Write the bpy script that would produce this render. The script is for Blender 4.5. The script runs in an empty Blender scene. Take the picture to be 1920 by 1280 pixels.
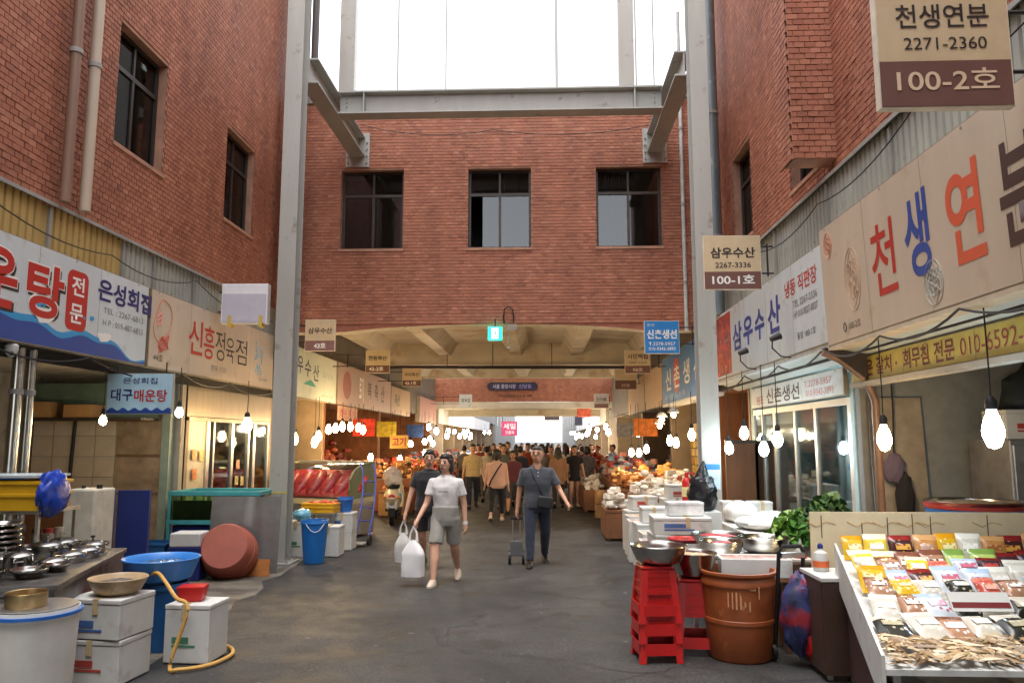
import bpy, math, random
from math import sin, cos, pi, radians, sqrt, atan, tan
from mathutils import Vector, Matrix, noise
R = random.Random(7)
SC = bpy.context.scene
COL = SC.collection

# ---------------------------------------------------------------- camera, sky, sun, exposure
FP = 1440.0                                  # focal length in pixels of the 1920 px wide photograph
PITCH = math.atan(185 / FP)
YAW = math.atan(60 / FP * cos(PITCH))
CAMZ = 1.8
cam_d = bpy.data.cameras.new('camera')
cam_d.sensor_width = 36.0
cam_d.lens = 27.0
cam_d.clip_start = 0.05
cam_d.clip_end = 1500
cam = bpy.data.objects.new('camera', cam_d)
COL.objects.link(cam)
cam.location = (0, 0, CAMZ)
cam.rotation_euler = (pi / 2 + PITCH, 0, YAW)
SC.camera = cam

SUN_EL, SUN_AZ = radians(78), radians(205)   # azimuth clockwise from +Y
wd = bpy.data.worlds.new('World')
SC.world = wd
wd.use_nodes = True
wn = wd.node_tree.nodes
wl = wd.node_tree.links
sky = wn.new('ShaderNodeTexSky')
sky.sky_type = 'NISHITA'
sky.sun_disc = False
sky.sun_elevation = SUN_EL
sky.sun_rotation = SUN_AZ
sky.air_density = 1.0
sky.dust_density = 1.2
sky.ozone_density = 0.6
hs = wn.new('ShaderNodeHueSaturation')       # hazy white overcast sky
hs.inputs['Saturation'].default_value = 0.22
wl.new(sky.outputs[0], hs.inputs['Color'])
wl.new(hs.outputs[0], wn['Background'].inputs[0])
wn['Background'].inputs[1].default_value = 0.15

sd = bpy.data.lights.new('sun', 'SUN')
sd.energy = 0.5
sd.angle = radians(30)
sd.color = (1.0, 0.96, 0.9)
sun = bpy.data.objects.new('sun', sd)
COL.objects.link(sun)
sdir = Vector((sin(SUN_AZ) * cos(SUN_EL), cos(SUN_AZ) * cos(SUN_EL), sin(SUN_EL)))
sun.rotation_euler = sdir.to_track_quat('Z', 'Y').to_euler()
sun.location = sdir * 60

SC.view_settings.view_transform = 'Standard'
SC.view_settings.look = 'None'
SC.view_settings.exposure = 2.32
SC.view_settings.gamma = 1.0
SC.render.engine = 'CYCLES'
SC.cycles.use_denoising = True
SC.cycles.max_bounces = 6
SC.cycles.diffuse_bounces = 3
SC.cycles.glossy_bounces = 3
SC.cycles.transmission_bounces = 4
SC.cycles.transparent_max_bounces = 10
SC.cycles.sample_clamp_indirect = 6
SC.cycles.caustics_reflective = False
SC.cycles.caustics_refractive = False

# ---------------------------------------------------------------- pixel rays (photo pixel -> direction; distance from what it touches)
_rot = cam.rotation_euler.to_matrix()
def ray(px, py):
    return _rot @ Vector(((px - 960) / FP, (640 - py) / FP, -1))
def AY(px, py, Y):
    d = ray(px, py); return Vector((0, 0, CAMZ)) + d * (Y / d.y)
def AX(px, py, X):
    d = ray(px, py); return Vector((0, 0, CAMZ)) + d * (X / d.x)
def AZ(px, py, z=0.0):
    d = ray(px, py); return Vector((0, 0, CAMZ)) + d * ((z - CAMZ) / d.z)
def proj(p):
    q = _rot.transposed() @ (Vector(p) - Vector((0, 0, CAMZ)))
    if q.z > -0.05: return None
    return (960 + FP * q.x / -q.z, 640 - FP * q.y / -q.z, -q.z)

# ---------------------------------------------------------------- materials
def lin(c):
    def f(v):
        v /= 255.0
        return v / 12.92 if v <= 0.04045 else ((v + 0.055) / 1.055) ** 2.4
    return tuple(f(v) for v in c[:3]) + (1.0,)
MATS = {}
def M(name, c=None, rough=0.6, metal=0.0, var=0.12, scale=6.0, bump=0.0, bscale=40.0, spec=0.5, streak=0.0, dirt=None, coat=0.0, sheen=0.0):
    """procedural material: base colour with noise variation, optional streaks, speckled dirt and fine relief"""
    if name in MATS: return MATS[name]
    m = bpy.data.materials.new(name); m.use_nodes = True
    n = m.node_tree.nodes; l = m.node_tree.links
    b = n['Principled BSDF']
    b.inputs['Roughness'].default_value = rough
    b.inputs['Metallic'].default_value = metal
    b.inputs['Specular IOR Level'].default_value = spec
    b.inputs['Coat Weight'].default_value = coat
    if sheen: b.inputs['Sheen Weight'].default_value = sheen
    col = lin(c)
    tc = n.new('ShaderNodeTexCoord')
    nz = n.new('ShaderNodeTexNoise'); nz.inputs['Scale'].default_value = scale; nz.inputs['Detail'].default_value = 5
    nz.inputs['Roughness'].default_value = 0.62
    if streak:
        mp = n.new('ShaderNodeMapping'); mp.inputs['Scale'].default_value = (1, 1, streak)
        l.new(tc.outputs['Object'], mp.inputs['Vector']); l.new(mp.outputs[0], nz.inputs['Vector'])
    else:
        l.new(tc.outputs['Object'], nz.inputs['Vector'])
    rp = n.new('ShaderNodeValToRGB')
    lo = tuple(max(0, v * (1 - 1.6 * var)) for v in col[:3]) + (1,)
    hi = tuple(min(0.95, v * (1 + 1.2 * var)) for v in col[:3]) + (1,)
    rp.color_ramp.elements[0].position = 0.3; rp.color_ramp.elements[0].color = lo
    rp.color_ramp.elements[1].position = 0.7; rp.color_ramp.elements[1].color = hi
    l.new(nz.outputs['Fac'], rp.inputs['Fac'])
    out = rp.outputs[0]
    if dirt:
        dn = n.new('ShaderNodeTexNoise'); dn.inputs['Scale'].default_value = dirt[1]; dn.inputs['Detail'].default_value = 8
        l.new(tc.outputs['Object'], dn.inputs['Vector'])
        dr = n.new('ShaderNodeValToRGB'); dr.color_ramp.elements[0].position = dirt[2]; dr.color_ramp.elements[1].position = dirt[2] + 0.12
        dr.color_ramp.elements[0].color = (0, 0, 0, 1); dr.color_ramp.elements[1].color = (0.75, 0.75, 0.75, 1)
        l.new(dn.outputs['Fac'], dr.inputs['Fac'])
        mx = n.new('ShaderNodeMix'); mx.data_type = 'RGBA'
        mx.inputs['B'].default_value = lin(dirt[0])
        l.new(dr.outputs[0], mx.inputs['Factor']); l.new(out, mx.inputs['A'])
        out = mx.outputs['Result']
    l.new(out, b.inputs['Base Color'])
    rr = n.new('ShaderNodeMapRange'); rr.inputs['To Min'].default_value = max(0.03, rough - 0.12); rr.inputs['To Max'].default_value = min(1, rough + 0.14)
    l.new(nz.outputs['Fac'], rr.inputs['Value']); l.new(rr.outputs[0], b.inputs['Roughness'])
    if bump:
        bn = n.new('ShaderNodeTexNoise'); bn.inputs['Scale'].default_value = bscale; bn.inputs['Detail'].default_value = 4
        l.new(tc.outputs['Object'], bn.inputs['Vector'])
        bp = n.new('ShaderNodeBump'); bp.inputs['Strength'].default_value = bump; bp.inputs['Distance'].default_value = 0.02
        l.new(bn.outputs['Fac'], bp.inputs['Height']); l.new(bp.outputs[0], b.inputs['Normal'])
    m.diffuse_color = col
    MATS[name] = m
    return m
def EM(name, c, strength):
    if name in MATS: return MATS[name]
    m = bpy.data.materials.new(name); m.use_nodes = True
    b = m.node_tree.nodes['Principled BSDF']
    b.inputs['Base Color'].default_value = lin(c)
    b.inputs['Emission Color'].default_value = lin(c)
    b.inputs['Emission Strength'].default_value = strength
    MATS[name] = m; return m
def GLASS(name, tint=(200, 215, 215), refl=0.5, rough=0.04):
    """thin pane: see-through with a Fresnel mirror on top"""
    if name in MATS: return MATS[name]
    m = bpy.data.materials.new(name); m.use_nodes = True
    n = m.node_tree.nodes; l = m.node_tree.links
    n.remove(n['Principled BSDF'])
    t = n.new('ShaderNodeBsdfTransparent'); t.inputs[0].default_value = lin(tint)
    g = n.new('ShaderNodeBsdfGlossy'); g.inputs['Roughness'].default_value = rough
    fr = n.new('ShaderNodeFresnel'); fr.inputs['IOR'].default_value = 1.55
    mr = n.new('ShaderNodeMapRange'); mr.inputs['To Min'].default_value = 0.02 + (0.03 if 'window' in name else 0); mr.inputs['To Max'].default_value = 0.02 + refl * 2
    l.new(fr.outputs[0], mr.inputs['Value'])
    mx = n.new('ShaderNodeMixShader'); l.new(mr.outputs[0], mx.inputs[0]); l.new(t.outputs[0], mx.inputs[1]); l.new(g.outputs[0], mx.inputs[2])
    l.new(mx.outputs[0], n['Material Output'].inputs[0])
    MATS[name] = m; return m
def PLASTIC(name, tint, op=0.6):
    """thin plastic film: partly see-through, partly milky and glossy"""
    if name in MATS: return MATS[name]
    m = bpy.data.materials.new(name); m.use_nodes = True
    n = m.node_tree.nodes; l = m.node_tree.links
    b = n['Principled BSDF']; b.inputs['Base Color'].default_value = lin(tint); b.inputs['Roughness'].default_value = 0.25
    b.inputs['Alpha'].default_value = op
    MATS[name] = m; return m
def ATTR(name, stops, rough=0.75, bump=0.25, bscale=60.0, weather=0.25, wscale=0.6, aname='rnd', metal=0.0):
    """colour picked per piece by the face attribute, with slow weathering over the whole surface"""
    if name in MATS: return MATS[name]
    m = bpy.data.materials.new(name); m.use_nodes = True
    n = m.node_tree.nodes; l = m.node_tree.links
    b = n['Principled BSDF']; b.inputs['Roughness'].default_value = rough; b.inputs['Metallic'].default_value = metal
    at = n.new('ShaderNodeAttribute'); at.attribute_name = aname
    rp = n.new('ShaderNodeValToRGB')
    els = rp.color_ramp.elements
    while len(els) < len(stops): els.new(0.5)
    for e, (p, c) in zip(els, stops): e.position = p; e.color = lin(c)
    l.new(at.outputs['Fac'], rp.inputs['Fac'])
    geo = n.new('ShaderNodeNewGeometry')
    w = n.new('ShaderNodeTexNoise'); w.inputs['Scale'].default_value = wscale; w.inputs['Detail'].default_value = 6
    l.new(geo.outputs['Position'], w.inputs['Vector'])
    wr = n.new('ShaderNodeMapRange'); wr.inputs['From Min'].default_value = 0.3; wr.inputs['From Max'].default_value = 0.7
    wr.inputs['To Min'].default_value = 1 - weather; wr.inputs['To Max'].default_value = 1 + weather
    l.new(w.outputs['Fac'], wr.inputs['Value'])
    mx = n.new('ShaderNodeMix'); mx.data_type = 'RGBA'; mx.blend_type = 'MULTIPLY'; mx.inputs['Factor'].default_value = 1
    fac = wr.outputs[0]
    if 'brick' in name:                               # rain streaks and soot running down the wall
        mp = n.new('ShaderNodeMapping'); mp.inputs['Scale'].default_value = (1, 1, 0.14); l.new(geo.outputs['Position'], mp.inputs['Vector'])
        w2 = n.new('ShaderNodeTexNoise'); w2.inputs['Scale'].default_value = 2.6; w2.inputs['Detail'].default_value = 7; l.new(mp.outputs[0], w2.inputs['Vector'])
        w3 = n.new('ShaderNodeMapRange'); w3.inputs['From Min'].default_value = .34; w3.inputs['From Max'].default_value = .62; w3.inputs['To Min'].default_value = .86; w3.inputs['To Max'].default_value = 1.06
        l.new(w2.outputs['Fac'], w3.inputs['Value']); mm = n.new('ShaderNodeMath'); mm.operation = 'MULTIPLY'; l.new(wr.outputs[0], mm.inputs[0]); l.new(w3.outputs[0], mm.inputs[1]); fac = mm.outputs[0]
    l.new(rp.outputs[0], mx.inputs['A']); l.new(fac, mx.inputs['B'])
    l.new(mx.outputs['Result'], b.inputs['Base Color'])
    bn = n.new('ShaderNodeTexNoise'); bn.inputs['Scale'].default_value = bscale
    l.new(geo.outputs['Position'], bn.inputs['Vector'])
    bp = n.new('ShaderNodeBump'); bp.inputs['Strength'].default_value = bump; bp.inputs['Distance'].default_value = 0.01
    l.new(bn.outputs['Fac'], bp.inputs['Height']); l.new(bp.outputs[0], b.inputs['Normal'])
    MATS[name] = m; return m

# ---------------------------------------------------------------- mesh builder
class MB:
    def __init__(s): s.v = []; s.f = []; s.mi = []; s.at = []; s.m = 0; s.a = 0.5; s.T = None
    def add(s, vs, fs):
        k = len(s.v)
        if s.T is not None: vs = [tuple(s.T @ Vector(p)) for p in vs]
        s.v += [tuple(p) for p in vs]
        for q in fs: s.f.append(tuple(k + i for i in q)); s.mi.append(s.m); s.at.append(s.a)
        return s
    def box(s, x0, x1, y0, y1, z0, z1):
        return s.add([(x0,y0,z0),(x1,y0,z0),(x1,y1,z0),(x0,y1,z0),(x0,y0,z1),(x1,y0,z1),(x1,y1,z1),(x0,y1,z1)],
              [(0,3,2,1),(4,5,6,7),(0,1,5,4),(1,2,6,5),(2,3,7,6),(3,0,4,7)])
    def taper(s, x0, x1, y0, y1, z0, z1, t):          # box whose top is wider (t>0) or narrower than its foot
        return s.add([(x0,y0,z0),(x1,y0,z0),(x1,y1,z0),(x0,y1,z0),(x0-t,y0-t,z1),(x1+t,y0-t,z1),(x1+t,y1+t,z1),(x0-t,y1+t,z1)],
              [(0,3,2,1),(4,5,6,7),(0,1,5,4),(1,2,6,5),(2,3,7,6),(3,0,4,7)])
    def quad(s, a, b, c, d): return s.add([a, b, c, d], [(0,1,2,3)])
    def lathe(s, prof, n=24, c=(0,0,0), sx=1.0, sy=1.0):
        vs = []; fs = []
        for r, z in prof:
            for i in range(n):
                t = 2*pi*i/n; vs.append((c[0]+r*cos(t)*sx, c[1]+r*sin(t)*sy, c[2]+z))
        for j in range(len(prof)-1):
            for i in range(n):
                k = (i+1) % n; fs.append((j*n+i, j*n+k, (j+1)*n+k, (j+1)*n+i))
        if prof[0][0] > 1e-4: fs.append(tuple(range(n-1, -1, -1)))
        if prof[-1][0] > 1e-4: fs.append(tuple((len(prof)-1)*n+i for i in range(n)))
        return s.add(vs, fs)
    def cyl(s, p0, p1, r0, r1=None, n=12):
        r1 = r0 if r1 is None else r1
        p0 = Vector(p0); p1 = Vector(p1); d = (p1-p0); L = d.length
        if L < 1e-6: return s
        q = d.to_track_quat('Z', 'Y').to_matrix().to_4x4(); q.translation = p0
        old = s.T; s.T = q if old is None else old @ q
        s.lathe([(r0, 0), (r1, L)], n); s.T = old
        return s
    def tube(s, pts, r, n=8):
        pts = [Vector(p) for p in pts]; vs = []; fs = []
        up = Vector((0.13, 0.21, 0.97)).normalized()
        for i, p in enumerate(pts):
            t = (pts[min(i+1, len(pts)-1)] - pts[max(i-1, 0)]).normalized()
            a = t.cross(up)
            if a.length < 1e-3: a = t.cross(Vector((1, 0, 0)))
            a.normalize(); b = t.cross(a)
            rr = r[i] if isinstance(r, (list, tuple)) else r
            for k in range(n):
                w = 2*pi*k/n; vs.append(p + a*cos(w)*rr + b*sin(w)*rr)
        for i in range(len(pts)-1):
            for k in range(n):
                k2 = (k+1) % n; fs.append((i*n+k, i*n+k2, (i+1)*n+k2, (i+1)*n+k))
        fs.append(tuple(range(n-1, -1, -1))); fs.append(tuple((len(pts)-1)*n+i for i in range(n)))
        return s.add(vs, fs)
    def sph(s, c, rx, ry=None, rz=None, n=16, m=10):
        ry = rx if ry is None else ry; rz = rx if rz is None else rz
        vs = [(c[0], c[1], c[2]-rz)]; fs = []
        for j in range(1, m):
            a = -pi/2 + pi*j/m
            for i in range(n):
                t = 2*pi*i/n; vs.append((c[0]+rx*cos(a)*cos(t), c[1]+ry*cos(a)*sin(t), c[2]+rz*sin(a)))
        vs.append((c[0], c[1], c[2]+rz)); top = len(vs)-1
        for i in range(n): fs.append((0, 1+(i+1) % n, 1+i)); fs.append((top, 1+(m-2)*n+i, 1+(m-2)*n+(i+1) % n))
        for j in range(m-2):
            for i in range(n):
                k = (i+1) % n; fs.append((1+j*n+i, 1+j*n+k, 1+(j+1)*n+k, 1+(j+1)*n+i))
        return s.add(vs, fs)
    def poly(s, pts, y0, y1):                         # polygon in local x-z extruded from y0 (front) to y1
        n = len(pts)
        vs = [(p[0], y0, p[1]) for p in pts] + [(p[0], y1, p[1]) for p in pts]
        fs = [tuple(range(n)), tuple(range(2*n-1, n-1, -1))]
        for i in range(n): k = (i+1) % n; fs.append((k, i, n+i, n+k))
        return s.add(vs, fs)
    def loft(s, rings, n=16):                         # rings: (centre, rx, ry) stacked, closed with caps
        vs = []; fs = []
        for c, rx, ry in rings:
            for i in range(n):
                t = 2*pi*i/n; vs.append((c[0]+rx*cos(t), c[1]+ry*sin(t), c[2]))
        for j in range(len(rings)-1):
            for i in range(n):
                k = (i+1) % n; fs.append((j*n+i, j*n+k, (j+1)*n+k, (j+1)*n+i))
        fs.append(tuple(range(n-1, -1, -1))); fs.append(tuple((len(rings)-1)*n+i for i in range(n)))
        return s.add(vs, fs)
    def caps(s, p0, p1, r0, r1, n=10):                # tapered capsule
        s.cyl(p0, p1, r0, r1, n); s.sph(p0, r0, n=n, m=6); s.sph(p1, r1, n=n, m=6); return s
    def mesh(s, name, mats, smooth=True, angle=40):
        me = bpy.data.meshes.new(name); me.from_pydata(s.v, [], s.f)
        for m in (mats if isinstance(mats, (list, tuple)) else [mats]): me.materials.append(m)
        if any(s.mi): me.polygons.foreach_set('material_index', s.mi)
        a = me.attributes.new('rnd', 'FLOAT', 'FACE'); a.data.foreach_set('value', s.at)
        if smooth:
            me.polygons.foreach_set('use_smooth', [True]*len(s.f)); me.set_sharp_from_angle(angle=radians(angle))
        me.update(); return me
    def obj(s, name, mats, parent=None, loc=(0,0,0), rz=0.0, smooth=True, bev=0.0, rot=None, angle=40):
        return O(name, s.mesh(name, mats, smooth, angle), parent, loc, rz, bev, rot)
def O(name, me, parent=None, loc=(0,0,0), rz=0.0, bev=0.0, rot=None):
    o = bpy.data.objects.new(name, me); COL.objects.link(o)
    o.parent = parent; o.location = loc; o.rotation_euler = rot if rot else (0, 0, rz)
    if bev:
        b = o.modifiers.new('bevel', 'BEVEL'); b.width = bev; b.segments = 2; b.limit_method = 'ANGLE'; b.angle_limit = radians(35)
    return o
def tag(o, label, cat, group=None):
    o['label'] = label; o['category'] = cat
    if group: o['group'] = group
    return o
def struct(o): o['kind'] = 'structure'; return o
def stuff(o): o['kind'] = 'stuff'; return o
def thing(name, label, cat, loc=(0,0,0), rz=0.0, group=None):
    o = bpy.data.objects.new(name, None); COL.objects.link(o); o.empty_display_size = 0.1
    o.location = loc; o.rotation_euler = (0, 0, rz)
    return tag(o, label, cat, group)
def copy_tree(o, parent=None):
    c = o.copy(); COL.objects.link(c); c.parent = parent
    for ch in list(o.children): copy_tree(ch, c)
    return c
TMP = bpy.data.scenes.new('workbench')                  # scratch scene for evaluating text and remesh, removed at the end
def evaluate(ob):
    TMP.collection.objects.link(ob)
    vl = TMP.view_layers[0]; vl.update(); dg = vl.depsgraph; dg.update()
    me = bpy.data.meshes.new_from_object(ob.evaluated_get(dg))
    bpy.data.objects.remove(ob)
    return me
def text_mesh(s, bold=0.0, ext=0.0015):
    cu = bpy.data.curves.new('lettering', 'FONT'); cu.body = s; cu.size = 1.0; cu.offset = bold; cu.resolution_u = 4; cu.fill_mode = 'FRONT'
    me = evaluate(bpy.data.objects.new('lettering', cu))
    bpy.data.curves.remove(cu)
    return me
def letter(parent, s, x, z, w, h, mat, bold=0.0, y=-0.003, name='lettering', slant=0.0):
    """lettering fitted into the box x..x+w, z..z+h of the sign's own face (sign faces local -y)"""
    me = text_mesh(s, bold)
    if not me.vertices: return None
    xs = [v.co.x for v in me.vertices]; ys = [v.co.y for v in me.vertices]
    x0, x1, y0, y1 = min(xs), max(xs), min(ys), max(ys)
    for v in me.vertices:
        u = (v.co.x - x0) / (x1 - x0) * w; t = (v.co.y - y0) / (y1 - y0) * h
        v.co = (x + u + slant * t, y, z + t)
    me.materials.clear(); me.materials.append(mat)
    o = O(name, me, parent)
    return o
# ================================================================= materials used by the structure
BRICK = ATTR('brick_red', [(0.0, (142, 86, 66)), (0.3, (160, 99, 75)), (0.7, (168, 107, 81)), (1.0, (180, 120, 94))], rough=0.7, bump=0.3, weather=0.12, wscale=0.7)
MORTAR = M('mortar', (174, 130, 106), rough=0.9, var=0.2, scale=3)
STEEL_W = M('painted_steel', (172, 170, 162), rough=0.45, var=0.08, scale=2.5, streak=0.15, dirt=((126, 118, 102), 5, 0.62))
STEEL_D = M('weathered_steel', (150, 148, 142), rough=0.5, var=0.12, scale=3)
BRONZE = M('bronze_aluminium', (66, 58, 52), rough=0.4, metal=0.4, var=0.15)
PANE = GLASS('window_glass', (140, 146, 146), 0.22)
CLEAR = GLASS('shop_glass', (222, 234, 232), 0.4)
DARK = M('dark_interior', (38, 34, 32), rough=0.9, var=0.2)
CONC = M('concrete', (148, 142, 132), rough=0.85, var=0.16, scale=3, bump=0.2, dirt=((96, 90, 80), 4, 0.58))
CREAM = M('cream_soffit_paint', (190, 180, 160), rough=0.7, var=0.1, scale=1.5, dirt=((160, 132, 98), 1.2, 0.55))
STAINLESS = M('stainless', (190, 190, 188), rough=0.32, metal=0.9, var=0.1, scale=4, streak=0.2)
ALU = M('aluminium', (170, 168, 162), rough=0.38, metal=0.85, var=0.1, scale=4)
BLACK = M('black_rubber', (24, 24, 25), rough=0.6, var=0.2)
WOODD = M('brown_board', (128, 84, 52), rough=0.6, var=0.2, scale=5, streak=0.2)
CARD = M('cardboard', (186, 142, 92), rough=0.85, var=0.1, scale=4, bump=0.1)
GALV = M('galvanised_duct', (128, 138, 142), rough=0.45, metal=0.5, var=0.15, scale=2, streak=0.15, dirt=((170, 176, 176), 6, 0.6))

# ================================================================= ground
def ground_material():
    m = bpy.data.materials.new('asphalt'); m.use_nodes = True
    n = m.node_tree.nodes; l = m.node_tree.links; b = n['Principled BSDF']
    geo = n.new('ShaderNodeNewGeometry')
    def nz(s, d=6):
        t = n.new('ShaderNodeTexNoise'); t.inputs['Scale'].default_value = s; t.inputs['Detail'].default_value = d
        l.new(geo.outputs['Position'], t.inputs['Vector']); return t
    a = nz(0.9, 9); f = nz(38, 4); c = nz(2.6, 9)
    r1 = n.new('ShaderNodeValToRGB'); r1.color_ramp.elements[0].position = 0.32; r1.color_ramp.elements[1].position = 0.68
    r1.color_ramp.elements[0].color = lin((42, 42, 42)); r1.color_ramp.elements[1].color = lin((66, 65, 64))
    l.new(a.outputs['Fac'], r1.inputs['Fac'])
    r2 = n.new('ShaderNodeValToRGB'); r2.color_ramp.elements[0].position = 0.35; r2.color_ramp.elements[1].position = 0.7
    r2.color_ramp.elements[0].color = (0.5, 0.5, 0.5, 1); r2.color_ramp.elements[1].color = (1.4, 1.4, 1.4, 1)
    l.new(f.outputs['Fac'], r2.inputs['Fac'])
    mx = n.new('ShaderNodeMix'); mx.data_type = 'RGBA'; mx.blend_type = 'MULTIPLY'; mx.inputs['Factor'].default_value = 1
    l.new(r1.outputs[0], mx.inputs['A']); l.new(r2.outputs[0], mx.inputs['B'])
    r3 = n.new('ShaderNodeValToRGB'); r3.color_ramp.elements[0].position = 0.56; r3.color_ramp.elements[1].position = 0.66
    r3.color_ramp.elements[0].color = (0, 0, 0, 1); r3.color_ramp.elements[1].color = (0.5, 0.5, 0.5, 1)
    l.new(c.outputs['Fac'], r3.inputs['Fac'])
    mx2 = n.new('ShaderNodeMix'); mx2.data_type = 'RGBA'; mx2.inputs['B'].default_value = lin((34, 31, 29))
    l.new(r3.outputs[0], mx2.inputs['Factor']); l.new(mx.outputs['Result'], mx2.inputs['A'])
    # hairline cracks, broken up by noise
    vo = n.new('ShaderNodeTexVoronoi'); vo.feature = 'DISTANCE_TO_EDGE'; vo.inputs['Scale'].default_value = 0.55
    wv = nz(1.8, 5); va = n.new('ShaderNodeVectorMath'); va.operation = 'MULTIPLY_ADD'; va.inputs[1].default_value = (.7, .7, 0)
    l.new(wv.outputs['Color'], va.inputs[0]); l.new(geo.outputs['Position'], va.inputs[2]); l.new(va.outputs[0], vo.inputs['Vector'])
    cr = n.new('ShaderNodeMapRange'); cr.inputs['From Min'].default_value = 0.004; cr.inputs['From Max'].default_value = 0.014; cr.inputs['To Min'].default_value = .6; cr.inputs['To Max'].default_value = 0
    l.new(vo.outputs['Distance'], cr.inputs['Value']); ck = n.new('ShaderNodeMath'); ck.operation = 'MULTIPLY'
    cm = n.new('ShaderNodeMapRange'); cm.inputs['From Min'].default_value = .45; cm.inputs['From Max'].default_value = .55; l.new(a.outputs['Fac'], cm.inputs['Value'])
    l.new(cr.outputs[0], ck.inputs[0]); l.new(cm.outputs[0], ck.inputs[1])
    mx3 = n.new('ShaderNodeMix'); mx3.data_type = 'RGBA'; mx3.inputs['B'].default_value = lin((24, 22, 21)); l.new(ck.outputs[0], mx3.inputs['Factor']); l.new(mx2.outputs['Result'], mx3.inputs['A'])
    sp = nz(9, 2); sm = n.new('ShaderNodeMapRange'); sm.inputs['From Min'].default_value = .71; sm.inputs['From Max'].default_value = .74; sm.inputs['To Max'].default_value = .45; l.new(sp.outputs['Fac'], sm.inputs['Value'])
    mx4 = n.new('ShaderNodeMix'); mx4.data_type = 'RGBA'; mx4.inputs['B'].default_value = lin((130, 126, 120)); l.new(sm.outputs[0], mx4.inputs['Factor']); l.new(mx3.outputs['Result'], mx4.inputs['A'])
    l.new(mx4.outputs['Result'], b.inputs['Base Color'])
    rr = n.new('ShaderNodeMapRange'); rr.inputs['From Min'].default_value = 0.4; rr.inputs['From Max'].default_value = 0.68
    rr.inputs['To Min'].default_value = 0.7; rr.inputs['To Max'].default_value = 0.52
    l.new(c.outputs['Fac'], rr.inputs['Value']); l.new(rr.outputs[0], b.inputs['Roughness'])
    bp = n.new('ShaderNodeBump'); bp.inputs['Strength'].default_value = 0.35; bp.inputs['Distance'].default_value = 0.008
    l.new(f.outputs['Fac'], bp.inputs['Height']); l.new(bp.outputs[0], b.inputs['Normal'])
    return m
g = MB(); g.quad((-300, -60, 0), (300, -60, 0), (300, 700, 0), (-300, 700, 0))
struct(g.obj('road', ground_material(), smooth=False))
# worn concrete apron in front of the left stalls, uneven edge
def patch(name, pts, z, mat):
    b = MB(); n = len(pts)
    b.add([(p[0], p[1], z) for p in pts], [tuple(range(n))])
    return b.obj(name, mat, smooth=False)
APRON = M('worn_concrete', (112, 106, 95), rough=0.6, var=0.25, scale=2.2, bump=0.3, dirt=((66, 60, 56), 2.4, 0.5))
pts = [(-8, 3.0)]
for i in range(30):
    y = 3.0 + 12 * i / 29
    pts.append((-3.0 - 0.075 * (y - 3.0) + 0.16 * noise.noise(Vector((0.3, y * 1.9, 0))) - (0.1 if i % 7 == 3 else 0), y))
pts += [(-8, 15)]
struct(patch('pavement', pts, 0.004, APRON))
pts = [(3.3 - 0.02 * i + 0.08 * noise.noise(Vector((5, i * 0.7, 0))), 2.5 + i * 0.5) for i in range(26)][::-1]
pts = [(8, 2.5)] + [(8, 15)] + [(p[0] - 0.3, p[1]) for p in pts]
struct(patch('pavement', pts, 0.004, APRON))
PINK = M('pale_concrete_strip', (136, 118, 106), rough=0.5, var=0.14, scale=4, dirt=((58, 56, 55), 7, 0.44))
a0, a1 = AZ(440, 1166), AZ(722, 1162)
pts = [(a0.x + (a1.x - a0.x) * k / 16, a0.y + .03 * noise.noise(Vector((k * .9, 0, 0)))) for k in range(17)]
pts = pts[::-1] + [(a0.x - .2 + (a1.x - a0.x) * k / 12, a0.y - .28 - .12 * noise.noise(Vector((k * .6, 3, 0)))) for k in range(11)]


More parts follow.
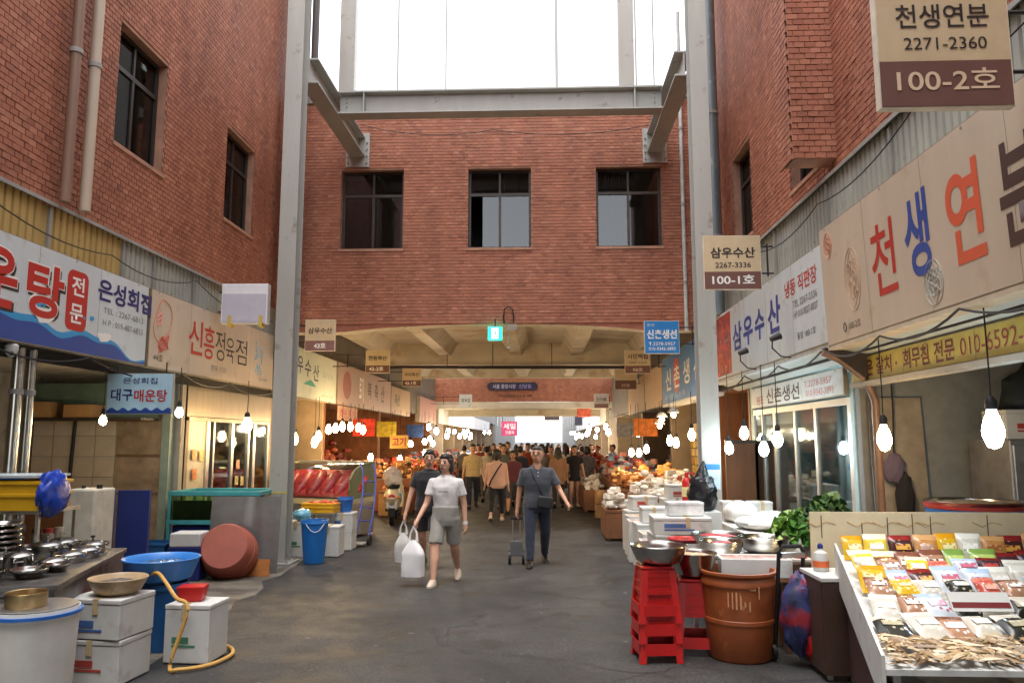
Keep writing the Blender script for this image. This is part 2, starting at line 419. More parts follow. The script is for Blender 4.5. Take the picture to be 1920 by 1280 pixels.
# ================================================================= brick walls
BW, BH, JT = 0.108, 0.056, 0.011
_bv = []
for k in range(10):
    b = MB(); b.a = k / 9.0; b.box(-BW / 2, BW / 2, -0.012 - 0.003 * (k % 3), 0.012, -BH / 2, BH / 2)
    _bv.append(b.mesh('brick', BRICK, smooth=False))
def brick_wall(parent, org, ang, W, z0, z1, holes, nsingle=300, thick=0.3, seed=1):
    """running-bond wall in the parent's frame: starts at org, runs along ang, faces local -y; holes = (u0,u1,z0,z1)"""
    rr = random.Random(seed)
    T = Matrix.Translation(org) @ Matrix.Rotation(ang, 4, 'Z')
    # backing with window openings
    us = sorted({0, W, *[h[0] for h in holes], *[h[1] for h in holes]})
    zs = sorted({z0, z1, *[h[2] for h in holes], *[h[3] for h in holes]})
    b = MB(); b.T = T
    for i in range(len(us) - 1):
        for j in range(len(zs) - 1):
            uc, zc = (us[i] + us[i+1]) / 2, (zs[j] + zs[j+1]) / 2
            if any(h[0] < uc < h[1] and h[2] < zc < h[3] for h in holes): continue
            b.box(us[i], us[i+1], 0.0, thick, zs[j], zs[j+1])
    b.obj('wall', MORTAR, parent, smooth=False)
    cand = []; rest = MB(); rest.T = T
    pw = parent.matrix_basis if parent else Matrix()
    nz = int((z1 - z0) / (BH + JT))
    for j in range(nz):
        zc = z0 + (j + 0.5) * (BH + JT)
        u = -(BW + JT) / 2 if j % 2 else 0.0
        while u < W:
            a, c = max(u + JT / 2, 0.0), min(u + BW + JT / 2, W)
            u += BW + JT
            segs = [(a, c)]
            for h in holes:
                if h[2] - BH / 2 < zc < h[3] + BH / 2:
                    ns = []
                    for s0, s1 in segs:
                        if s1 <= h[0] or s0 >= h[1]: ns.append((s0, s1)); continue
                        if s0 < h[0]: ns.append((s0, h[0]))
                        if s1 > h[1]: ns.append((h[1], s1))
                    segs = ns
            for s0, s1 in segs:
                if s1 - s0 < 0.02: continue
                k = min(9, max(0, int(rr.gauss(5.2, 2.2))))
                full = abs((s1 - s0) - BW) < 1e-4
                uc = (s0 + s1) / 2
                P = T @ Vector((uc, 0, zc))
                q = proj(pw @ P) if full else None
                if q and -20 < q[0] < 1940 and 100 < q[1] < 1180: cand.append((q[2], uc, zc, k))
                else: cand.append((1e9, uc, zc, k, s0, s1))
    cand.sort(key=lambda t: t[0])
    for i, c in enumerate(cand):
        dy = rr.uniform(-0.002, 0.002)
        if i < nsingle and c[0] < 1e8:
            o = O('brick', _bv[c[3]], parent); o.matrix_local = T @ Matrix.Translation((c[1], dy, c[2]))
        else:
            s0, s1 = (c[4], c[5]) if len(c) > 4 else (c[1] - BW / 2, c[1] + BW / 2)
            rest.a = c[3] / 9.0
            rest.add([(s0, 0.01, c[2]-BH/2), (s1, 0.01, c[2]-BH/2), (s1, 0.01, c[2]+BH/2), (s0, 0.01, c[2]+BH/2),
                      (s0, dy-0.013, c[2]-BH/2), (s1, dy-0.013, c[2]-BH/2), (s1, dy-0.013, c[2]+BH/2), (s0, dy-0.013, c[2]+BH/2)],
                     [(4,5,6,7), (0,1,5,4), (1,2,6,5), (2,3,7,6), (3,0,4,7)])
    stuff(rest.obj('brickwork', BRICK, parent, smooth=False))
CURTAIN = M('pale_curtain', (104, 102, 98), rough=0.9, var=0.12, scale=3, streak=0.1)
def window(parent, org, ang, u0, u1, z0, z1, curtain=None, openl=False, deep=0.12):
    """bronze sash window in an opening: outer frame, transom, mullion, four panes, dim room behind"""
    T = Matrix.Translation(org) @ Matrix.Rotation(ang, 4, 'Z')
    w, h = u1 - u0, z1 - z0; tz = z0 + h * 0.69; um = (u0 + u1) / 2
    b = MB(); b.T = T; y0, y1 = deep, deep + 0.07; t = 0.05
    b.box(u0, u1, y0, y1, z0, z0 + t); b.box(u0, u1, y0, y1, z1 - t, z1)
    b.box(u0, u0 + t, y0 + .002, y1 - .002, z0 + t, z1 - t); b.box(u1 - t, u1, y0 + .002, y1 - .002, z0 + t, z1 - t)
    b.box(u0 + t, u1 - t, y0 + .005, y1 - .005, tz - t * .6, tz + t * .6)
    b.box(um - t * .5, um + t * .5, y0 + .01, y1 - .01, z0 + t, tz - t * .6); b.box(um - t * .4, um + t * .4, y0 + .01, y1 - .01, tz + t * .6, z1 - t)
    f = b.obj('window', BRONZE, parent, smooth=False)
    for k, (a, c, d, e) in enumerate(((u0 + t, um - t * .5, z0 + t, tz - t * .6), (um + t * .5, u1 - t, z0 + t, tz - t * .6), (u0 + t, um - t * .4, tz + t * .6, z1 - t), (um + t * .4, u1 - t, tz + t * .6, z1 - t))):
        if openl and k == 0: a = a + (c - a) * 0.42
        p = MB(); p.T = T; p.box(a, c, y0 + .03, y0 + .036, d, e); p.obj('pane', PANE, f, smooth=False)
    s = MB(); s.T = T; s.box(u0 - .02, u1 + .02, -0.03, y0 + .02, z0 - 0.05, z0); s.obj('sill', MORTAR, f, smooth=False)
    r = MB(); r.T = T
    r.box(u0 - .3, u1 + .3, 1.6, 1.65, z0 - .3, z1 + .3); r.box(u0 - .35, u0 - .3, 0.31, 1.65, z0 - .3, z1 + .3); r.box(u1 + .3, u1 + .35, 0.31, 1.65, z0 - .3, z1 + .3)
    r.box(u0 - .3, u1 + .3, 0.31, 1.6, z1 + .3, z1 + .34); r.box(u0 - .3, u1 + .3, 0.31, 1.6, z0 - .34, z0 - .3)
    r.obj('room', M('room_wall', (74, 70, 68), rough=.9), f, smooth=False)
    if curtain:
        c0, c1 = curtain
        cm = MB(); cm.T = T; n = 40; vs = []; fs = []
        for i in range(n + 1):
            uu = c0 + (c1 - c0) * i / n; yy = y1 + 0.1 + 0.03 * sin(i * 1.3) + 0.02 * sin(i * 0.47)
            vs += [(uu, yy, z0), (uu, yy, z1 - 0.05)]
        for i in range(n): fs.append((2*i, 2*i+2, 2*i+3, 2*i+1))
        cm.add(vs, fs); cm.obj('curtain', CURTAIN, f)
    return f

# ---- left building (faces +X): local u = +Y
LX, RX, FY = -5.15, 3.2, 15.0
LB = thing('brick_building', 'long red brick building with two bronze windows above the soup shop signs', 'building', (LX, 0, 0), pi / 2)
lw0 = 3.0
lholes = [(8.62 - lw0, 9.82 - lw0, 5.36, 6.9), (11.8 - lw0, 13.02 - lw0, 5.36, 6.9)]
brick_wall(LB, (lw0, 0, 0), 0, 12.0, 4.2, 13.2, lholes, seed=3)
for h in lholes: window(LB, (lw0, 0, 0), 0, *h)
b = MB(); b.box(3.0, 15, 0.31, 3.2, 4.2, 4.35); b.box(3.0, 15, 0.31, 3.2, 13.0, 13.2); b.box(3.0, 3.15, .31, 3.2, 4.35, 13.0); b.box(2.9, 15, -0.12, 0.34, 13.2, 13.38)
b.obj('roof', CONC, LB, smooth=False)
# ---- right building (faces -X): local u = -Y
RB = thing('brick_building', 'red brick building with a projecting brick pier above the corrugated fascia', 'building', (RX, FY, 0), -pi / 2)
rholes = [(FY - 12.6, FY - 11.5, 4.95, 6.45), (FY - 9.7, FY - 8.62, 4.95, 6.45)]
brick_wall(RB, (0, 0, 0), 0, 12.0, 4.3, 13.2, rholes, seed=5)
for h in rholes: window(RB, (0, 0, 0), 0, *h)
b = MB(); b.box(0, 12, 0.31, 3.2, 4.3, 4.45); b.box(0, 12, 0.31, 3.2, 13.0, 13.2); b.box(11.85, 12, .31, 3.2, 4.45, 13.0); b.box(0, 12.1, -0.12, 0.34, 13.2, 13.38)
b.obj('roof', CONC, RB, smooth=False)
# projecting pier: face to the camera, face to the alley
PR = thing('brick_pier', 'dark brick pier projecting from the building wall over the grey fascia', 'pier', (2.72, 8.15, 0), 0)
brick_wall(PR, (0, 0, 0), 0, 0.47, 4.83, 13.0, [], nsingle=150, thick=0.3, seed=11)
brick_wall(PR, (0, 0.45, 0), -pi / 2, 0.437, 4.83, 13.0, [], nsingle=0, thick=0.012, seed=12)

# ---- bridge building across the alley
X0, X1 = LX, RX
BB = thing('brick_building', 'red brick upper storey bridging the alley with three square windows', 'building', (X0, FY, 0), 0)
W = X1 - X0
fh = []
for xa, xb in ((637, 755), (877, 996), (1119, 1243)):
    p, q = AY(xa, 462, FY), AY(xb, 462, FY); fh.append((p.x - X0, q.x - X0, 5.62, 7.27))
ARC0, ARC1 = 3.93, 4.08
def arch(u):                                          # shallow arched lower edge of the bridge
    return ARC0 + (ARC1 - ARC0) * max(0.0, 1 - ((u - W / 2) / (W * 0.36)) ** 2) ** 0.8
brick_wall(BB, (0, 0, 0), 0, W, 4.09, 8.7, fh, seed=21)
t = thing('mannequin_torso', 'pale headless mannequin torso standing inside the bridge window', 'mannequin', (X0 + fh[0][0] + .42, FY + .55, 5.34), 0)
b = MB(); b.loft([((0, 0, .2), .1, .08), ((0, 0, .42), .125, .09), ((0, 0, .58), .095, .075), ((.01, 0, .78), .12, .09), ((.03, 0, .92), .13, .07), ((.03, 0, .96), .05, .045), ((.03, 0, 1.12), .042, .04)], 20); b.obj('torso', M('mannequin_cream', (214, 204, 182), rough=.4), t)
b = MB(); b.cyl((0, 0, 0), (0, 0, .2), .03); b.lathe([(0, -.0), (.14, 0), (.14, .02), (0, .03)], 20); b.obj('stand', BRONZE, t)
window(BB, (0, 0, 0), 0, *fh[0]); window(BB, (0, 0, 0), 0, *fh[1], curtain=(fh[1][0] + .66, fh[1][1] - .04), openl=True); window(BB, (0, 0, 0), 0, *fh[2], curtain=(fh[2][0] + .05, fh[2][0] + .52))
b = MB()
for i in range(48):                                   # edge beam under the brick, arched soffit
    u0, u1 = W * i / 48, W * (i + 1) / 48
    za, zb = arch(u0), arch(u1)
    b.add([(u0, 0.01, za), (u1, 0.01, zb), (u1, 0.4, zb), (u0, 0.4, za), (u0, 0.01, 4.088), (u1, 0.01, 4.088), (u1, 0.4, 4.75), (u0, 0.4, 4.75)],
          [(0,3,2,1), (2,3,7,6)])
    b.m = 1; b.add([(u0, 0.01, za), (u1, 0.01, zb), (u1, 0.01, 4.088), (u0, 0.01, 4.088)], [(0,1,2,3)]); b.m = 0
b.obj('edge_beam', [CREAM, M('edge_brick_render', (160, 100, 80), rough=.8, var=.15, scale=9)], BB)
b = MB(); b.box(0, W, 0.301, 17, 4.75, 4.95); b.obj('soffit', CREAM, BB, smooth=False)
def haunch(u, y0, y1, wtop, wbot, zb):
    b = MB(); b.add([(u - wtop, y0, 4.75), (u - wbot, y0, zb), (u + wbot, y0, zb), (u + wtop, y0, 4.75), (u - wtop, y1, 4.75), (u - wbot, y1, zb), (u + wbot, y1, zb), (u + wtop, y1, 4.75)],
                   [(0,1,5,4), (1,2,6,5), (2,3,7,6), (0,3,2,1), (4,5,6,7)]); return b
for u in (0.25, 2.1, 4.3, 6.15, 8.1): haunch(u, 0.41, 16.4, 0.4, 0.17, 4.4).obj('ceiling_beam', CREAM, BB, smooth=False)
for y, zb in ((8.8, 4.12), (16.6, 4.34)): 
    b = MB(); b.add([(0, y-.3, 4.752), (0, y-.15, zb), (0, y+.15, zb), (0, y+.3, 4.752), (W, y-.3, 4.752), (W, y-.15, zb), (W, y+.15, zb), (W, y+.3, 4.752)], [(0,1,5,4), (1,2,6,5), (2,3,7,6)]); b.obj('cross_beam', CREAM, BB, smooth=False)
b = MB(); b.box(-.05, W + .05, -0.06, 0.4, 8.7, 8.86); b.box(0, W, 16.8, 17.0, 4.95, 8.5); b.box(0, W, .41, 20.8, 8.5, 8.7); b.obj('parapet_and_shade_roof', CONC, BB, smooth=False)  # roof slab runs past the end wall, added to shade the far lintel
for u in (.3, W / 2 - .4, W - .4):
    pass
# dark service pipe under the soffit, hangers
b = MB(); b.cyl((0.4, 8.3, 4.02), (W - .4, 8.3, 3.99), 0.05)
for u in (2.2, 3.6, 5.4): b.cyl((u, 8.3, 4.02), (u, 8.3, 4.75), 0.012, n=6)
b.obj('service_pipe', M('dark_pipe', (40, 34, 32), rough=.5), BB)
# ---- second bridge further down
B2Y = 36.5
BC = thing('brick_building', 'far red brick bridge carrying an oval dark sign over the market crowd', 'building', (X0 - .3, B2Y, 0), 0)
brick_wall(BC, (0, 0, 0), 0, W + .6, 3.62, 7.5, [], nsingle=0, seed=31)
b = MB(); b.box(0, W + .6, 0.0, 4.5, 3.38, 3.6); b.box(0, W + .6, -.02, .3, 3.3, 3.6); b.box(0, W + .6, 4.2, 4.5, 3.05, 3.38); b.obj('soffit', CREAM, BC, smooth=False)

# ================================================================= clerestory posts and panes standing on the bridge parapet
FROST = PLASTIC('frosted_pane', (240, 244, 244), 0.35)
CS = thing('clerestory_screen', 'white steel clerestory with frosted panes standing on the brick bridge', 'clerestory', (0, FY, 8.86), 0)
def px_x(px, y=15.2): return AY(px, 140, y).x
xs = [px_x(p) for p in (652, 747, 837, 1042, 1045, 1174, 1192, 1225)]
for k, x in enumerate(xs):
    b = MB(); w = 0.16 if k in (0, 5) else 0.014
    b.box(x - w, x + w, 0.1, 0.1 + max(.06, w * 1.5), 0, 3.4); b.obj('post', STEEL_W, CS, smooth=False)
for k in range(len(xs) - 1):
    b = MB(); b.box(xs[k] + .17 if k in (0, 5) else xs[k] + .024, xs[k+1] - (.17 if k + 1 == 5 else .024), 0.13, 0.138, 0.03, 3.38)
    b.obj('pane', FROST, CS, smooth=False)
b = MB(); b.box(X0, X1, 0.05, 0.3, 3.4, 3.6); b.obj('head_rail', STEEL_W, CS, smooth=False)
b = MB(); b.cyl((xs[0] - .75, .3, 0), (xs[0] - .75, .3, 3.4), .08, n=8); b.box(X0 + .2, xs[0] - .9, .2, .3, 0.0, 3.4); b.obj('louvre_panel', M('louvre_grey', (92, 84, 78), rough=.7, var=.1), CS, smooth=False)

# ================================================================= white steel frame
def hbeam(p0, p1, w, h, tf=0.03, tw=0.02):
    """H-section lying from p0 to p1 (axis along local x), flanges level"""
    p0, p1 = Vector(p0), Vector(p1); L = (p1 - p0).length
    b = MB(); b.T = Matrix.Translation(p0) @ (p1 - p0).to_track_quat('X', 'Z').to_matrix().to_4x4()
    b.box(0, L, -w/2, w/2, h/2 - tf, h/2); b.box(0, L, -w/2, w/2, -h/2, -h/2 + tf); b.box(0, L, -tw/2, tw/2, -h/2 + tf, h/2 - tf)
    return b, L
CLX, CRX, CY, BZ = -3.92, 2.42, 11.5, 7.75
def column(x, label, hgt, band):
    t = thing('steel_column', label, 'column', (x, CY, 0), 0, 'white steel columns of the alley roof')
    b = MB(); w, d = 0.135, 0.15
    b.box(-w, w, -d, -d + .016, 0, hgt); b.box(-w, w, d - .016, d, 0, hgt); b.box(-.009, .009, -d + .016, d - .016, 0, hgt)
    b.obj('shaft', STEEL_W, t, smooth=False, bev=.003)
    b = MB(); b.box(-.24, .24, -.26, .26, 0, .03); b.obj('base_plate', STEEL_D, t, smooth=False)
    for sx in (-.18, .18):
        for sy in (-.2, .2):
            b = MB(); b.cyl((sx, sy, .03), (sx, sy, .08), .018, n=6); b.obj('bolt', STEEL_D, t)
    if band:
        b = MB(); b.box(-w - .004, w + .004, -d - .004, -d - .001, 1.02, 1.05); b.obj('tape_band', M('yellow_tape', (196, 178, 100)), t, smooth=False)
    else:
        b = MB(); b.box(-w + .03, w - .02, -d - .004, -d - .001, 1.1, 1.46); n_ = b.obj('notice', M('pale_blue_notice', (196, 214, 226)), t, smooth=False)
        b = MB(); b.box(-w + .03, w - .02, -d - .006, -d - .0045, 1.38, 1.46); b.obj('notice_header', M('blue_notice', (56, 128, 190)), n_, smooth=False)
    return t
column(CLX, 'white steel column beside the leaning steel sheet', 12.5, True)
column(CRX, 'white steel column with a pale blue notice near the black bag', 12.5, False)
for x, lab in ((CLX + .14, 'white steel side beam running to the wall bracket left of the clerestory'), (CRX - .16, 'white steel side beam running to the bracket beside the thin downpipe')):
    t = thing('steel_beam', lab, 'beam', (x, CY + .16, BZ), 0, 'steel side beams under the roof')
    b, L = hbeam((0, 0, 0), (0, FY - CY - .2, 0), .3, .42); b.obj('girder', STEEL_W, t, smooth=False)
    b = MB(); b.box(-.24, .24, FY - CY - .2, FY - CY - .175, -.42, .3); br = b.obj('bracket', STEEL_W, t, smooth=False)
    for sx in (-.19, .19):
        for k in range(4):
            c = MB(); c.cyl((sx, FY - CY - .2, -.33 + k * .14), (sx, FY - CY - .23, -.33 + k * .14), .02, n=6); c.obj('bolt', STEEL_D, br)
t = thing('steel_beam', 'white steel cross beam with stiffeners spanning between the side beams', 'beam', (0, 13.0, BZ), 0, )
b, L = hbeam((CLX + .3, 0, 0), (CRX - .32, 0, 0), .3, .42); b.obj('girder', STEEL_W, t, smooth=False)
for x in (CLX + .75, CRX - .8):
    b = MB(); b.box(x - .012, x + .012, -.14, -.011, -.18, .18); b.obj('stiffener', STEEL_W, t, smooth=False)
for x in (CLX + .42, CRX - .44):
    for k in range(4):
        b = MB(); b.cyl((x, -.01, -.12 + k * .08), (x, -.03, -.12 + k * .08), .014, n=6); b.obj('bolt', STEEL_D, t)
# upper tie beams, above the photographed strip
for z, y in ((11.6, 11.5), (12.3, 6.0)):
    t = thing('steel_beam', 'high white roof tie beam crossing the alley at the %s' % ('column heads' if y > 8 else 'open end'), 'beam', (0, y, z), 0)
    b, L = hbeam((LX + .02 if y < 8 else CLX + .15, 0, 0), (RX - .02 if y < 8 else CRX - .15, 0, 0), .25, .36); b.obj('girder', STEEL_W, t, smooth=False)

# ================================================================= pipes
def pipe(name, label, x, y, z0, z1, r, mat, cat='pipe', clips=3, side=1):
    t = thing(name, label, cat, (x, y, z0), 0)
    b = MB(); b.cyl((0, 0, 0), (0, 0, z1 - z0), r, n=16); b.obj('tube', mat, t)
    for k in range(clips):
        z = (z1 - z0) * (k + .6) / (clips + .2)
        b = MB(); b.lathe([(r + .002, z), (r + .014, z), (r + .014, z + .05), (r + .002, z + .05)], 16); b.box(-.015 if side > 0 else 0, 0 if side > 0 else .015, -.02, .02, z, z + .05)
        b.obj('clip', STEEL_D, t)
    return t
pipe('downpipe', 'brown painted downpipe on the brick wall over the yellow fascia', LX + .13, 7.62, 4.28, 13.1, .055, M('brown_pipe', (134, 104, 84), rough=.5, streak=.1))
pipe('downpipe', 'cream downpipe beside the brown one on the brick wall', LX + .14, 7.95, 4.28, 13.1, .06, M('cream_pipe', (190, 172, 150), rough=.5, streak=.1))
pipe('drain_duct', 'wide blue grey drain duct behind the column by the white blank box', LX + .27, 14.1, 3.3, 13.1, .15, GALV, 'duct', 4)
pipe('drain_duct', 'wide blue grey drain duct behind the column with the notice', RX - .27, 12.9, 3.9, 13.1, .125, GALV, 'duct', 4)
pipe('downpipe', 'thin pale pipe running down the bridge wall by the blue sign', RX - .42, FY - .1, 3.9, 10.5, .038, M('pale_pipe', (186, 190, 186), rough=.4), 'pipe', 4)

# ================================================================= corrugated fascias
def corrugated(L, H, mat, pitch=0.11, dep=0.022):
    b = MB(); n = int(L / pitch); vs = []; fs = []
    prof = []
    for i in range(n):
        u = i * pitch; prof += [(u, 0), (u + pitch * .62, 0), (u + pitch * .7, dep), (u + pitch * .92, dep)]
    prof.append((L, 0))
    for u, y in prof: vs += [(u, y, 0), (u, y, H)]
    for i in range(len(prof) - 1): fs.append((2*i, 2*i+2, 2*i+3, 2*i+1))
    b.add(vs, fs); return b
YEL = M('yellow_sheet', (186, 158, 96), rough=.5, var=.14, scale=3, streak=.12, dirt=((120, 100, 66), 6, .62))
GRY = M('grey_sheet', (168, 170, 160), rough=.5, var=.12, scale=3, streak=.12, dirt=((120, 116, 104), 6, .62))
def fascia(label, loc, rz, segs, z0, z1, cover):
    t = thing('corrugated_fascia', label, 'fascia', loc, rz)
    u = 0
    for L, mat in segs:
        corrugated(L - .02, z1 - z0, mat).obj('sheet', mat, t, (u, 0, z0), smooth=False)
        b = MB(); b.box(u + L - .03, u + L + .01, -.03, -.001, z0 - .02, z1 - .05); b.obj('joint_strip', STEEL_D, t, smooth=False)
        u += L
    b = MB(); b.add([(0, -.06, z1 - .03), (u, -.06, z1 - .03), (u, -.06, z1 + .01), (0, -.06, z1 + .01), (0, .16, z1 + .05), (u, .16, z1 + .05), (0, -.03, z1-.02), (u, -.03, z1-.02)], [(0,1,2,3), (3,2,5,4), (0,6,7,1)])
    b.obj('cap_flashing', STEEL_D, t, smooth=False)
    b = MB(); b.box(0, u, .03, cover, z0 - 1.0, z0 - .96); b.box(0, u, cover, cover + .03, z0 - 1.1, z1); b.obj('backing', DARK, t, smooth=False)
    return t
fascia('yellow and grey corrugated fascia below the brick wall above the soup shop', (LX + .02, 4.6, 0), pi / 2, [(1.1, YEL), (1.85, YEL), (1.4, YEL), (.75, GRY), (1.15, GRY), (1.6, GRY), (2.5, GRY)], 3.7, 4.24, .06)
fascia('grey corrugated fascia above the white and cream fish shop signs', (RX - .08, FY - .1, 0), -pi / 2, [(2.9, GRY), (1.85, GRY), (1.9, GRY), (1.55, GRY), (2.2, GRY)], 3.78, 4.62, .06)

# ================================================================= shop shells on both sides
TILE = M('cream_tile', (222, 206, 178), rough=.3, var=.06)
PLAST = M('plaster', (176, 168, 152), rough=.85, var=.14, scale=2, dirt=((120, 108, 90), 2, .55))
PLAST2 = M('warm_plaster', (160, 140, 114), rough=.85, var=.16, scale=2)
GREYW = M('grey_plaster', (150, 152, 150), rough=.85, var=.2, scale=2, dirt=((112, 110, 104), 2, .56))
def shell(label, side, y0, y1, depth, hgt, mat, wallh=2.75, partition0=True):
    """open-fronted shop: floor slab, back wall, two party walls, ceiling"""
    xf = -5.42 if side < 0 else 3.42
    t = thing('shop_unit', label, 'shop', (xf, y0, 0), 0)
    s = side; L = y1 - y0
    def bx(xa, xb, *a):
        b = MB(); b.box(min(xa, xb), max(xa, xb), *a); return b
    bx(s * depth, s * (depth + .12), 0, L, 0, hgt).obj('back_wall', mat, t, smooth=False)
    bx(0, s * depth, L - .12, L, 0, hgt).obj('party_wall', mat, t, smooth=False)
    if partition0: bx(0, s * depth, 0, .1, 0, hgt).obj('party_wall', mat, t, smooth=False)
    bx(0, s * (depth + .12), 0, L, hgt, hgt + .1).obj('ceiling', mat, t, smooth=False)
    bx(0, s * depth, 0, L, .006, .05).obj('floor_slab', CONC, t, smooth=False)
    return t
S_L1 = shell('soup shop interior with cream tiled wall behind the stove counter', -1, 3.2, 11.45, 2.2, 2.75, PLAST)
S_L2 = shell('butcher shop behind steel framed doors', -1, 11.5, 15.2, 2.4, 2.75, PLAST2)
S_L3 = shell('warmly lit meat shop behind the curved display fridge', -1, 15.25, 18.8, 2.6, 2.75, PLAST2)
S_L4 = shell('warm brown shop under the mauve sign', -1, 18.85, 25.2, 2.6, 2.75, M('brown_plaster', (150, 96, 58), rough=.8, var=.3, scale=3))
S_L5 = shell('dim shop near the far bridge behind the pale packages', -1, 25.3, 36.4, 2.6, 2.85, M('brown_plaster', (150, 96, 58), rough=.8, var=.3, scale=3))
S_R6 = shell('dim shop near the far bridge behind the red topped goods', 1, 27.1, 36.4, 2.4, 2.85, PLAST2)
S_R1 = shell('grey walled kimchi shop behind the snack table', 1, 2.6, 8.6, 2.3, 2.75, GREYW)
S_R2 = shell('fish shop with pale blue walls behind glass doors', 1, 8.65, 12.9, 2.2, 2.75, M('pale_blue_plaster', (176, 204, 206), rough=.7, var=.08))
S_R3 = shell('shop lined with brown boards beyond the fish shop', 1, 12.95, 15.9, 2.2, 2.75, WOODD)
S_R4 = shell('dried goods shop under the blue sign', 1, 15.95, 21, 2.4, 2.75, PLAST2)
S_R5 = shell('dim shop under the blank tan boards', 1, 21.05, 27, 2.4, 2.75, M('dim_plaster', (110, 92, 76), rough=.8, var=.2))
# upper side walls of the passage under and beyond the bridge
GREYP = M('passage_wall', (108, 98, 88), rough=.85, var=.15, scale=2)
for side, lab in ((-1, 'plain brown side wall of the passage above the meat shop signs'), (1, 'plain brown side wall of the passage above the blue fish sign')):
    b = MB(); xa = LX - .15 if side < 0 else RX + .02
    b.box(xa, xa + .13, FY + .31, 36.4, 2.86, 4.74); tag(b.obj('side_wall', GREYP, smooth=False), lab, 'wall')

# ================================================================= the photographer stands under another bridge block of the same market
BK = thing('brick_building', 'brick bridge block over the alley behind the photographer', 'building', (LX - 3, -14, 0), 0)
b = MB(); b.box(0, RX - LX + 6, 0, 14.4, 4.7, 9.0); b.obj('block', M('plain_brick', (140, 78, 60), rough=.8, var=.15, scale=6), BK, smooth=False)
for side, lab in ((-1, 'closed shop row behind the photographer on the soup shop side'), (1, 'closed shop row behind the photographer on the kimchi shop side')):
    xa = -8.2 if side < 0 else 3.45
    t = thing('closed_shop_row', lab, 'shop', (xa, -14, 0), 0); b = MB(); b.box(0, 2.7, 0, 16.4, 0, 4.69); b.obj('wall', PLAST, t, smooth=False)
    for k in range(5): s_ = corrugated(2.8, 2.4, STEEL_D, .12, .02); o = s_.obj('shutter', STEEL_D, t, (2.74 if side < 0 else -.04, .3 + 3.2 * k + (0 if side < 0 else 2.8), .05), smooth=False, rz=pi / 2 if side < 0 else -pi / 2)
# ================================================================= signs
def ink(c): return M('ink_%d_%d_%d' % c, c, rough=.45, var=.04)
RED, NAVY, INK, WHITE, BLUE = ink((186, 40, 34)), ink((34, 34, 104)), ink((44, 38, 38)), ink((236, 234, 228)), ink((38, 72, 150))
GREYI, ORANGE, BROWNI = ink((120, 122, 122)), ink((214, 92, 60)), ink((74, 52, 46))
SIGN_EDGE = M('sign_edge', (150, 138, 116), rough=.5, var=.12)
WBOARD = M('white_sign_face', (204, 212, 214), rough=.35, var=.06, scale=2.5, streak=.2, dirt=((176, 176, 166), 3.5, .6))
BEIGE = M('beige_sign_face', (200, 182, 160), rough=.45, var=.06, scale=2.5, streak=.2, dirt=((176, 152, 126), 3.0, .62))
def panel_sign(label, side, y0, y1, z0, z1, face, x=None, thick=.18, name='shop_sign', tilt=0.0, group=None):
    """box sign on a shop front; returns the thing and its length. local u starts at the sign's own left edge"""
    if x is None: x = -5.05 if side < 0 else 2.95
    loc = (x, y0, z0) if side < 0 else (x, y1, z0)
    t = thing(name, label, 'sign', loc, pi / 2 if side < 0 else -pi / 2, group)
    if tilt: t.rotation_euler = (tilt, 0, t.rotation_euler.z)
    L, H = y1 - y0, z1 - z0
    b = MB(); b.box(0, L, 0.004, thick, 0, H); b.obj('case', SIGN_EDGE, t, smooth=False)
    b = MB(); b.box(.012, L - .012, 0, .0035, .012, H - .012); b.obj('face', face, t, smooth=False)
    if y0 < 26:
        for k in range(1, int(L / 1.25) + 1):
            u = L * k / (int(L / 1.25) + 1); b = MB(); b.box(u - .0025, u + .0025, -.0012, 0, .012, H - .012); b.obj('seam', SIGN_EDGE, t, smooth=False)
        for k in range(4): b = MB(); b.cyl((L * (.04 + .3 * k), 0.003, H - .03), (L * (.04 + .3 * k), -.004, H - .03), .012, n=8); b.obj('screw', STEEL_D, t)
    return t, L, H
def uL(px, y0, X=-5.05): return AX(px, 700, X).y - y0          # photo column -> distance along a left sign
def uR(px, y1, X=2.95): return y1 - AX(px, 600, X).y

# --- soup shop sign
y0, y1 = 5.2, 9.49
t, L, H = panel_sign('pale blue soup shop sign with red letters and a blue wave below', -1, y0, y1, 2.73, 3.75, WBOARD)
def wave(top, col, amp, ph, y):
    pts = [(.015, .015)]
    for i in range(61):
        u = .015 + (L - .03) * i / 60
        k = u / L
        h = top * (1.35 - .95 * max(0, (k - .62) / .38)) + amp * sin(u * 4.1 + ph) + .03 * sin(u * 9 + ph)
        pts.append((u, max(.03, h)))
    pts.append((L - .015, .015))
    b = MB(); b.poly(pts[::-1], y, -.0005); b.obj('wave_print', col, t, smooth=False)
wave(.2, ink((44, 150, 206)), .05, .6, -.0015); wave(.15, BLUE, .045, .5, -.003)
def curl(u, z, s):
    b = MB(); b.poly([(u + s * cos(a) * (1 + .25 * sin(3 * a)), z + s * .5 * sin(a) * (1 + .3 * sin(2 * a + 1))) for a in [2*pi*i/18 for i in range(18)]], -.0042, -.003); b.obj('foam_print', WHITE, t, smooth=False)
curl(uL(75, y0), .3, .14); curl(uL(190, y0), .24, .13)
for px, z, s in ((62, .42, .04), (72, .43, .03), (165, .42, .04), (150, .4, .02)):
    b = MB(); u = uL(px, y0); b.poly([(u + s * cos(a), z + s * .7 * sin(a)) for a in [2*pi*i/12 for i in range(12)]], -.0035, -.001); b.obj('drop_print', ink((44, 150, 206)), t, smooth=False)
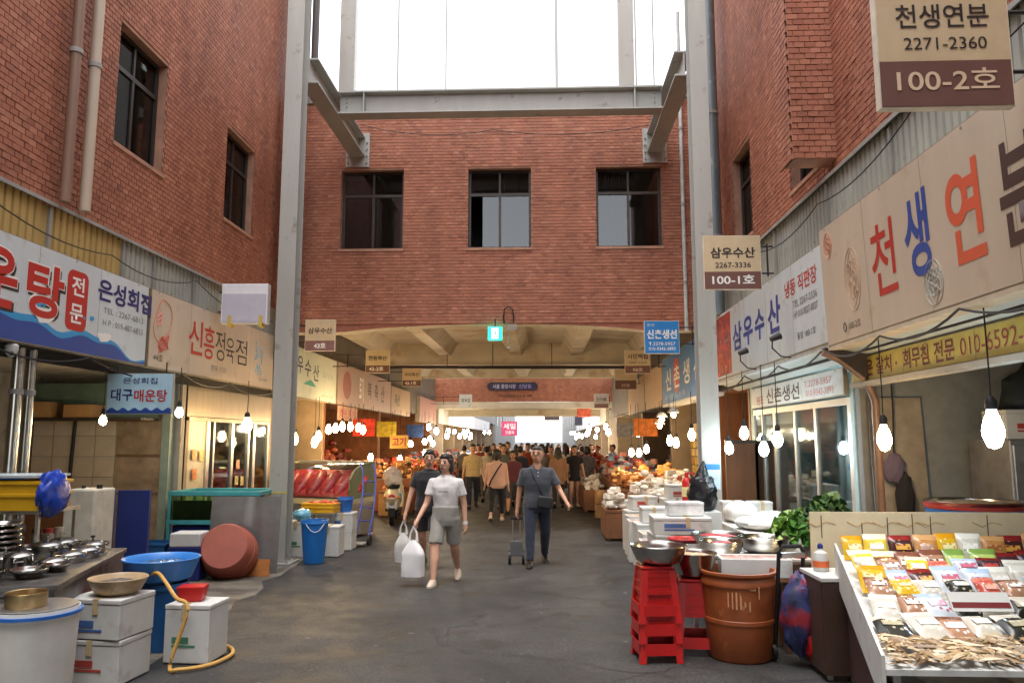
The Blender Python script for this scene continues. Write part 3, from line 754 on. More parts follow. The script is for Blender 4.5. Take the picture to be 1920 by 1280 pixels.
for s, a, bb, z in (('운', -62, 18, .3), ('탕', 36, 108, .29)):
    u0_, u1_ = uL(a, y0), uL(bb, y0)
    letter(t, s, u0_ + .03, z - .03, u1_ - u0_, .56, INK, .05, -.002); letter(t, s, u0_ - .01, z - .005, u1_ - u0_ + .02, .58, WHITE, .06, -.003); letter(t, s, u0_, z, u1_ - u0_, .56, RED, .03, -.0045)
ua, ub = uL(114, y0), uL(154, y0)
b = MB(); pts = []
for cx, cz, a0 in ((ub - .09, .8, 0), (ua + .09, .8, pi/2), (ua + .09, .33, pi), (ub - .09, .33, 3*pi/2)):
    pts += [(cx + .09 * cos(a0 + k * pi / 10), cz + .09 * sin(a0 + k * pi / 10)) for k in range(6)]
b.poly(pts, -.003, -.0005); b.obj('badge', RED, t, smooth=False)
letter(t, '전', ua + .07, .62, ub - ua - .14, .21, WHITE, .02, -.0045); letter(t, '문', ua + .07, .32, ub - ua - .14, .21, WHITE, .02, -.0045)
ua, ub = uL(173, y0), uL(276, y0)
letter(t, '은성회집', ua, .65, ub - ua, .26, NAVY, .028, -.0035)
ua, ub = uL(186, y0), uL(262, y0)
letter(t, 'TEL : 2267-6813', ua, .52, ub - ua, .07, GREYI, .0, -.003); letter(t, 'H P : 019-487-6813', ua, .38, ub - ua, .07, GREYI, 0, -.003)
# --- butcher sign
y0, y1 = 9.56, 14.1
t, L, H = panel_sign('beige butcher sign with thin red and black letters and a pig sketch', -1, y0, y1, 2.73, 3.75, BEIGE)
for s, a, bb, z, h, c, w in (('신', 350, 377, .3, .5, RED, .012), ('흥', 379, 399, .28, .5, RED, .008), ('정', 401, 419, .3, .46, INK, -.004), ('육', 421, 437, .3, .4, INK, -.004), ('점', 440, 461, .32, .42, INK, -.004)):
    letter(t, s, uL(a, y0), z, uL(bb, y0) - uL(a, y0), h, c, w)
letter(t, '한우 전문', uL(395, y0), .12, .55, .09, GREYI, 0); letter(t, '44호', uL(285, y0), .1, .25, .09, INK, 0); letter(t, '2267-4480', uL(485, y0), .12, .4, .06, GREYI, 0)
def sketch(t, pts, r, mat, name='line_drawing'):
    b = MB(); b.tube([(p[0], -.002, p[1]) for p in pts], r, 5); return b.obj(name, mat, t)
PINKI, SKYI, TEALI = ink((206, 106, 84)), ink((140, 178, 196)), ink((60, 168, 150))
u = uL(300, y0)
sketch(t, [(u + .28 * cos(a) * (.8 + .2 * sin(2 * a)), .62 + .3 * sin(a)) for a in [i * pi / 11 for i in range(23)]], .005, PINKI)
for k in range(9): sketch(t, [(u - .08 + .03 * k + .02 * sin(i * 2 + k), .2 + .05 * i + .01 * k) for i in range(5)], .008, PINKI)
for k in range(6): sketch(t, [(u - .15 + .07 * (k % 2), .55 + .03 * k), (u - .1 + .07 * (k % 2), .6 + .03 * k)], .01, PINKI)
u = uL(484, y0)
for k in range(14): sketch(t, [(u + .3 * sin(k * 1.9) * .5, .45 + .22 * cos(k * 2.7)), (u + .3 * sin(k * 1.9 + .8) * .6, .5 + .3 * cos(k * 2.7 + .7))], .009, SKYI)
# --- fish shop sign, mauve sign, tan boards, pink board on the left beyond the column
y0, y1 = 14.35, 18.5
t, L, H = panel_sign('pale green fish shop sign with thin navy letters beyond the column', -1, y0, y1, 2.68, 3.72, M('pale_green_face', (214, 222, 208), rough=.5, var=.05))
for s, a, bb, z, h in (('삼', 538, 554, .5, .36), ('우', 557, 568, .5, .36), ('수', 571, 583, .47, .36), ('산', 587, 598, .42, .36)): letter(t, s, uL(a, y0), z, uL(bb, y0) - uL(a, y0), h, ink((40, 70, 100)), .012)
b = MB(); u = uL(583, y0); b.poly([(u - .5, .3), (u + .42, .28), (u + .2, .37), (u, .42), (u - .25, .37)], -.003, 0); b.obj('mountain_print', TEALI, t, smooth=False)
letter(t, '2267-3336', uL(604, y0), .55, .9, .1, ink((170, 190, 180)), 0); letter(t, '삼우수산 43호', uL(604, y0), .1, .95, .06, GREYI, 0)
y0, y1 = 18.65, 25.2
t, L, H = panel_sign('mauve meat shop sign with a long red emblem', -1, y0, y1, 2.68, 3.72, M('mauve_face', (178, 150, 140), rough=.5, var=.05))
b = MB(); b.poly([(.9 + .42 * cos(a), .52 + .36 * sin(a)) for a in [2*pi*i/20 for i in range(20)]], -.002, 0); b.obj('emblem', ink((158, 84, 66)), t, smooth=False)
letter(t, '토기', 2.2, .18, .5, .7, WHITE, .03)
for k, s in enumerate('복축산'): letter(t, s, 3.2 + .9 * k, .3, .5, .5, BROWNI, .02)
for zz in (.55, .66, .77): sketch(t, [(5.6, zz), (6.3, zz)], .006, ink((150, 110, 100)))
y0, y1 = 25.3, 28.9
t, L, H = panel_sign('small tan sign after the mauve meat sign', -1, y0, y1, 2.68, 3.6, M('tan_face', (172, 142, 110), rough=.5, var=.06)); letter(t, '축산', .6, .3, .9, .4, BROWNI, .02)
t, L, H = panel_sign('dusky pink sign board in front of the far brick bridge', -1, 31.2, 36.2, 2.55, 3.6, M('pink_face', (176, 126, 116), rough=.5, var=.06))
# --- right row
y0, y1 = 3.6, 7.9
T2 = .035
t, L, H = panel_sign('big cream shop sign with red blue and orange brush letters', 1, y0, y1, 2.74, 3.95, BEIGE, x=2.9, thick=.24, tilt=T2)
for s, a, bb, z, h, c in (('천', 1646, 1692, .28, .62, RED), ('생', 1712, 1760, .3, .66, BLUE), ('연', 1796, 1866, .26, .68, ORANGE), ('분', 1900, 1985, .24, .66, BROWNI)):
    letter(t, s, uR(a, y1, 2.9), z, uR(bb, y1, 2.9) - uR(a, y1, 2.9), h, c, .01 if s == '천' else .022)
def rosette(u, z, rx, rz, mat):
    for k in range(4):
        f = 1 - k * .2; sketch(t, [(u + rx * f * cos(a), z + rz * f * sin(a) + .03 * sin(5 * a) * (k % 2)) for a in [2*pi*i/22 for i in range(23)]], .0028, mat, 'emblem')
    for k in range(7): sketch(t, [(u - rx * .5 + rx * .16 * k + .02 * sin(i * 2.2 + k), z - rz * .6 + rz * .17 * i) for i in range(8)], .0024, mat, 'emblem')
rosette(uR(1607, y1, 2.9), .55, .17, .3, ink((196, 160, 126))); rosette(uR(1758, y1, 2.9), .22, .14, .17, ink((176, 178, 168))); rosette(uR(1566, y1, 2.9), 1.0, .1, .13, ink((214, 150, 124)))
letter(t, '100-2호', uR(1593, y1, 2.9), .1, .26, .07, INK, 0); sketch(t, [(uR(1585, y1, 2.9) + .03 * cos(a), .135 + .045 * sin(a)) for a in [2*pi*i/12 for i in range(13)]], .004, INK)
b = MB(); b.box(0, L, .0, .3, -.035, -.002); b.obj('lower_rail', M('cream_rail', (206, 190, 164)), t, smooth=False)
y0, y1 = 8.02, 13.45
t, L, H = panel_sign('white fish shop sign with slim blue letters and a crab photograph', 1, y0, y1, 2.8, 3.88, WBOARD)
CRAB = M('crab_photo', (176, 66, 40), rough=.4, var=.75, scale=7, dirt=((226, 190, 160), 9, .6))
u = uR(1369, y1); b = MB(); b.box(.015, u, -.002, 0, .05, H - .05); b.obj('photograph', CRAB, t, smooth=False)
for s, a, bb, z, h in (('삼', 1373, 1390, .36, .42), ('우', 1393, 1411, .36, .42), ('수', 1415, 1433, .36, .42), ('산', 1440, 1464, .36, .46)): letter(t, s, uR(a, y1), z, uR(bb, y1) - uR(a, y1), h, ink((40, 52, 140)), .03)
letter(t, '냉동 직판장', uR(1474, y1), .7, uR(1536, y1) - uR(1474, y1), .2, RED, .015)
letter(t, 'TEL 2267-3336', uR(1488, y1), .54, uR(1535, y1) - uR(1488, y1), .085, GREYI, .01); letter(t, 'HP 010-9027-8027', uR(1489, y1), .41, uR(1535, y1) - uR(1489, y1), .085, GREYI, .01); letter(t, '중앙 100-1호', uR(1494, y1), .15, uR(1529, y1) - uR(1494, y1), .085, INK, 0)
for px in (1412, 1477):                                # little spot lamps aimed at the sign
    u = uR(px, y1); s_ = MB(); s_.tube([(u, .05, -.02), (u, -.1, .0), (u, -.2, .1), (u + .02, -.2, .2)], .009); s_.T = None
    s_.cyl((u + .02, -.22, .2), (u + .01, -.1, .25), .03, .045, 12); tt = s_.obj('sign_spotlight', BLACK, t)
t2 = MB(); t2.box(0, L, .02, .35, -.05, -.002); t2.obj('lower_rail', M('white_rail', (214, 218, 216)), t, smooth=False)
y0, y1 = 14.0, 19.2
t, L, H = panel_sign('blue fish shop sign with white letters and a red seal beyond the column', 1, y0, y1, 2.66, 3.78, M('blue_face', (58, 124, 190), rough=.4, var=.05))
for k, (s, c) in enumerate((('신', WHITE), ('촌', WHITE), ('생', WHITE), ('선', WHITE))): letter(t, s, .55 + 1.15 * k, .3, .75, .5, c, .02, -.004)
b = MB(); b.poly([(2.0 + .42 * cos(a), .58 + .4 * sin(a)) for a in [2*pi*i/18 for i in range(18)]], -.0025, 0); b.obj('seal', ink((190, 70, 66)), t, smooth=False)
letter(t, '수산물 도소매', .4, .08, 2.6, .12, ink((170, 206, 232)), 0)
b = MB(); b.box(0, L, -.01, .3, -.06, -.002); b.obj('lower_rail', M('white_rail', (214, 218, 216)), t, smooth=False)
for a_, b_, lab in ((19.3, 22.6, 'blank tan board next to the blue sign'), (22.7, 27.0, 'blank tan board further in after its twin')):
    panel_sign(lab, 1, a_, b_, 2.66, 3.72, M('tan_board', (186, 150, 108), rough=.6, var=.08))
# --- yellow inner sign and small white inner sign
y0, y1 = 3.6, 8.35
t, L, H = panel_sign('yellow kimchi sign with dark red letters under the cream sign', 1, y0, y1, 2.4, 2.66, M('yellow_face', (204, 188, 96), rough=.45, var=.08), x=3.3, thick=.06)
DRED = ink((112, 36, 40))
letter(t, '젓은 갈치', uR(1605, y1, 3.3), .045, uR(1667, y1, 3.3) - uR(1605, y1, 3.3), .17, DRED, .02)
letter(t, '·', uR(1674, y1, 3.3), .1, .035, .035, DRED, 0); letter(t, '회무침', uR(1689, y1, 3.3), .045, uR(1737, y1, 3.3) - uR(1689, y1, 3.3), .18, DRED, .02)
letter(t, '전문', uR(1747, y1, 3.3), .045, uR(1786, y1, 3.3) - uR(1747, y1, 3.3), .18, DRED, .02); letter(t, '010-6592-8532', uR(1797, y1, 3.3), .06, 1.2, .14, ink((150, 60, 56)), .0)
b = MB(); b.box(0, L, -.03, .1, -.05, -.002); b.obj('rail', STEEL_W, t, smooth=False)
y0, y1 = 8.75, 12.6
t, L, H = panel_sign('slim white fish shop sign over the glass doors', 1, y0, y1, 2.3, 2.62, WBOARD, x=3.36, thick=.05)
letter(t, '원조', .3, .05, .4, .13, RED, .01); letter(t, '신촌생선', .85, .04, 1.5, .22, INK, .02); letter(t, 'T.2278-5957', 2.55, .17, .95, .08, ink((200, 120, 116)), 0); letter(t, '010-9342-3893', 2.6, .05, .95, .08, ink((200, 120, 116)), 0)
b = MB(); b.add([(-.0, -.44, .12), (L, -.44, .12), (L, 0.0, .5), (0, 0.0, .5)], [(0, 1, 2, 3)]); 
# awning soffits between the big signs and the inner signs
for ya, yb, za, zb, nm, lab in ((3.6, 7.95, 2.73, 2.665, 'pale_soffit', 'pale grey soffit panel under the cream sign'), (8.02, 13.4, 2.79, 2.64, 'pale_soffit', 'pale grey soffit panel under the white fish sign')):
    b = MB(); b.add([(2.98, ya, za), (3.36, ya, zb), (3.36, yb, zb), (2.98, yb, za), (2.98, ya, za + .02), (3.36, ya, zb + .02), (3.36, yb, zb + .02), (2.98, yb, za + .02)], [(0,3,2,1), (4,5,6,7), (0,1,5,4), (2,3,7,6)])
    tag(b.obj('awning_soffit', M(nm, (190, 200, 196), rough=.4, var=.08), smooth=False), lab, 'soffit')
b = MB(); b.box(0, L, 0, .05, 0, .1)
# dark gutter box and brown downpipe at the shop boundary
t = thing('gutter_end', 'dark gutter end with brown downpipe between the cream and white signs', 'gutter', (3.0, 8.0, 0), 0)
b = MB(); b.poly([(-.12, 2.74), (.4, 2.74), (.4, 2.42), (.3, 2.42)], -.06, .06); b.obj('gutter_box', M('rust_dark', (50, 40, 36), rough=.6, var=.3), t, smooth=False)
b = MB(); b.tube([(-.12, .0, 2.7), (.05, 0, 2.62), (.3, 0, 2.42), (.38, 0, 2.2), (.38, 0, .05)], .04, 10); b.obj('downpipe', M('brown_downpipe', (120, 92, 74), rough=.5, var=.2), t)

# --- blade signs hung across the alley (they face the camera side)
TANF = M('tan_blade_face', (206, 184, 148), rough=.5, var=.06); BRNF = M('brown_blade_band', (112, 76, 68), rough=.5, var=.05)
def blade(label, Y, pxa, pxb, pya, pyb, side, top, lines, face=TANF, band=BRNF, split=.36, tw=0.0):
    p, q = AY(pxa, pyb, Y), AY(pxb, pya, Y); w, h = q.x - p.x, q.z - p.z
    t = thing('blade_sign', label, 'sign', (p.x, Y, p.z), tw)
    b = MB(); b.box(0, w, .003, .06, 0, h); b.obj('case', M('pale_edge', (222, 210, 188)), t, smooth=False)
    b = MB(); b.box(.008, w - .008, 0, .0025, h * split if band else .008, h - .008); b.obj('upper_face', face, t, smooth=False)
    if band: b = MB(); b.box(.008, w - .008, 0, .0025, .008, h * split); b.obj('number_band', band, t, smooth=False)
    for s, x, z, ww, hh, c, bd in lines: letter(t, s, x * w, z * h, ww * w, hh * h, c, bd)
    xe = (-5.02 if side < 0 else 2.96) - p.x                # bracket arms back to the shop front
    b = MB()
    xs_ = 0 if side < 0 else w
    for zz in (.3, .8): b.cyl((xs_, .03, h * zz), (xe, .03, h * zz), .012, n=6)
    b.cyl((xs_ + (xe - xs_) * .55, .03, h * .25), (xs_ + (xe - xs_) * .55, .03, h * .85), .012, n=6)
    b.obj('bracket', BLACK, t); return t
blade('tan and brown blade sign reading 100-2', 4.2, 1652, 1886, -25, 203, 1, '', [('100-2호', .13, .14, .76, .18, ink((226, 200, 170)), .01), ('2271-2360', .2, .48, .62, .1, INK, .0), ('천생연분', .15, .66, .7, .2, INK, .01)], split=.385)
blade('tan and brown blade sign reading 100-1 in front of the steel column', 9.77, 1321, 1425, 441, 543, 1, '', [('100-1호', .14, .1, .74, .17, WHITE, .02), ('2267-3336', .2, .4, .62, .1, INK, 0.01), ('삼우수산', .12, .58, .78, .2, INK, .025)], split=.33)
blade('tan and mauve blade sign reading 43 beside the column', 14.25, 571, 629, 599, 658, -1, '', [('43호', .3, .09, .4, .17, WHITE, .03), ('삼우수산', .1, .55, .8, .2, INK, .02)], split=.33, band=M('mauve_band', (132, 92, 88)))
blade('dim tan blade sign reading 42-2 under the bridge', 18.0, 685, 731, 656, 699, -1, '', [('42-2호', .15, .1, .6, .17, WHITE, .02), ('한동축산', .12, .55, .76, .2, INK, .02)], split=.33)
blade('dim tan blade sign reading 42-1 deeper under the bridge', 23.0, 754, 790, 690, 724, -1, '', [('42-1호', .15, .1, .6, .17, WHITE, .02), ('우리축산', .12, .55, .76, .2, INK, .02)], split=.33)
blade('square blue blade sign with white fish shop letters', 14.2, 1209, 1273, 601, 663, 1, '', [('신촌생선', .07, .45, .86, .28, WHITE, .03), ('T.2278-5957', .12, .25, .76, .1, WHITE, .01), ('010-9342-3893', .12, .1, .76, .1, WHITE, .01), ('원조', .08, .83, .22, .08, WHITE, 0)], face=M('bright_blue_face', (44, 130, 200), rough=.4, var=.04), band=None)
blade('brown blade sign reading 98 under the bridge', 18.6, 1172, 1219, 656, 700, 1, '', [('98호', .3, .09, .4, .15, ink((200, 180, 170)), .02), ('시민떡집', .1, .62, .8, .22, INK, .02), ('2267-1210', .15, .42, .7, .1, INK, 0)], split=.33)
blade('brown blade sign reading 97 deeper under the bridge', 23.5, 1153, 1193, 692, 730, 1, '', [('97호', .3, .12, .4, .17, ink((200, 170, 150)), .02)], split=.45)
blade('far white blade sign with green print by the brick bridge', 34.0, 861, 885, 739, 764, -1, '', [('정육점', .15, .4, .7, .3, ink((70, 110, 100)), .02)], face=WBOARD, band=None)
blade('far grey blade sign by the brick bridge across from its white twin', 34.5, 1114, 1141, 738, 765, 1, '', [('건어물', .15, .5, .7, .25, INK, .02)], face=M('grey_blade', (170, 160, 152)), split=.3)
# small blue hanging sign and the blank white box sign
p = AY(197, 776, 9.05); q = AY(322, 699, 9.05); w, h = q.x - p.x, q.z - p.z
t = thing('hanging_sign', 'small sky blue hanging sign for cod soup with a wave along its foot', 'sign', (p.x, 9.05, p.z), radians(4))
b = MB(); b.box(0, w, .003, .05, 0, h); b.obj('case', STEEL_W, t, smooth=False)
b = MB(); b.box(.008, w - .008, 0, .0025, .008, h - .008); b.obj('face', M('sky_face', (180, 216, 230), rough=.4, var=.06), t, smooth=False)
letter(t, '은성회집', .24 * w, .74 * h, .52 * w, .15 * h, NAVY, .01); letter(t, '대구', .07 * w, .32 * h, .33 * w, .3 * h, NAVY, .02); letter(t, '매운탕', .42 * w, .3 * h, .5 * w, .3 * h, RED, .02)
b = MB(); b.poly([(w - .01, .01)] + [(w - .01 - (w - .02) * i / 40, .06 + .018 * sin(i * .9)) for i in range(41)] + [(.01, .01)], -.002, 0); b.obj('wave_print', BLUE, t, smooth=False)
b = MB(); b.cyl((.1, .03, h), (.1, .03, 2.74 - p.z), .008, n=6); b.cyl((w - .1, .03, h), (w - .1, .03, 2.74 - p.z), .008, n=6); b.obj('hanger', BLACK, t)
p = AY(413, 606, 11.4); q = AY(502, 531, 11.4); w, h = q.x - p.x, q.z - p.z
t = thing('blank_sign_box', 'blank white box sign with yellow straps above the butcher sign', 'sign', (p.x, 11.4, p.z), radians(2))
b = MB(); b.box(0, w, .003, .14, 0, h); b.obj('case', M('white_box', (234, 232, 232), rough=.5, var=.03), t, smooth=False, bev=.006)
b = MB(); b.box(.02, w - .02, -.004, .003, .02, h * .74); b.obj('faded_face', M('lilac_face', (196, 192, 202), rough=.5, var=.04), t, smooth=False)
for x in (.16, .83):
    b = MB(); b.box(x * w, x * w + .05, -.012, .15, -.05, .12); b.obj('strap', M('yellow_strap', (206, 176, 74)), t, smooth=False)
b = MB(); b.cyl((0, .07, h * .3), (-5.0 - p.x, .07, h * .3), .014, n=6); b.cyl((0, .07, h * .8), (-5.0 - p.x, .07, h * .8), .014, n=6); b.obj('bracket', BLACK, t)
# emergency exit box, hung under the bridge edge
p = AY(928, 637, 14.85)
t = thing('exit_sign', 'glowing green emergency exit box under the brick bridge', 'sign', (p.x, 14.85, p.z), 0)
b = MB(); b.box(-.135, .135, 0.003, .08, 0, .26); b.obj('case', EM('exit_green', (20, 196, 160), 1.3), t, smooth=False)
b = MB(); b.box(-.065, .065, -.002, .001, .03, .23); b.obj('door_print', EM('exit_white', (225, 255, 245), 1.6), t, smooth=False)
b = MB(); b.sph((.01, -.004, .19), .018, .003, .018, n=8, m=6); b.box(-.005, .025, -.006, -.002, .1, .17); b.box(-.03, .0, -.006, -.002, .06, .1); b.box(.02, .05, -.006, -.002, .05, .1); b.obj('running_figure', M('exit_figure', (0, 120, 80)), t)
b = MB(); b.cyl((.0, .04, .26), (.0, .04, .42), .012, n=6); b.obj('hanger', BLACK, t)
t = thing('cable_loop', 'dark cable looping out of the brick above the exit box', 'cable', (AY(948, 600, 14.96).x, 14.96, 4.1), 0)
b = MB(); b.tube([(-.03, 0, -.02), (-.04, -.03, .12), (-.02, -.05, .26), (.06, -.05, .31), (.14, -.04, .25), (.16, -.02, .1), (.15, 0, -.0)], .014); b.obj('cable', BLACK, t)
b = MB(); b.box(.02, .22, -.06, 0, -.16, -.04); b.cyl((.08, -.03, -.16), (.06, -.03, -.5), .012); b.sph((.06, -.03, -.52), .035); b.obj('junction_box', M('grey_junction', (150, 140, 126)), t)
# far oval sign with its line of script
p = AY(961, 724, B2Y - .12)
t = thing('oval_sign', 'dark navy oval sign board on the far brick bridge', 'sign', (p.x, B2Y - .12, p.z), 0)
b = MB(); pts = [(1.0 + .2 * cos(a), .2 * sin(a)) for a in [-pi/2 + pi*i/8 for i in range(9)]] + [(-1.0 + .2 * cos(a), .2 * sin(a)) for a in [pi/2 + pi*i/8 for i in range(9)]]
b.poly(pts, 0, .08); b.obj('board', M('navy_board', (38, 30, 58), rough=.4), t, smooth=False)
letter(t, '서울 중앙시장', -.95, -.1, 1.1, .2, ink((180, 176, 196)), .01); letter(t, '신당동', .3, -.1, .6, .2, ink((140, 136, 190)), .01)
b = MB(); b.box(-.9, .9, .0, .05, .2, .24); b.obj('gold_trim', M('gold_trim', (170, 130, 60)), t, smooth=False)
t = thing('script_sign', 'line of dark script with an arrow below the oval board', 'sign', (p.x, B2Y - .05, p.z - .52), 0)
letter(t, '지하쇼핑센터 가는길', -.7, 0, 1.3, .16, BROWNI, .01); b = MB(); b.poly([(.68, .05), (.85, .05), (.85, .02), (.95, .08), (.85, .14), (.85, .11), (.68, .11)], -.004, 0); b.obj('arrow', BROWNI, t, smooth=False)

# sagging cables strung along both shop fronts
def cable_run(label, pts, r=.01):
    b = MB(); out = []
    for i in range(len(pts) - 1):
        a, c = Vector(pts[i]), Vector(pts[i + 1]); sag = .05 + .04 * (c - a).length
        for k in range(8): u = k / 8; q = a.lerp(c, u); q.z -= sag * 4 * u * (1 - u); out.append(q)
    out.append(Vector(pts[-1])); b.tube(out, r, 6); tag(b.obj('cable', BLACK), label, 'cable')
cable_run('black cable sagging along the foot of the soup shop and butcher signs', [(-4.99, 4.5, 2.72), (-4.98, 6.4, 2.71), (-4.98, 8.2, 2.7), (-4.98, 10.4, 2.71), (-4.98, 12.0, 2.7), (-4.98, 14.0, 2.7)])
cable_run('thin cable draped over the corrugated yellow fascia', [(-5.06, 4.6, 4.05), (-5.05, 6.2, 4.1), (-5.05, 8.6, 3.95), (-5.05, 10.8, 4.1), (-5.05, 14.0, 4.0)], .007)
cable_run('black cable sagging under the cream sign rail', [(2.84, 3.8, 2.66), (2.84, 5.3, 2.69), (2.86, 6.6, 2.68), (2.88, 7.9, 2.7)])
cable_run('black cable sagging under the white fish sign rail', [(2.9, 8.1, 2.72), (2.9, 9.6, 2.71), (2.9, 11.2, 2.72), (2.9, 13.3, 2.7)])
cable_run('thin cable draped along the grey fascia cap', [(3.05, 4.2, 4.5), (3.05, 6.0, 4.55), (3.05, 8.4, 4.4), (3.05, 11.0, 4.5), (3.05, 14.0, 4.45)], .007)
cable_run('long cable sagging along the bridge wall between the columns', [(-3.7, 14.9, 8.2), (-1.0, 14.9, 8.05), (2.6, 14.9, 8.2)], .008)
# ================================================================= goods: builders
FOAM = M('white_foam', (206, 206, 202), rough=.75, var=.05, scale=4, bump=.04, bscale=90, dirt=((168, 160, 148), 5, .6))
BLUEP = M('blue_plastic', (40, 104, 186), rough=.35, var=.08, scale=3)
DBLUEP = M('navy_plastic', (26, 40, 110), rough=.4, var=.1)
REDP = M('red_plastic', (188, 26, 24), rough=.38, var=.1, scale=4)
YELP = M('yellow_plastic', (222, 170, 30), rough=.4, var=.08)
GREENP = M('dark_green_plastic', (52, 78, 58), rough=.5)
BROWNT = M('brown_rubber_tub', (150, 78, 38), rough=.5, var=.18, scale=4, dirt=((196, 140, 92), 9, .66))
TERRA = M('terracotta_rubber', (158, 84, 68), rough=.6, var=.1, scale=3)
WPLAST = M('white_film', (232, 232, 230), rough=.3, var=.06)
BPLAST = M('black_film', (22, 22, 26), rough=.28, var=.2, scale=14, bump=.6, bscale=18)
TEAL = M('teal_paint', (70, 160, 168), rough=.45, var=.12)
CHROME = M('polished_pot', (176, 174, 168), rough=.22, metal=1.0, var=.12, scale=5)
PAPER = M('newsprint', (224, 222, 216), rough=.7, var=.06)
KIMCHI = M('chilli_food', (176, 52, 36), rough=.4, var=.5, scale=30, bump=.6, bscale=60)
FISHF = M('dried_fish', (178, 146, 104), rough=.6, var=.4, scale=16, bump=.5, bscale=40)
SHRIMP = M('pale_food', (216, 176, 140), rough=.5, var=.3, scale=30, bump=.5, bscale=50)
def basin(label, loc, r, h, mat=CHROME, fill=None, name='steel_basin', handles=False, group=None, fz=.75):
    t = thing(name, label, 'basin', loc, R.uniform(0, 3), group)
    b = MB(); b.lathe([(0, .004), (r * .62, .004), (r * .78, .03), (r * .93, h * .75), (r * .97, h - .012), (r, h), (r * .985, h + .006), (r * .94, h - .004), (r * .9, h * .75), (r * .75, .045), (r * .6, .02), (0, .02)], 40)
    b.obj('bowl', mat, t)
    if fill:
        b = MB(); n = 26; vs = [(0, 0, h * fz + .03)]; fs = []
        for j in range(1, 7):
            for i in range(n):
                rr = r * .86 * j / 6; a = 2*pi*i/n
                vs.append((rr * cos(a), rr * sin(a), h * fz + .035 * (1 - (j / 6) ** 2) + .016 * noise.noise(Vector((rr * cos(a) * 22, rr * sin(a) * 22, loc[0] * 9)))))
        for i in range(n): fs.append((0, 1 + i, 1 + (i + 1) % n))
        for j in range(5):
            for i in range(n): k = (i + 1) % n; fs.append((1 + j*n + i, 1 + (j+1)*n + i, 1 + (j+1)*n + k, 1 + j*n + k))
        b.add(vs, fs); b.obj('contents', fill, t)
    if handles:
        for s in (-1, 1):
            b = MB(); b.tube([(s * r * .95, -.06, h * .7), (s * (r + .04), -.05, h * .72), (s * (r + .04), .05, h * .72), (s * r * .95, .06, h * .7)], .008); b.obj('handle', mat, t)
    return t
def foam_box(label, loc, w, d, h, rz=0.0, lid=True, fill=None, mat=FOAM, group=None, name='foam_box'):
    t = thing(name, label, 'box', loc, rz, group)
    b = MB(); th = .03
    b.taper(-w/2 + .01, w/2 - .01, -d/2 + .01, d/2 - .01, 0, th, 0); 
    for x0, x1, y0, y1 in ((-w/2, w/2, -d/2, -d/2 + th), (-w/2, w/2, d/2 - th, d/2), (-w/2, -w/2 + th, -d/2 + th, d/2 - th), (w/2 - th, w/2, -d/2 + th, d/2 - th)): b.box(x0, x1, y0, y1, th if False else 0.002, h)
    b.obj('body', mat, t, smooth=False, bev=.006)
    if lid:
        b = MB(); b.box(-w/2 - .004, w/2 + .004, -d/2 - .004, d/2 + .004, h + .002, h + .04); b.obj('lid', mat, t, smooth=False, bev=.008)
        if mat is FOAM and R.random() < .6: b = MB(); hh = h * R.uniform(.3, .5); b.box(-w * .32, w * .05, -d/2 - .0035, -d/2 - .001, hh, hh + .05); b.box(-w * .32, w * .2, -d/2 - .0035, -d/2 - .001, hh - .03, hh - .012); b.obj('printed_mark', (M('print_blue', (70, 104, 160)), M('print_green', (72, 130, 96)), M('print_red', (176, 70, 60)))[int(R.random() * 3)], t, smooth=False)
        if mat is FOAM: b = MB(); x_ = R.uniform(-.1, .1) * w; b.box(x_ - .024, x_ + .024, -d/2 - .007, d/2 + .007, h + .0405, h + .0425); b.box(x_ - .024, x_ + .024, -d/2 - .0075, -d/2 - .0055, h - .07, h + .0425); b.obj('tape', M('packing_tape', (196, 176, 136), rough=.25), t, smooth=False)
    elif fill:
        b = MB(); n = 10; vs = []; fs = []
        for j in range(n + 1):
            for i in range(n + 1):
                x, y = -w/2 + th + (w - 2*th) * i / n, -d/2 + th + (d - 2*th) * j / n
                vs.append((x, y, h - .02 + .03 * noise.noise(Vector((x * 14, y * 14, loc[1])))))
        for j in range(n):
            for i in range(n): fs.append((j*(n+1)+i, j*(n+1)+i+1, (j+1)*(n+1)+i+1, (j+1)*(n+1)+i))
        b.add(vs, fs); b.obj('contents', fill, t)
    return t
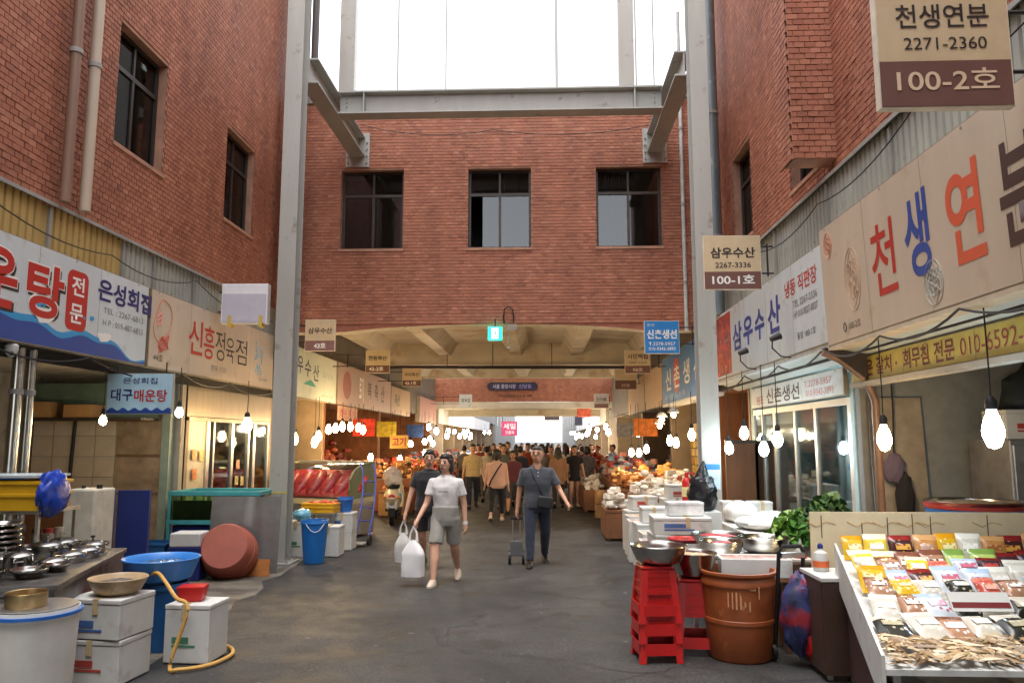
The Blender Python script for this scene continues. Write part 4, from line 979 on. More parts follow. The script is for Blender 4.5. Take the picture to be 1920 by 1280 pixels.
def stool_parts(t, h=.45, wt=.135, wb=.18):
    b = MB(); b.box(-wt, wt, -wt, wt, h - .03, h); b.obj('seat', REDP, t, smooth=False, bev=.015)
    def wz(z): return wb + (wt - wb) * z / h
    for sx in (-1, 1):
        for sy in (-1, 1):
            b = MB(); q = .055
            for z0_, z1_ in ((0, h * .4), (h * .4, h - .03)):
                a, c = wz(z0_), wz(z1_)
                b.add([(sx*a, sy*a, z0_), (sx*(a-q), sy*a, z0_), (sx*(a-q), sy*(a-.012), z0_), (sx*(a-.012), sy*(a-.012), z0_), (sx*(a-.012), sy*(a-q), z0_), (sx*a, sy*(a-q), z0_),
                       (sx*c, sy*c, z1_), (sx*(c-q), sy*c, z1_), (sx*(c-q), sy*(c-.012), z1_), (sx*(c-.012), sy*(c-.012), z1_), (sx*(c-.012), sy*(c-q), z1_), (sx*c, sy*(c-q), z1_)],
                      [(i, (i+1) % 6, 6 + (i+1) % 6, 6 + i) for i in range(6)] + [(0,1,2,3,4,5)])
            b.obj('leg', REDP, t, smooth=False)
    for k in range(4):
        T = Matrix.Rotation(k * pi / 2, 4, 'Z'); b = MB(); b.T = T
        for j in range(6):                            # ribbed side panel
            z = h * .5 + j * h * .075; w = wz(z) - .002; dd = .006 * (j % 2)
            b.add([(-w + .04, -w + .004 + dd, z), (w - .04, -w + .004 + dd, z), (w - .04, -w + .004 + dd, z + h * .073), (-w + .04, -w + .004 + dd, z + h * .073), (-w + .04, -w + .016, z), (w - .04, -w + .016, z), (w - .04, -w + .016, z + h * .073), (-w + .04, -w + .016, z + h * .073)], [(0,1,2,3), (0,4,5,1), (3,2,6,7), (5,4,7,6)])
        b.obj('side_panel', REDP, t, smooth=False)
        w = wz(.03); b = MB(); b.T = T; b.box(-w + .04, w - .04, -w + .002, -w + .014, .06, .15); b.obj('foot_rail', REDP, t, smooth=False)
    return t
def stool(label, loc, rz=0, group=None, h=.45, s=1.0):
    t = thing('plastic_stool', label, 'stool', loc, rz, group); stool_parts(t, h, .135 * s, .18 * s); return t
def bucket(label, loc, r0, r1, h, mat, name='bucket', rim=True, cat='bucket', handle=None):
    t = thing(name, label, cat, loc, R.uniform(0, 2))
    b = MB(); b.lathe([(0, .0), (r0, .0), (r0 * 1.01, .01), (r1 * .99, h - .05), (r1 * 1.05, h - .05), (r1 * 1.05, h - .03), (r1 * 1.01, h - .025), (r1, h), (r1 * .97, h), (r0 * .96, .02), (0, .02)], 32); b.obj('body', mat, t)
    if handle:
        b = MB(); b.tube([(r1 * 1.04 * cos(a), r1 * 1.04 * sin(a), h - .04 - .12 * sin((a - handle) / 1.4 * pi)) for a in [handle + 1.4 * i / 10 for i in range(11)]], .005, 6); b.obj('handle', WPLAST, t)
    return t
def crate(label, loc, w, d, h, mat, rz=0, name='plastic_crate', fill=None):
    t = thing(name, label, 'crate', loc, rz)
    b = MB(); th = .012
    b.box(-w/2, w/2, -d/2, d/2, 0, th)
    for x0, x1, y0, y1 in ((-w/2, w/2, -d/2, -d/2 + th), (-w/2, w/2, d/2 - th, d/2), (-w/2, -w/2 + th, -d/2, d/2), (w/2 - th, w/2, -d/2, d/2)): b.box(x0, x1, y0, y1, th, h)
    b.obj('body', mat, t, smooth=False)
    b = MB()
    for z in (h - .035, h * .45): b.box(-w/2 - .014, w/2 + .014, -d/2 - .014, -d/2 - .0005, z, z + .03); b.box(-w/2 - .014, w/2 + .014, d/2 + .0005, d/2 + .014, z, z + .03); b.box(-w/2 - .014, -w/2 - .0005, -d/2 - .0005, d/2 + .0005, z, z + .03); b.box(w/2 + .0005, w/2 + .014, -d/2 - .0005, d/2 + .0005, z, z + .03)
    b.obj('rim', mat, t, smooth=False, bev=.004)
    if fill:
        b = MB()
        for i in range(26): b.sph((R.uniform(-w/2 + .05, w/2 - .05), R.uniform(-d/2 + .05, d/2 - .05), h - .02 + R.uniform(-.02, .02)), .05, .04, .03, n=8, m=5)
        stuff(b.obj('contents', fill, t))
    return t
def crumple(b, c, rx, ry, rz, n=22, m=14, amp=.18, fr=3.0, flat=None):
    """wrinkled bag-like closed surface"""
    vs = []; fs = []
    for j in range(m + 1):
        a = -pi/2 + pi*j/m
        for i in range(n):
            t = 2*pi*i/n; d = Vector((cos(a)*cos(t), cos(a)*sin(t), sin(a)))
            k = 1 + amp * noise.noise(d * fr + Vector(c) * 3.1) + amp * .6 * abs(noise.noise(d * fr * 2.7 + Vector(c)))
            z = c[2] + d.z * rz * k
            if flat is not None: z = max(flat, z)
            vs.append((c[0] + d.x * rx * k, c[1] + d.y * ry * k, z))
    for j in range(m):
        for i in range(n): k = (i+1) % n; fs.append((j*n+i, j*n+k, (j+1)*n+k, (j+1)*n+i))
    b.add(vs, fs)
def sack(label, loc, rx, ry, rz_, mat, name='plastic_bag', cat='bag', knot=True, amp=.2, rot=0):
    t = thing(name, label, cat, loc, rot)
    b = MB(); crumple(b, (0, 0, rz_ * .82), rx, ry, rz_ * .9, amp=amp, flat=0.002); b.obj('bag', mat, t)
    if knot:
        b = MB(); crumple(b, (0, 0, rz_ * 1.75), rx * .28, ry * .28, rz_ * .28, n=12, m=8, amp=.3); b.obj('knot', mat, t)
    return t
def leafy(label, loc, r, n, cols, name='lettuce_heap', h=.2, size=.1):
    t = thing(name, label, 'vegetables', loc, 0)
    b = MB()
    for i in range(n):
        a = R.uniform(0, 2*pi); rr = r * sqrt(R.random()); z = h * (1 - (rr / r) ** 2) * R.uniform(.4, 1) + .02
        c = Vector((rr * cos(a), rr * sin(a), z)); b.a = R.random()
        nrm = Vector((cos(a) * rr / r + R.gauss(0, .4), sin(a) * rr / r + R.gauss(0, .4), .8)).normalized()
        q = nrm.to_track_quat('Z', 'Y').to_matrix() @ Matrix.Rotation(R.uniform(0, 6), 3, 'Z')
        s = size * R.uniform(.6, 1.25); vs = [c + q @ Vector((0, 0, -.02))]
        for k in range(9):
            w = 2*pi*k/9; vs.append(c + q @ Vector((s * cos(w), s * .8 * sin(w), .03 * sin(w * 3 + i) + R.uniform(-.015, .02))))
        b.add(vs, [(0, 1 + k, 1 + (k + 1) % 9) for k in range(9)])
    stuff(b.obj('leaves', ATTR('leaf_' + cols, [(0, (34, 74, 26)), (.5, (70, 122, 44)), (1, (150, 182, 92))] if cols == 'bright' else [(0, (24, 48, 24)), (.6, (48, 84, 40)), (1, (96, 128, 70))], rough=.5, bump=.1, weather=.1, wscale=8), t))
    return t
def table(label, x0, x1, y0, y1, z, top, legm, name='stall_table', rz=0, apron=None, th=.03):
    t = thing(name, label, 'table', ((x0 + x1) / 2, (y0 + y1) / 2, 0), rz); w, d = (x1 - x0) / 2, (y1 - y0) / 2
    b = MB(); b.box(-w, w, -d, d, z - th, z); b.obj('table_top', top, t, smooth=False, bev=.004)
    for sx in (-1, 1):
        for sy in (-1, 1):
            b = MB(); b.box(sx * (w - .05) - .018, sx * (w - .05) + .018, sy * (d - .05) - .018, sy * (d - .05) + .018, 0.01, z - th); b.obj('leg', legm, t, smooth=False)
    if apron:
        b = MB(); b.box(-w + .01, w - .01, -d + .005, -d + .02, .05, z - th); b.box(-w + .005, -w + .02, -d + .02, d - .01, .05, z - th); b.obj('apron_panel', apron, t, smooth=False)
    return t
def lamp(label, p, ztop, kind='warm', r=.045, long=1.0, shade=False, group=None, E=None):
    """hanging bulb: cord, socket and glowing bulb; p is the bulb's middle"""
    t = thing('hanging_bulb', label, 'lamp', p, 0, group)
    m = {'warm': EM('bulb_warm', (255, 216, 158), 30), 'cool': EM('bulb_cool', (228, 246, 255), 17), 'white': EM('bulb_white', (255, 228, 186), 30), 'far': EM('bulb_far', (255, 230, 190), 42)}[kind]
    b = MB(); b.lathe([(0, -r * 1.25 * long), (r * .55, -r * 1.1 * long), (r * .95, -r * .45 * long), (r, 0), (r * .8, r * .6 * long), (r * .5, r * 1.1 * long), (r * .42, r * 1.35 * long)], 16); b.obj('bulb', m, t)
    b = MB(); z = r * 1.36 * long; b.lathe([(r * .5, z), (r * .55, z + .01), (r * .55, z + .06), (r * .25, z + .09)], 12); b.obj('socket', BLACK, t)
    if shade: b = MB(); b.lathe([(r * 2.6, z - .02), (r * 1.6, z + .05), (r * .6, z + .08), (r * .5, z + .08), (r * 1.5, z + .04), (r * 2.5, z - .022)], 20); b.obj('shade', M('enamel_shade', (226, 226, 222), rough=.3), t)
    b = MB(); b.tube([(0, 0, z + .08), (.004, .003, z + .3), (0, 0, max(z + .32, ztop - p[2]))], .0055, 6); b.obj('cord', BLACK, t)
    return t
# ================================================================= right side: stools, basins, tub, snack table
s1 = AZ(1231, 1233)
for k, lab in enumerate(('red plastic stool lowest of the stack under the wide basin', 'red plastic stool in the middle of the basin stack', 'red plastic stool topmost of the stack under the wide basin')):
    stool(lab, (s1.x, s1.y, .003 + k * .155), radians(6), 'stacked red stools')
basin('wide steel basin of water on the tall red stool stack', (s1.x + .04, s1.y + .02, .766), .245, .15, fill=M('water', (110, 116, 118), rough=.06, var=.05), fz=.55)
s2 = AZ(1306, 1226)
stool('single red plastic stool with an open side beside the brown tub', (s2.x + .02, s2.y + .1, .003), radians(-4), h=.62, s=1.05)
basin('deep steel pot of pale seafood on the single red stool', (s2.x + .02, s2.y + .1, .626), .2, .2, fill=SHRIMP, handles=True, fz=.82)
p = AZ(1408, 1236)
TB = thing('rubber_tub', 'tall brown rubber tub with worn flanks between stools and cart', 'tub', (p.x - .06, p.y + .1, 0.003), 0)
b = MB(); b.lathe([(0, 0), (.25, 0), (.265, .02), (.285, .3), (.292, .3), (.292, .33), (.287, .335), (.305, .6), (.315, .6), (.318, .63), (.3, .665), (.325, .69), (.325, .71), (.3, .712), (.28, .6), (.25, .04), (0, .03)], 44); b.obj('body', BROWNT, TB)
b = MB()
for k in range(6): b.box(-.16 + k * .035 + R.uniform(-.004, .004), -.15 + k * .035, -.2965, -.294, .46 - R.uniform(0, .05), .57)
b.box(.02, .07, -.306, -.3, .585, .6); b.box(.09, .098, -.306, -.3, .52, .62); TBm = b.obj('scratch_marks', M('pale_scratch', (206, 150, 104), rough=.7), TB, smooth=False)
# folding shopping cart with bag
p = AZ(1484, 1240)
CT = thing('shopping_cart', 'folding shopping cart with black handle and red and blue bag beside the tub', 'cart', (p.x + .02, p.y - .02, 0), radians(12))
b = MB(); b.tube([(-.11, .1, .1), (-.11, .02, .6), (-.11, -.02, .88), (-.08, -.03, .93), (.08, -.03, .93), (.11, -.02, .88), (.11, .02, .6), (.11, .1, .1)], .017, 8); b.obj('frame', BLACK, CT)
b = MB(); b.box(-.1, .1, -.06, -.02, .84, .88); b.obj('cross_bar', STAINLESS, CT, smooth=False)
b = MB(); crumple(b, (0, -.12, .42), .15, .13, .3, amp=.25); b.obj('bag', M('striped_bag', (58, 66, 112), rough=.5, var=.6, scale=7, dirt=((176, 44, 34), 5, .52)), CT)
b = MB(); crumple(b, (.1, -.2, .2), .1, .08, .17, amp=.25); b.obj('pouch', REDP, CT)
for sx in (-.15, .15):
    b = MB(); b.cyl((sx - .015, .08, .07), (sx + .015, .08, .07), .068, n=18); b.obj('wheel', BLACK, CT)
# white tray on a box between the cart and the snack table, sauce bottle
table('small white tray table next to the snack display', 2.1, 2.42, 6.12, 6.62, .76, FOAM, STAINLESS, apron=M('dark_carton', (72, 50, 40)))
p = AZ(1527, 1052, .765)
t = thing('sauce_bottle', 'white plastic bottle with an orange label and blue cap', 'bottle', (2.22, 6.45, .763), 0)
b = MB(); b.lathe([(0, 0), (.055, 0), (.06, .01), (.06, .1), (.05, .14), (.022, .16), (.02, .175)], 20); b.obj('body', FOAM, t)
b = MB(); b.lathe([(.0605, .03), (.0615, .03), (.0615, .08), (.0605, .08)], 20); b.obj('label_band', M('orange_label', (222, 110, 60)), t)
b = MB(); b.lathe([(.022, .175), (.022, .2), (.01, .215), (0, .215)], 14); b.obj('cap', DBLUEP, t)
# ---- snack display
SX0, SX1, SY0, SY1, SZ0, SZ1 = 1.86, 3.75, 4.25, 6.35, .62, .9
def sh(y): return .26 * (y - 4.6)                      # the table stands at an angle to the shop front
SHM = Matrix(((1, .26, 0, -.26 * 4.6), (0, 1, 0, 0), (0, 0, 1, 0), (0, 0, 0, 1)))
DT = thing('display_table', 'white sloping display table covered with snack packets', 'table', (0, 0, 0), 0)
b = MB(); b.T = SHM; b.add([(SX0, SY0, SZ0 - .03), (SX1, SY0, SZ0 - .03), (SX1, SY1, SZ1 - .03), (SX0, SY1, SZ1 - .03), (SX0, SY0, SZ0), (SX1, SY0, SZ0), (SX1, SY1, SZ1), (SX0, SY1, SZ1)], [(0,3,2,1), (4,5,6,7), (0,1,5,4), (1,2,6,5), (2,3,7,6), (3,0,4,7)]); b.obj('board', FOAM, DT, smooth=False)
b = MB(); b.T = SHM; b.add([(SX0 - .02, SY0, SZ0 - .2), (SX0 - .002, SY0, SZ0 - .2), (SX0 - .002, SY1, SZ1 - .2), (SX0 - .02, SY1, SZ1 - .2), (SX0 - .02, SY0, SZ0 + .07), (SX0 - .002, SY0, SZ0 + .07), (SX0 - .002, SY1, SZ1 + .09), (SX0 - .02, SY1, SZ1 + .09)], [(0,3,2,1), (4,5,6,7), (0,1,5,4), (1,2,6,5), (2,3,7,6), (3,0,4,7)]); b.obj('side_board', FOAM, DT, smooth=False)
for x, y, z in ((SX0 + .06, SY0 + .06, SZ0), (SX1 - .06, SY0 + .06, SZ0), (SX0 + .06, SY1 - .06, SZ1), (SX1 - .06, SY1 - .06, SZ1)):
    b = MB(); b.T = SHM; b.box(x - .02, x + .02, y - .02, y + .02, 0.01, z - .035); b.obj('leg', STAINLESS, DT, smooth=False)
b = MB(); b.T = SHM; b.box(SX0 + .03, SX1 - .03, SY0 + .1, SY0 + .12, .02, SZ0 - .1); b.box(SX0 + .03, SX0 + .05, SY0 + .12, SY1 - .02, .02, SZ0 - .1); b.obj('skirt', M('dark_carton', (72, 50, 40)), DT, smooth=False)
t = thing('back_panel', 'cream cardboard back panel with pencil lines behind the snack packets', 'panel', (2.24, 6.72, 0), 0)
b = MB(); b.box(0, 2.1, 0, .02, .3, 1.2); b.obj('panel', M('cream_card', (222, 204, 168), rough=.6, var=.06), t, smooth=False)
for x in (.02, 2.05): b = MB(); b.box(x, x + .03, .025, .055, .01, 1.1); b.obj('post', WOODD, t, smooth=False)
for px in (1540, 1616, 1664, 1711, 1745, 1852): 
    u = AY(px, 1000, 6.72).x - 2.24; b = MB(); b.box(u, u + .007, -.003, 0, 1.0 - R.uniform(0, .12), 1.19 - R.uniform(0, .08)); b.obj('pen_line', BROWNI, t, smooth=False)
    b = MB(); b.tube([(u - .12, -.002, 1.12), (u - .04, -.002, 1.08), (u + .04, -.002, 1.12), (u + .12, -.002, 1.1)], .003, 4); b.obj('pen_line', ink((190, 150, 90)), t)
def zs(y): return SZ0 + (SZ1 - SZ0) * (y - SY0) / (SY1 - SY0)
def print_mat(name, c, c2, c3):
    """printed film: colour blocks and fine print"""
    if name in MATS: return MATS[name]
    m = M(name, c, rough=.22, var=.1, scale=8); n = m.node_tree.nodes; l = m.node_tree.links; b = n['Principled BSDF']
    tc = n.new('ShaderNodeTexCoord'); src = b.inputs['Base Color'].links[0].from_socket
    vo = n.new('ShaderNodeTexVoronoi'); vo.inputs['Scale'].default_value = 26; l.new(tc.outputs['Object'], vo.inputs['Vector'])
    st = n.new('ShaderNodeMath'); st.operation = 'LESS_THAN'; st.inputs[1].default_value = .26; l.new(vo.outputs['Distance'], st.inputs[0])
    mx = n.new('ShaderNodeMix'); mx.data_type = 'RGBA'; mx.inputs['B'].default_value = lin(c2); l.new(st.outputs[0], mx.inputs['Factor']); l.new(src, mx.inputs['A'])
    sp = n.new('ShaderNodeSeparateXYZ'); l.new(tc.outputs['Object'], sp.inputs[0])
    g1 = n.new('ShaderNodeMath'); g1.operation = 'GREATER_THAN'; g1.inputs[1].default_value = .055; l.new(sp.outputs['Z'], g1.inputs[0])
    mx2 = n.new('ShaderNodeMix'); mx2.data_type = 'RGBA'; mx2.inputs['B'].default_value = lin(c3); l.new(g1.outputs[0], mx2.inputs['Factor']); l.new(mx.outputs['Result'], mx2.inputs['A'])
    l.new(mx2.outputs['Result'], b.inputs['Base Color']); return m
KIND = {'yellow': ((222, 176, 40), (240, 226, 170), (214, 150, 24)), 'brown': ((176, 132, 104), (236, 230, 224), (120, 72, 54)), 'green': ((186, 202, 110), (222, 226, 170), (120, 152, 70)),
        'dark': ((62, 42, 50), (170, 60, 50), (120, 30, 30)), 'red': ((196, 88, 72), (226, 170, 150), (206, 120, 100)), 'pale': ((206, 214, 222), (190, 90, 110), (170, 190, 214)), 'clear': ((206, 200, 186), (236, 232, 224), (222, 218, 206)),
        'lemon': ((226, 196, 66), (250, 246, 230), (236, 226, 190)), 'seaweed': ((48, 48, 42), (176, 168, 140), (206, 200, 186)), 'choc': ((72, 38, 36), (214, 160, 70), (136, 36, 36)), 'tan': ((186, 128, 70), (150, 90, 46), (200, 150, 96))}
_pk = {}
def packet(label, x, y, z, kind, w=.17, h=.2, lean=40, rz=0, group=None, flat=False):
    key = (kind, w, h)
    if key not in _pk:
        b = MB(); n, m = 12, 10; vs = []; fs = []
        for s in (0, 1):
            for j in range(m + 1):
                for i in range(n + 1):
                    u, v = i / n * 2 - 1, j / m * 2 - 1
                    puff = .028 * (1 - u ** 4) * max(0, 1 - (abs(v) / .86) ** 3) if abs(v) < .86 else 0
                    puff += .004 * noise.noise(Vector((u * 4, v * 4, s * 3 + w * 50))) * (abs(v) < .86)
                    vs.append((u * w / 2, (-1 if s == 0 else 1) * (puff + .0012), v * h / 2))
        k = (n + 1) * (m + 1)
        for j in range(m):
            for i in range(n):
                a = j * (n + 1) + i; fs.append((a, a + 1, a + n + 2, a + n + 1)); fs.append((k + a, k + a + n + 1, k + a + n + 2, k + a + 1))
        b.add(vs, fs); me = b.mesh('snack_packet', print_mat('film_' + kind, *KIND[kind])); 
        fb = MB(); fb.box(-w * .3, w * .3, -.0325, -.0312, -h * .12, h * .1); _pk[key] = (me, fb.mesh('product_print', print_mat('film_lbl_' + kind, KIND[kind][1], KIND[kind][2], KIND[kind][0]), smooth=False))
    o = O('snack_packet', _pk[key][0], None, (x, y, z), rot=(radians(-lean), 0, rz))
    tag(o, label, 'packet', group)
    O('product_print', _pk[key][1], o)
    f_ = R.uniform(.9, 1.14); o.scale = (f_, R.uniform(.8, 1.5), R.uniform(.92, 1.1))
    return o
rows = [(6.2, .1, ['yellow', 'lemon', 'choc', 'tan', 'yellow', 'clear', 'tan', 'choc', 'tan', 'choc'], 20, .165, .2), (5.82, .09, ['lemon', 'lemon', 'brown', 'brown', 'green', 'green', 'dark', 'dark', 'red', 'red'], 38, .17, .21),
        (5.42, .09, ['yellow', 'pale', 'choc', 'pale', 'pale', 'clear', 'clear', 'yellow', 'seaweed', 'seaweed'], 42, .165, .2), (5.02, .06, ['clear', 'brown', 'pale', 'seaweed', 'clear', 'seaweed', 'seaweed', 'seaweed', 'seaweed'], 58, .17, .21)]
rows[0][2].append('yellow'); rows[1][2].append('brown'); rows[2][2].append('dark'); rows[3][2].extend(['pale', 'tan'])
rows.append((5.6, .12, ['clear', 'brown', 'lemon', 'red', 'pale', 'dark', 'clear', 'green', 'tan'], 50, .15, .18)); rows.append((5.2, .11, ['brown', 'yellow', 'clear', 'seaweed', 'red', 'brown', 'pale', 'choc', 'clear'], 55, .15, .18))
rows.append((4.72, .05, ['seaweed', 'clear', 'brown', 'clear', 'seaweed', 'seaweed', 'tan', 'seaweed', 'clear'], 66, .18, .22))
rn = ['in the back row against the cream panel', 'in the second row', 'in the third row', 'in the fourth row', 'tucked between the second and third rows', 'tucked between the third and fourth rows', 'in the low row above the dried fish']
kn = {'yellow': 'yellow snack packet', 'lemon': 'yellow and white snack packet', 'choc': 'dark red and black snack packet', 'tan': 'tan paper packet', 'clear': 'clear pale packet', 'brown': 'brown nut packet', 'green': 'light green packet', 'dark': 'dark laver packet with red foot', 'red': 'red dried fish packet', 'pale': 'pale blue packet with red marks', 'seaweed': 'black and grey seaweed packet'}
for j, (y, dz, ks, lean, w, h) in enumerate(rows):
    for i, k in enumerate(ks):
        x = SX0 + sh(y) + .12 + i * .172 + R.uniform(-.02, .02)
        packet(kn[k] + ' ' + rn[j], x, y + R.uniform(-.02, .02), zs(y) + dz + R.uniform(-.008, .012), k, w, h, lean + R.uniform(-10, 10), R.uniform(-.22, .22), 'snack packets ' + rn[j])
for x, y, rz in ((3.0, 4.85, .5), (3.25, 4.7, .6), (3.5, 4.6, .55), (3.35, 4.95, .4)): packet('large seaweed packet lying flat across the pile', x, y, zs(y) + .1, 'seaweed', .24, .3, 72, rz, 'seaweed packets lying flat')
t = thing('price_card', 'white tray card with a dark red stripe among the packets', 'card', (2.62, 4.9, zs(4.9) + .12), 0)
b = MB(); b.box(-.18, .18, -.004, .004, -.05, .07); c_ = b.obj('card', FOAM, t, rot=(radians(-35), 0, 0), smooth=False)
b = MB(); b.box(-.17, .17, -.006, -.0045, -.03, .005); b.obj('stripe', DRED, c_, smooth=False)
# dried fish spread over the front of the table: hundreds of slim pieces
b = MB()
for i in range(520):
    x, y = R.uniform(SX0 + .03, SX1 - .05), R.uniform(SY0 + .02, 4.6)
    x += sh(y); z = zs(y) + .02 + .05 * max(0, noise.noise(Vector((x * 3, y * 3, 2)))) + R.uniform(0, .02); a = R.uniform(0, pi); L_ = R.uniform(.05, .11); w_ = L_ * .16
    b.a = R.random(); d = Vector((cos(a), sin(a), R.uniform(-.15, .15))) * L_; q = Vector((-sin(a), cos(a), 0)) * w_; c0 = Vector((x, y, z))
    b.add([c0 - d, c0 - q, c0 + d * .7, c0 + q, c0 + Vector((0, 0, w_ * .9)), c0 + d + q * .9, c0 + d - q * .9], [(0, 1, 4), (1, 2, 4), (2, 3, 4), (3, 0, 4), (2, 5, 6)])
DFI = ATTR('dried_fish_mix', [(0, (120, 92, 62)), (.5, (184, 154, 112)), (1, (224, 206, 172))], rough=.45, bump=.2, weather=.2, wscale=4)
t = thing('dried_fish_spread', 'loose dried fish spread over the front of the snack table', 'dried fish', (0, 0, 0), 0); stuff(b.obj('fish', DFI, t))

# ---- basins group, foam box, lettuce, black bag, trays
table('low steel table under the basins next to the foam stacks', 1.35, 2.35, 7.4, 8.6, .69, STAINLESS, STAINLESS)
for px, py, yy, r, h, f, lab in ((1345, 985, 8.45, .28, .12, M('red_food', (190, 60, 66), rough=.5, var=.4, scale=20, bump=.5), 'steel basin heaped with pink red food at the back of the low table'), (1352, 1012, 7.72, .22, .14, KIMCHI, 'steel basin with dark chilli paste at the front of the low table'), (1432, 1000, 7.95, .26, .15, M('broth', (120, 92, 80), rough=.2, var=.3), 'wide steel basin of brown broth near the lettuce')):
    q = AY(px, py, yy); basin(lab, (q.x, yy, .693), r, h, fill=f, fz=.7)
p = AY(1412, 1062, 7.05)
table('narrow wooden stand under the open foam box', p.x - .3, p.x + .3, 6.88, 7.22, .62, WOODD, WOODD)
foam_box('open white foam box of raw meat on the narrow stand', (p.x, 7.05, .623), .6, .32, .16, radians(-3), lid=False, fill=M('raw_meat', (206, 150, 140), rough=.4, var=.3, scale=18, bump=.5))
q = AY(1490, 985, 7.3)
t = thing('film_wrapped_tray', 'small tray wrapped in clear film with red food', 'tray', (q.x + .05, 7.35, .7), 0)
b = MB(); b.box(-.09, .09, -.07, .07, 0, .03); b.obj('tray', FOAM, t, smooth=False, bev=.005); b = MB(); b.sph((0, 0, .035), .07, .05, .025); b.obj('food', KIMCHI, t)
b = MB(); b.cyl((0, 0, .06), (.01, 0, .2), .05, .005, 8); b.obj('gathered_film', PLASTIC('clear_film', (230, 236, 236), .35), t)
b = MB(); b.box(-.2, .2, -.14, .14, -.69, -.004); b.obj('carton_stand', M('dark_carton', (72, 50, 40)), t, smooth=False)
leafy('bright green lettuce heap at the glass shop front', (2.62, 8.25, .78), .3, 170, 'bright', h=.26, size=.1)
table('low table carrying the lettuce', 2.25, 2.95, 7.9, 8.6, .77, FOAM, STAINLESS, apron=FOAM)
leafy('dark green leaf vegetables stacked behind the lettuce', (2.9, 8.2, 1.0), .22, 110, 'dark', name='leaf_heap', h=.22, size=.09)
foam_box('white foam box of green gourds behind the cream panel', (3.05, 7.55, .95), .36, .3, .14, lid=False, fill=M('gourd', (150, 160, 90), rough=.5, var=.2))
t = thing('shelf_stand', 'dark shelf stand holding the gourd box', 'shelf', (3.05, 7.55, 0), 0)
b = MB(); b.box(-.4, .4, -.25, .25, .92, .945); b.obj('board', STAINLESS, t, smooth=False)
for sx in (-.36, .36): b = MB(); b.box(sx - .02, sx + .02, -.2, .2, .055, .92); b.obj('leg', BLACK, t, smooth=False)
# foam stacks in front of the column
fs_ = AZ(1250, 1075)
group = 'stacked white foam fish boxes'
for k, (w, d, h) in enumerate(((.66, .5, .2), (.64, .5, .2), (.66, .48, .16), (.68, .52, .16))):
    foam_box(('lowest', 'second', 'third', 'topmost')[k] + ' white foam fish box of the stack by the black bag', (1.62 + .02 * (k % 2), 9.6, .004 + sum((.243, .243, .203, .203)[:k])), w, d, h, radians(R.uniform(-5, 5)), group=group)
basin('red rimmed plate of red peppers in front of the foam stack', (1.6, 9.05, .62), .2, .07, mat=REDP, fill=KIMCHI, name='pepper_plate', fz=.6)
table('small steel stand under the red pepper plate', 1.38, 1.82, 8.85, 9.25, .615, STAINLESS, STAINLESS)
foam_box('white foam box with dark printed ends on the foam stack', (1.7, 9.62, .9), .42, .26, .12, radians(4), mat=M('printed_foam', (226, 228, 230), rough=.6, var=.3, scale=5, dirt=((90, 50, 60), 6, .68)))
p = AY(1320, 985, 9.9)
t = thing('black_bag', 'black plastic bag hanging full in front of the steel column', 'bag', (p.x, 9.95, .92), 0)
b = MB(); crumple(b, (0, 0, .2), .175, .13, .26, n=26, m=18, amp=.2, flat=.005); b.obj('bag', BPLAST, t)
b = MB(); b.cyl((0, 0, .36), (.03, 0, .62), .12, .012, 9); b.obj('gathered_neck', BPLAST, t)
b = MB(); b.box(-.2, .2, -.16, .16, -.916, -.003); b.obj('carton_stand', FOAM, t, smooth=False)
p = AZ(1395, 1010)
table('table draped in white vinyl beside the glass doors', 2.35, 3.3, 9.3, 10.9, .72, PAPER, STAINLESS, apron=PAPER)
for k, (x, y, rx, ry, rz_, lab) in enumerate(((2.6, 9.75, .25, .35, .09, 'flat newspaper bundle on the vinyl table'), (2.95, 10.2, .3, .4, .1, 'thick white paper sack on the vinyl table'), (2.6, 10.5, .22, .25, .16, 'upright white parcel at the back of the vinyl table'))):
    sack(lab, (x, y, .722), rx, ry, rz_, PAPER, name='paper_bundle', cat='bundle', knot=False, amp=.12)
for x, y, lab in ((2.55, 10.75, 'small white foam box at the back edge of the vinyl table'), (2.9, 10.7, 'cream carton next to the foam box on the vinyl table')): foam_box(lab, (x, y, .724), .3, .22, .22)
p = AZ(1303, 985)
t = thing('fire_extinguisher', 'red fire extinguisher standing by the steel column', 'extinguisher', (2.1, 11.6, .82), 0)
b = MB(); b.lathe([(0, 0), (.07, 0), (.075, .02), (.075, .36), (.05, .42), (.025, .44)], 20); b.obj('cylinder', REDP, t)
b = MB(); b.lathe([(.076, .16), (.077, .16), (.077, .3), (.076, .3)], 20); b.obj('label_band', M('extinguisher_label', (224, 214, 150)), t); b = MB(); b.cyl((0, 0, .44), (0, 0, .5), .03); b.box(-.02, .12, -.01, .01, .48, .51); b.obj('valve', REDP, t); b = MB(); b.tube([(.05, 0, .48), (.11, 0, .4), (.1, 0, .2)], .012); b.obj('hose', BLACK, t)
b = MB(); b.box(-.12, .12, -.12, .12, -.815, -.002); b.obj('stand', WOODD, t, smooth=False)
# red stool with white box further in
p = AZ(1185, 1010)
stool('small red stool carrying a white box in front of the dried goods', (p.x, p.y, .003), 0, h=.46)
foam_box('white box on the small red stool', (p.x, p.y, .468), .38, .3, .2, 0, mat=M('white_plastic_box', (214, 220, 226), rough=.4))
# brown board and timber beyond the fish shop
t = thing('brown_partition', 'brown laminate partition between the vinyl table and glass doors', 'panel', (2.95, 12.75, 0), 0)
b = MB(); b.box(0, .75, 0, .05, .05, 1.75); b.obj('board', WOODD, t, smooth=False); b = MB(); b.box(0, .75, -.003, .053, 1.75, 1.8); b.obj('rail', BRONZE, t, smooth=False)

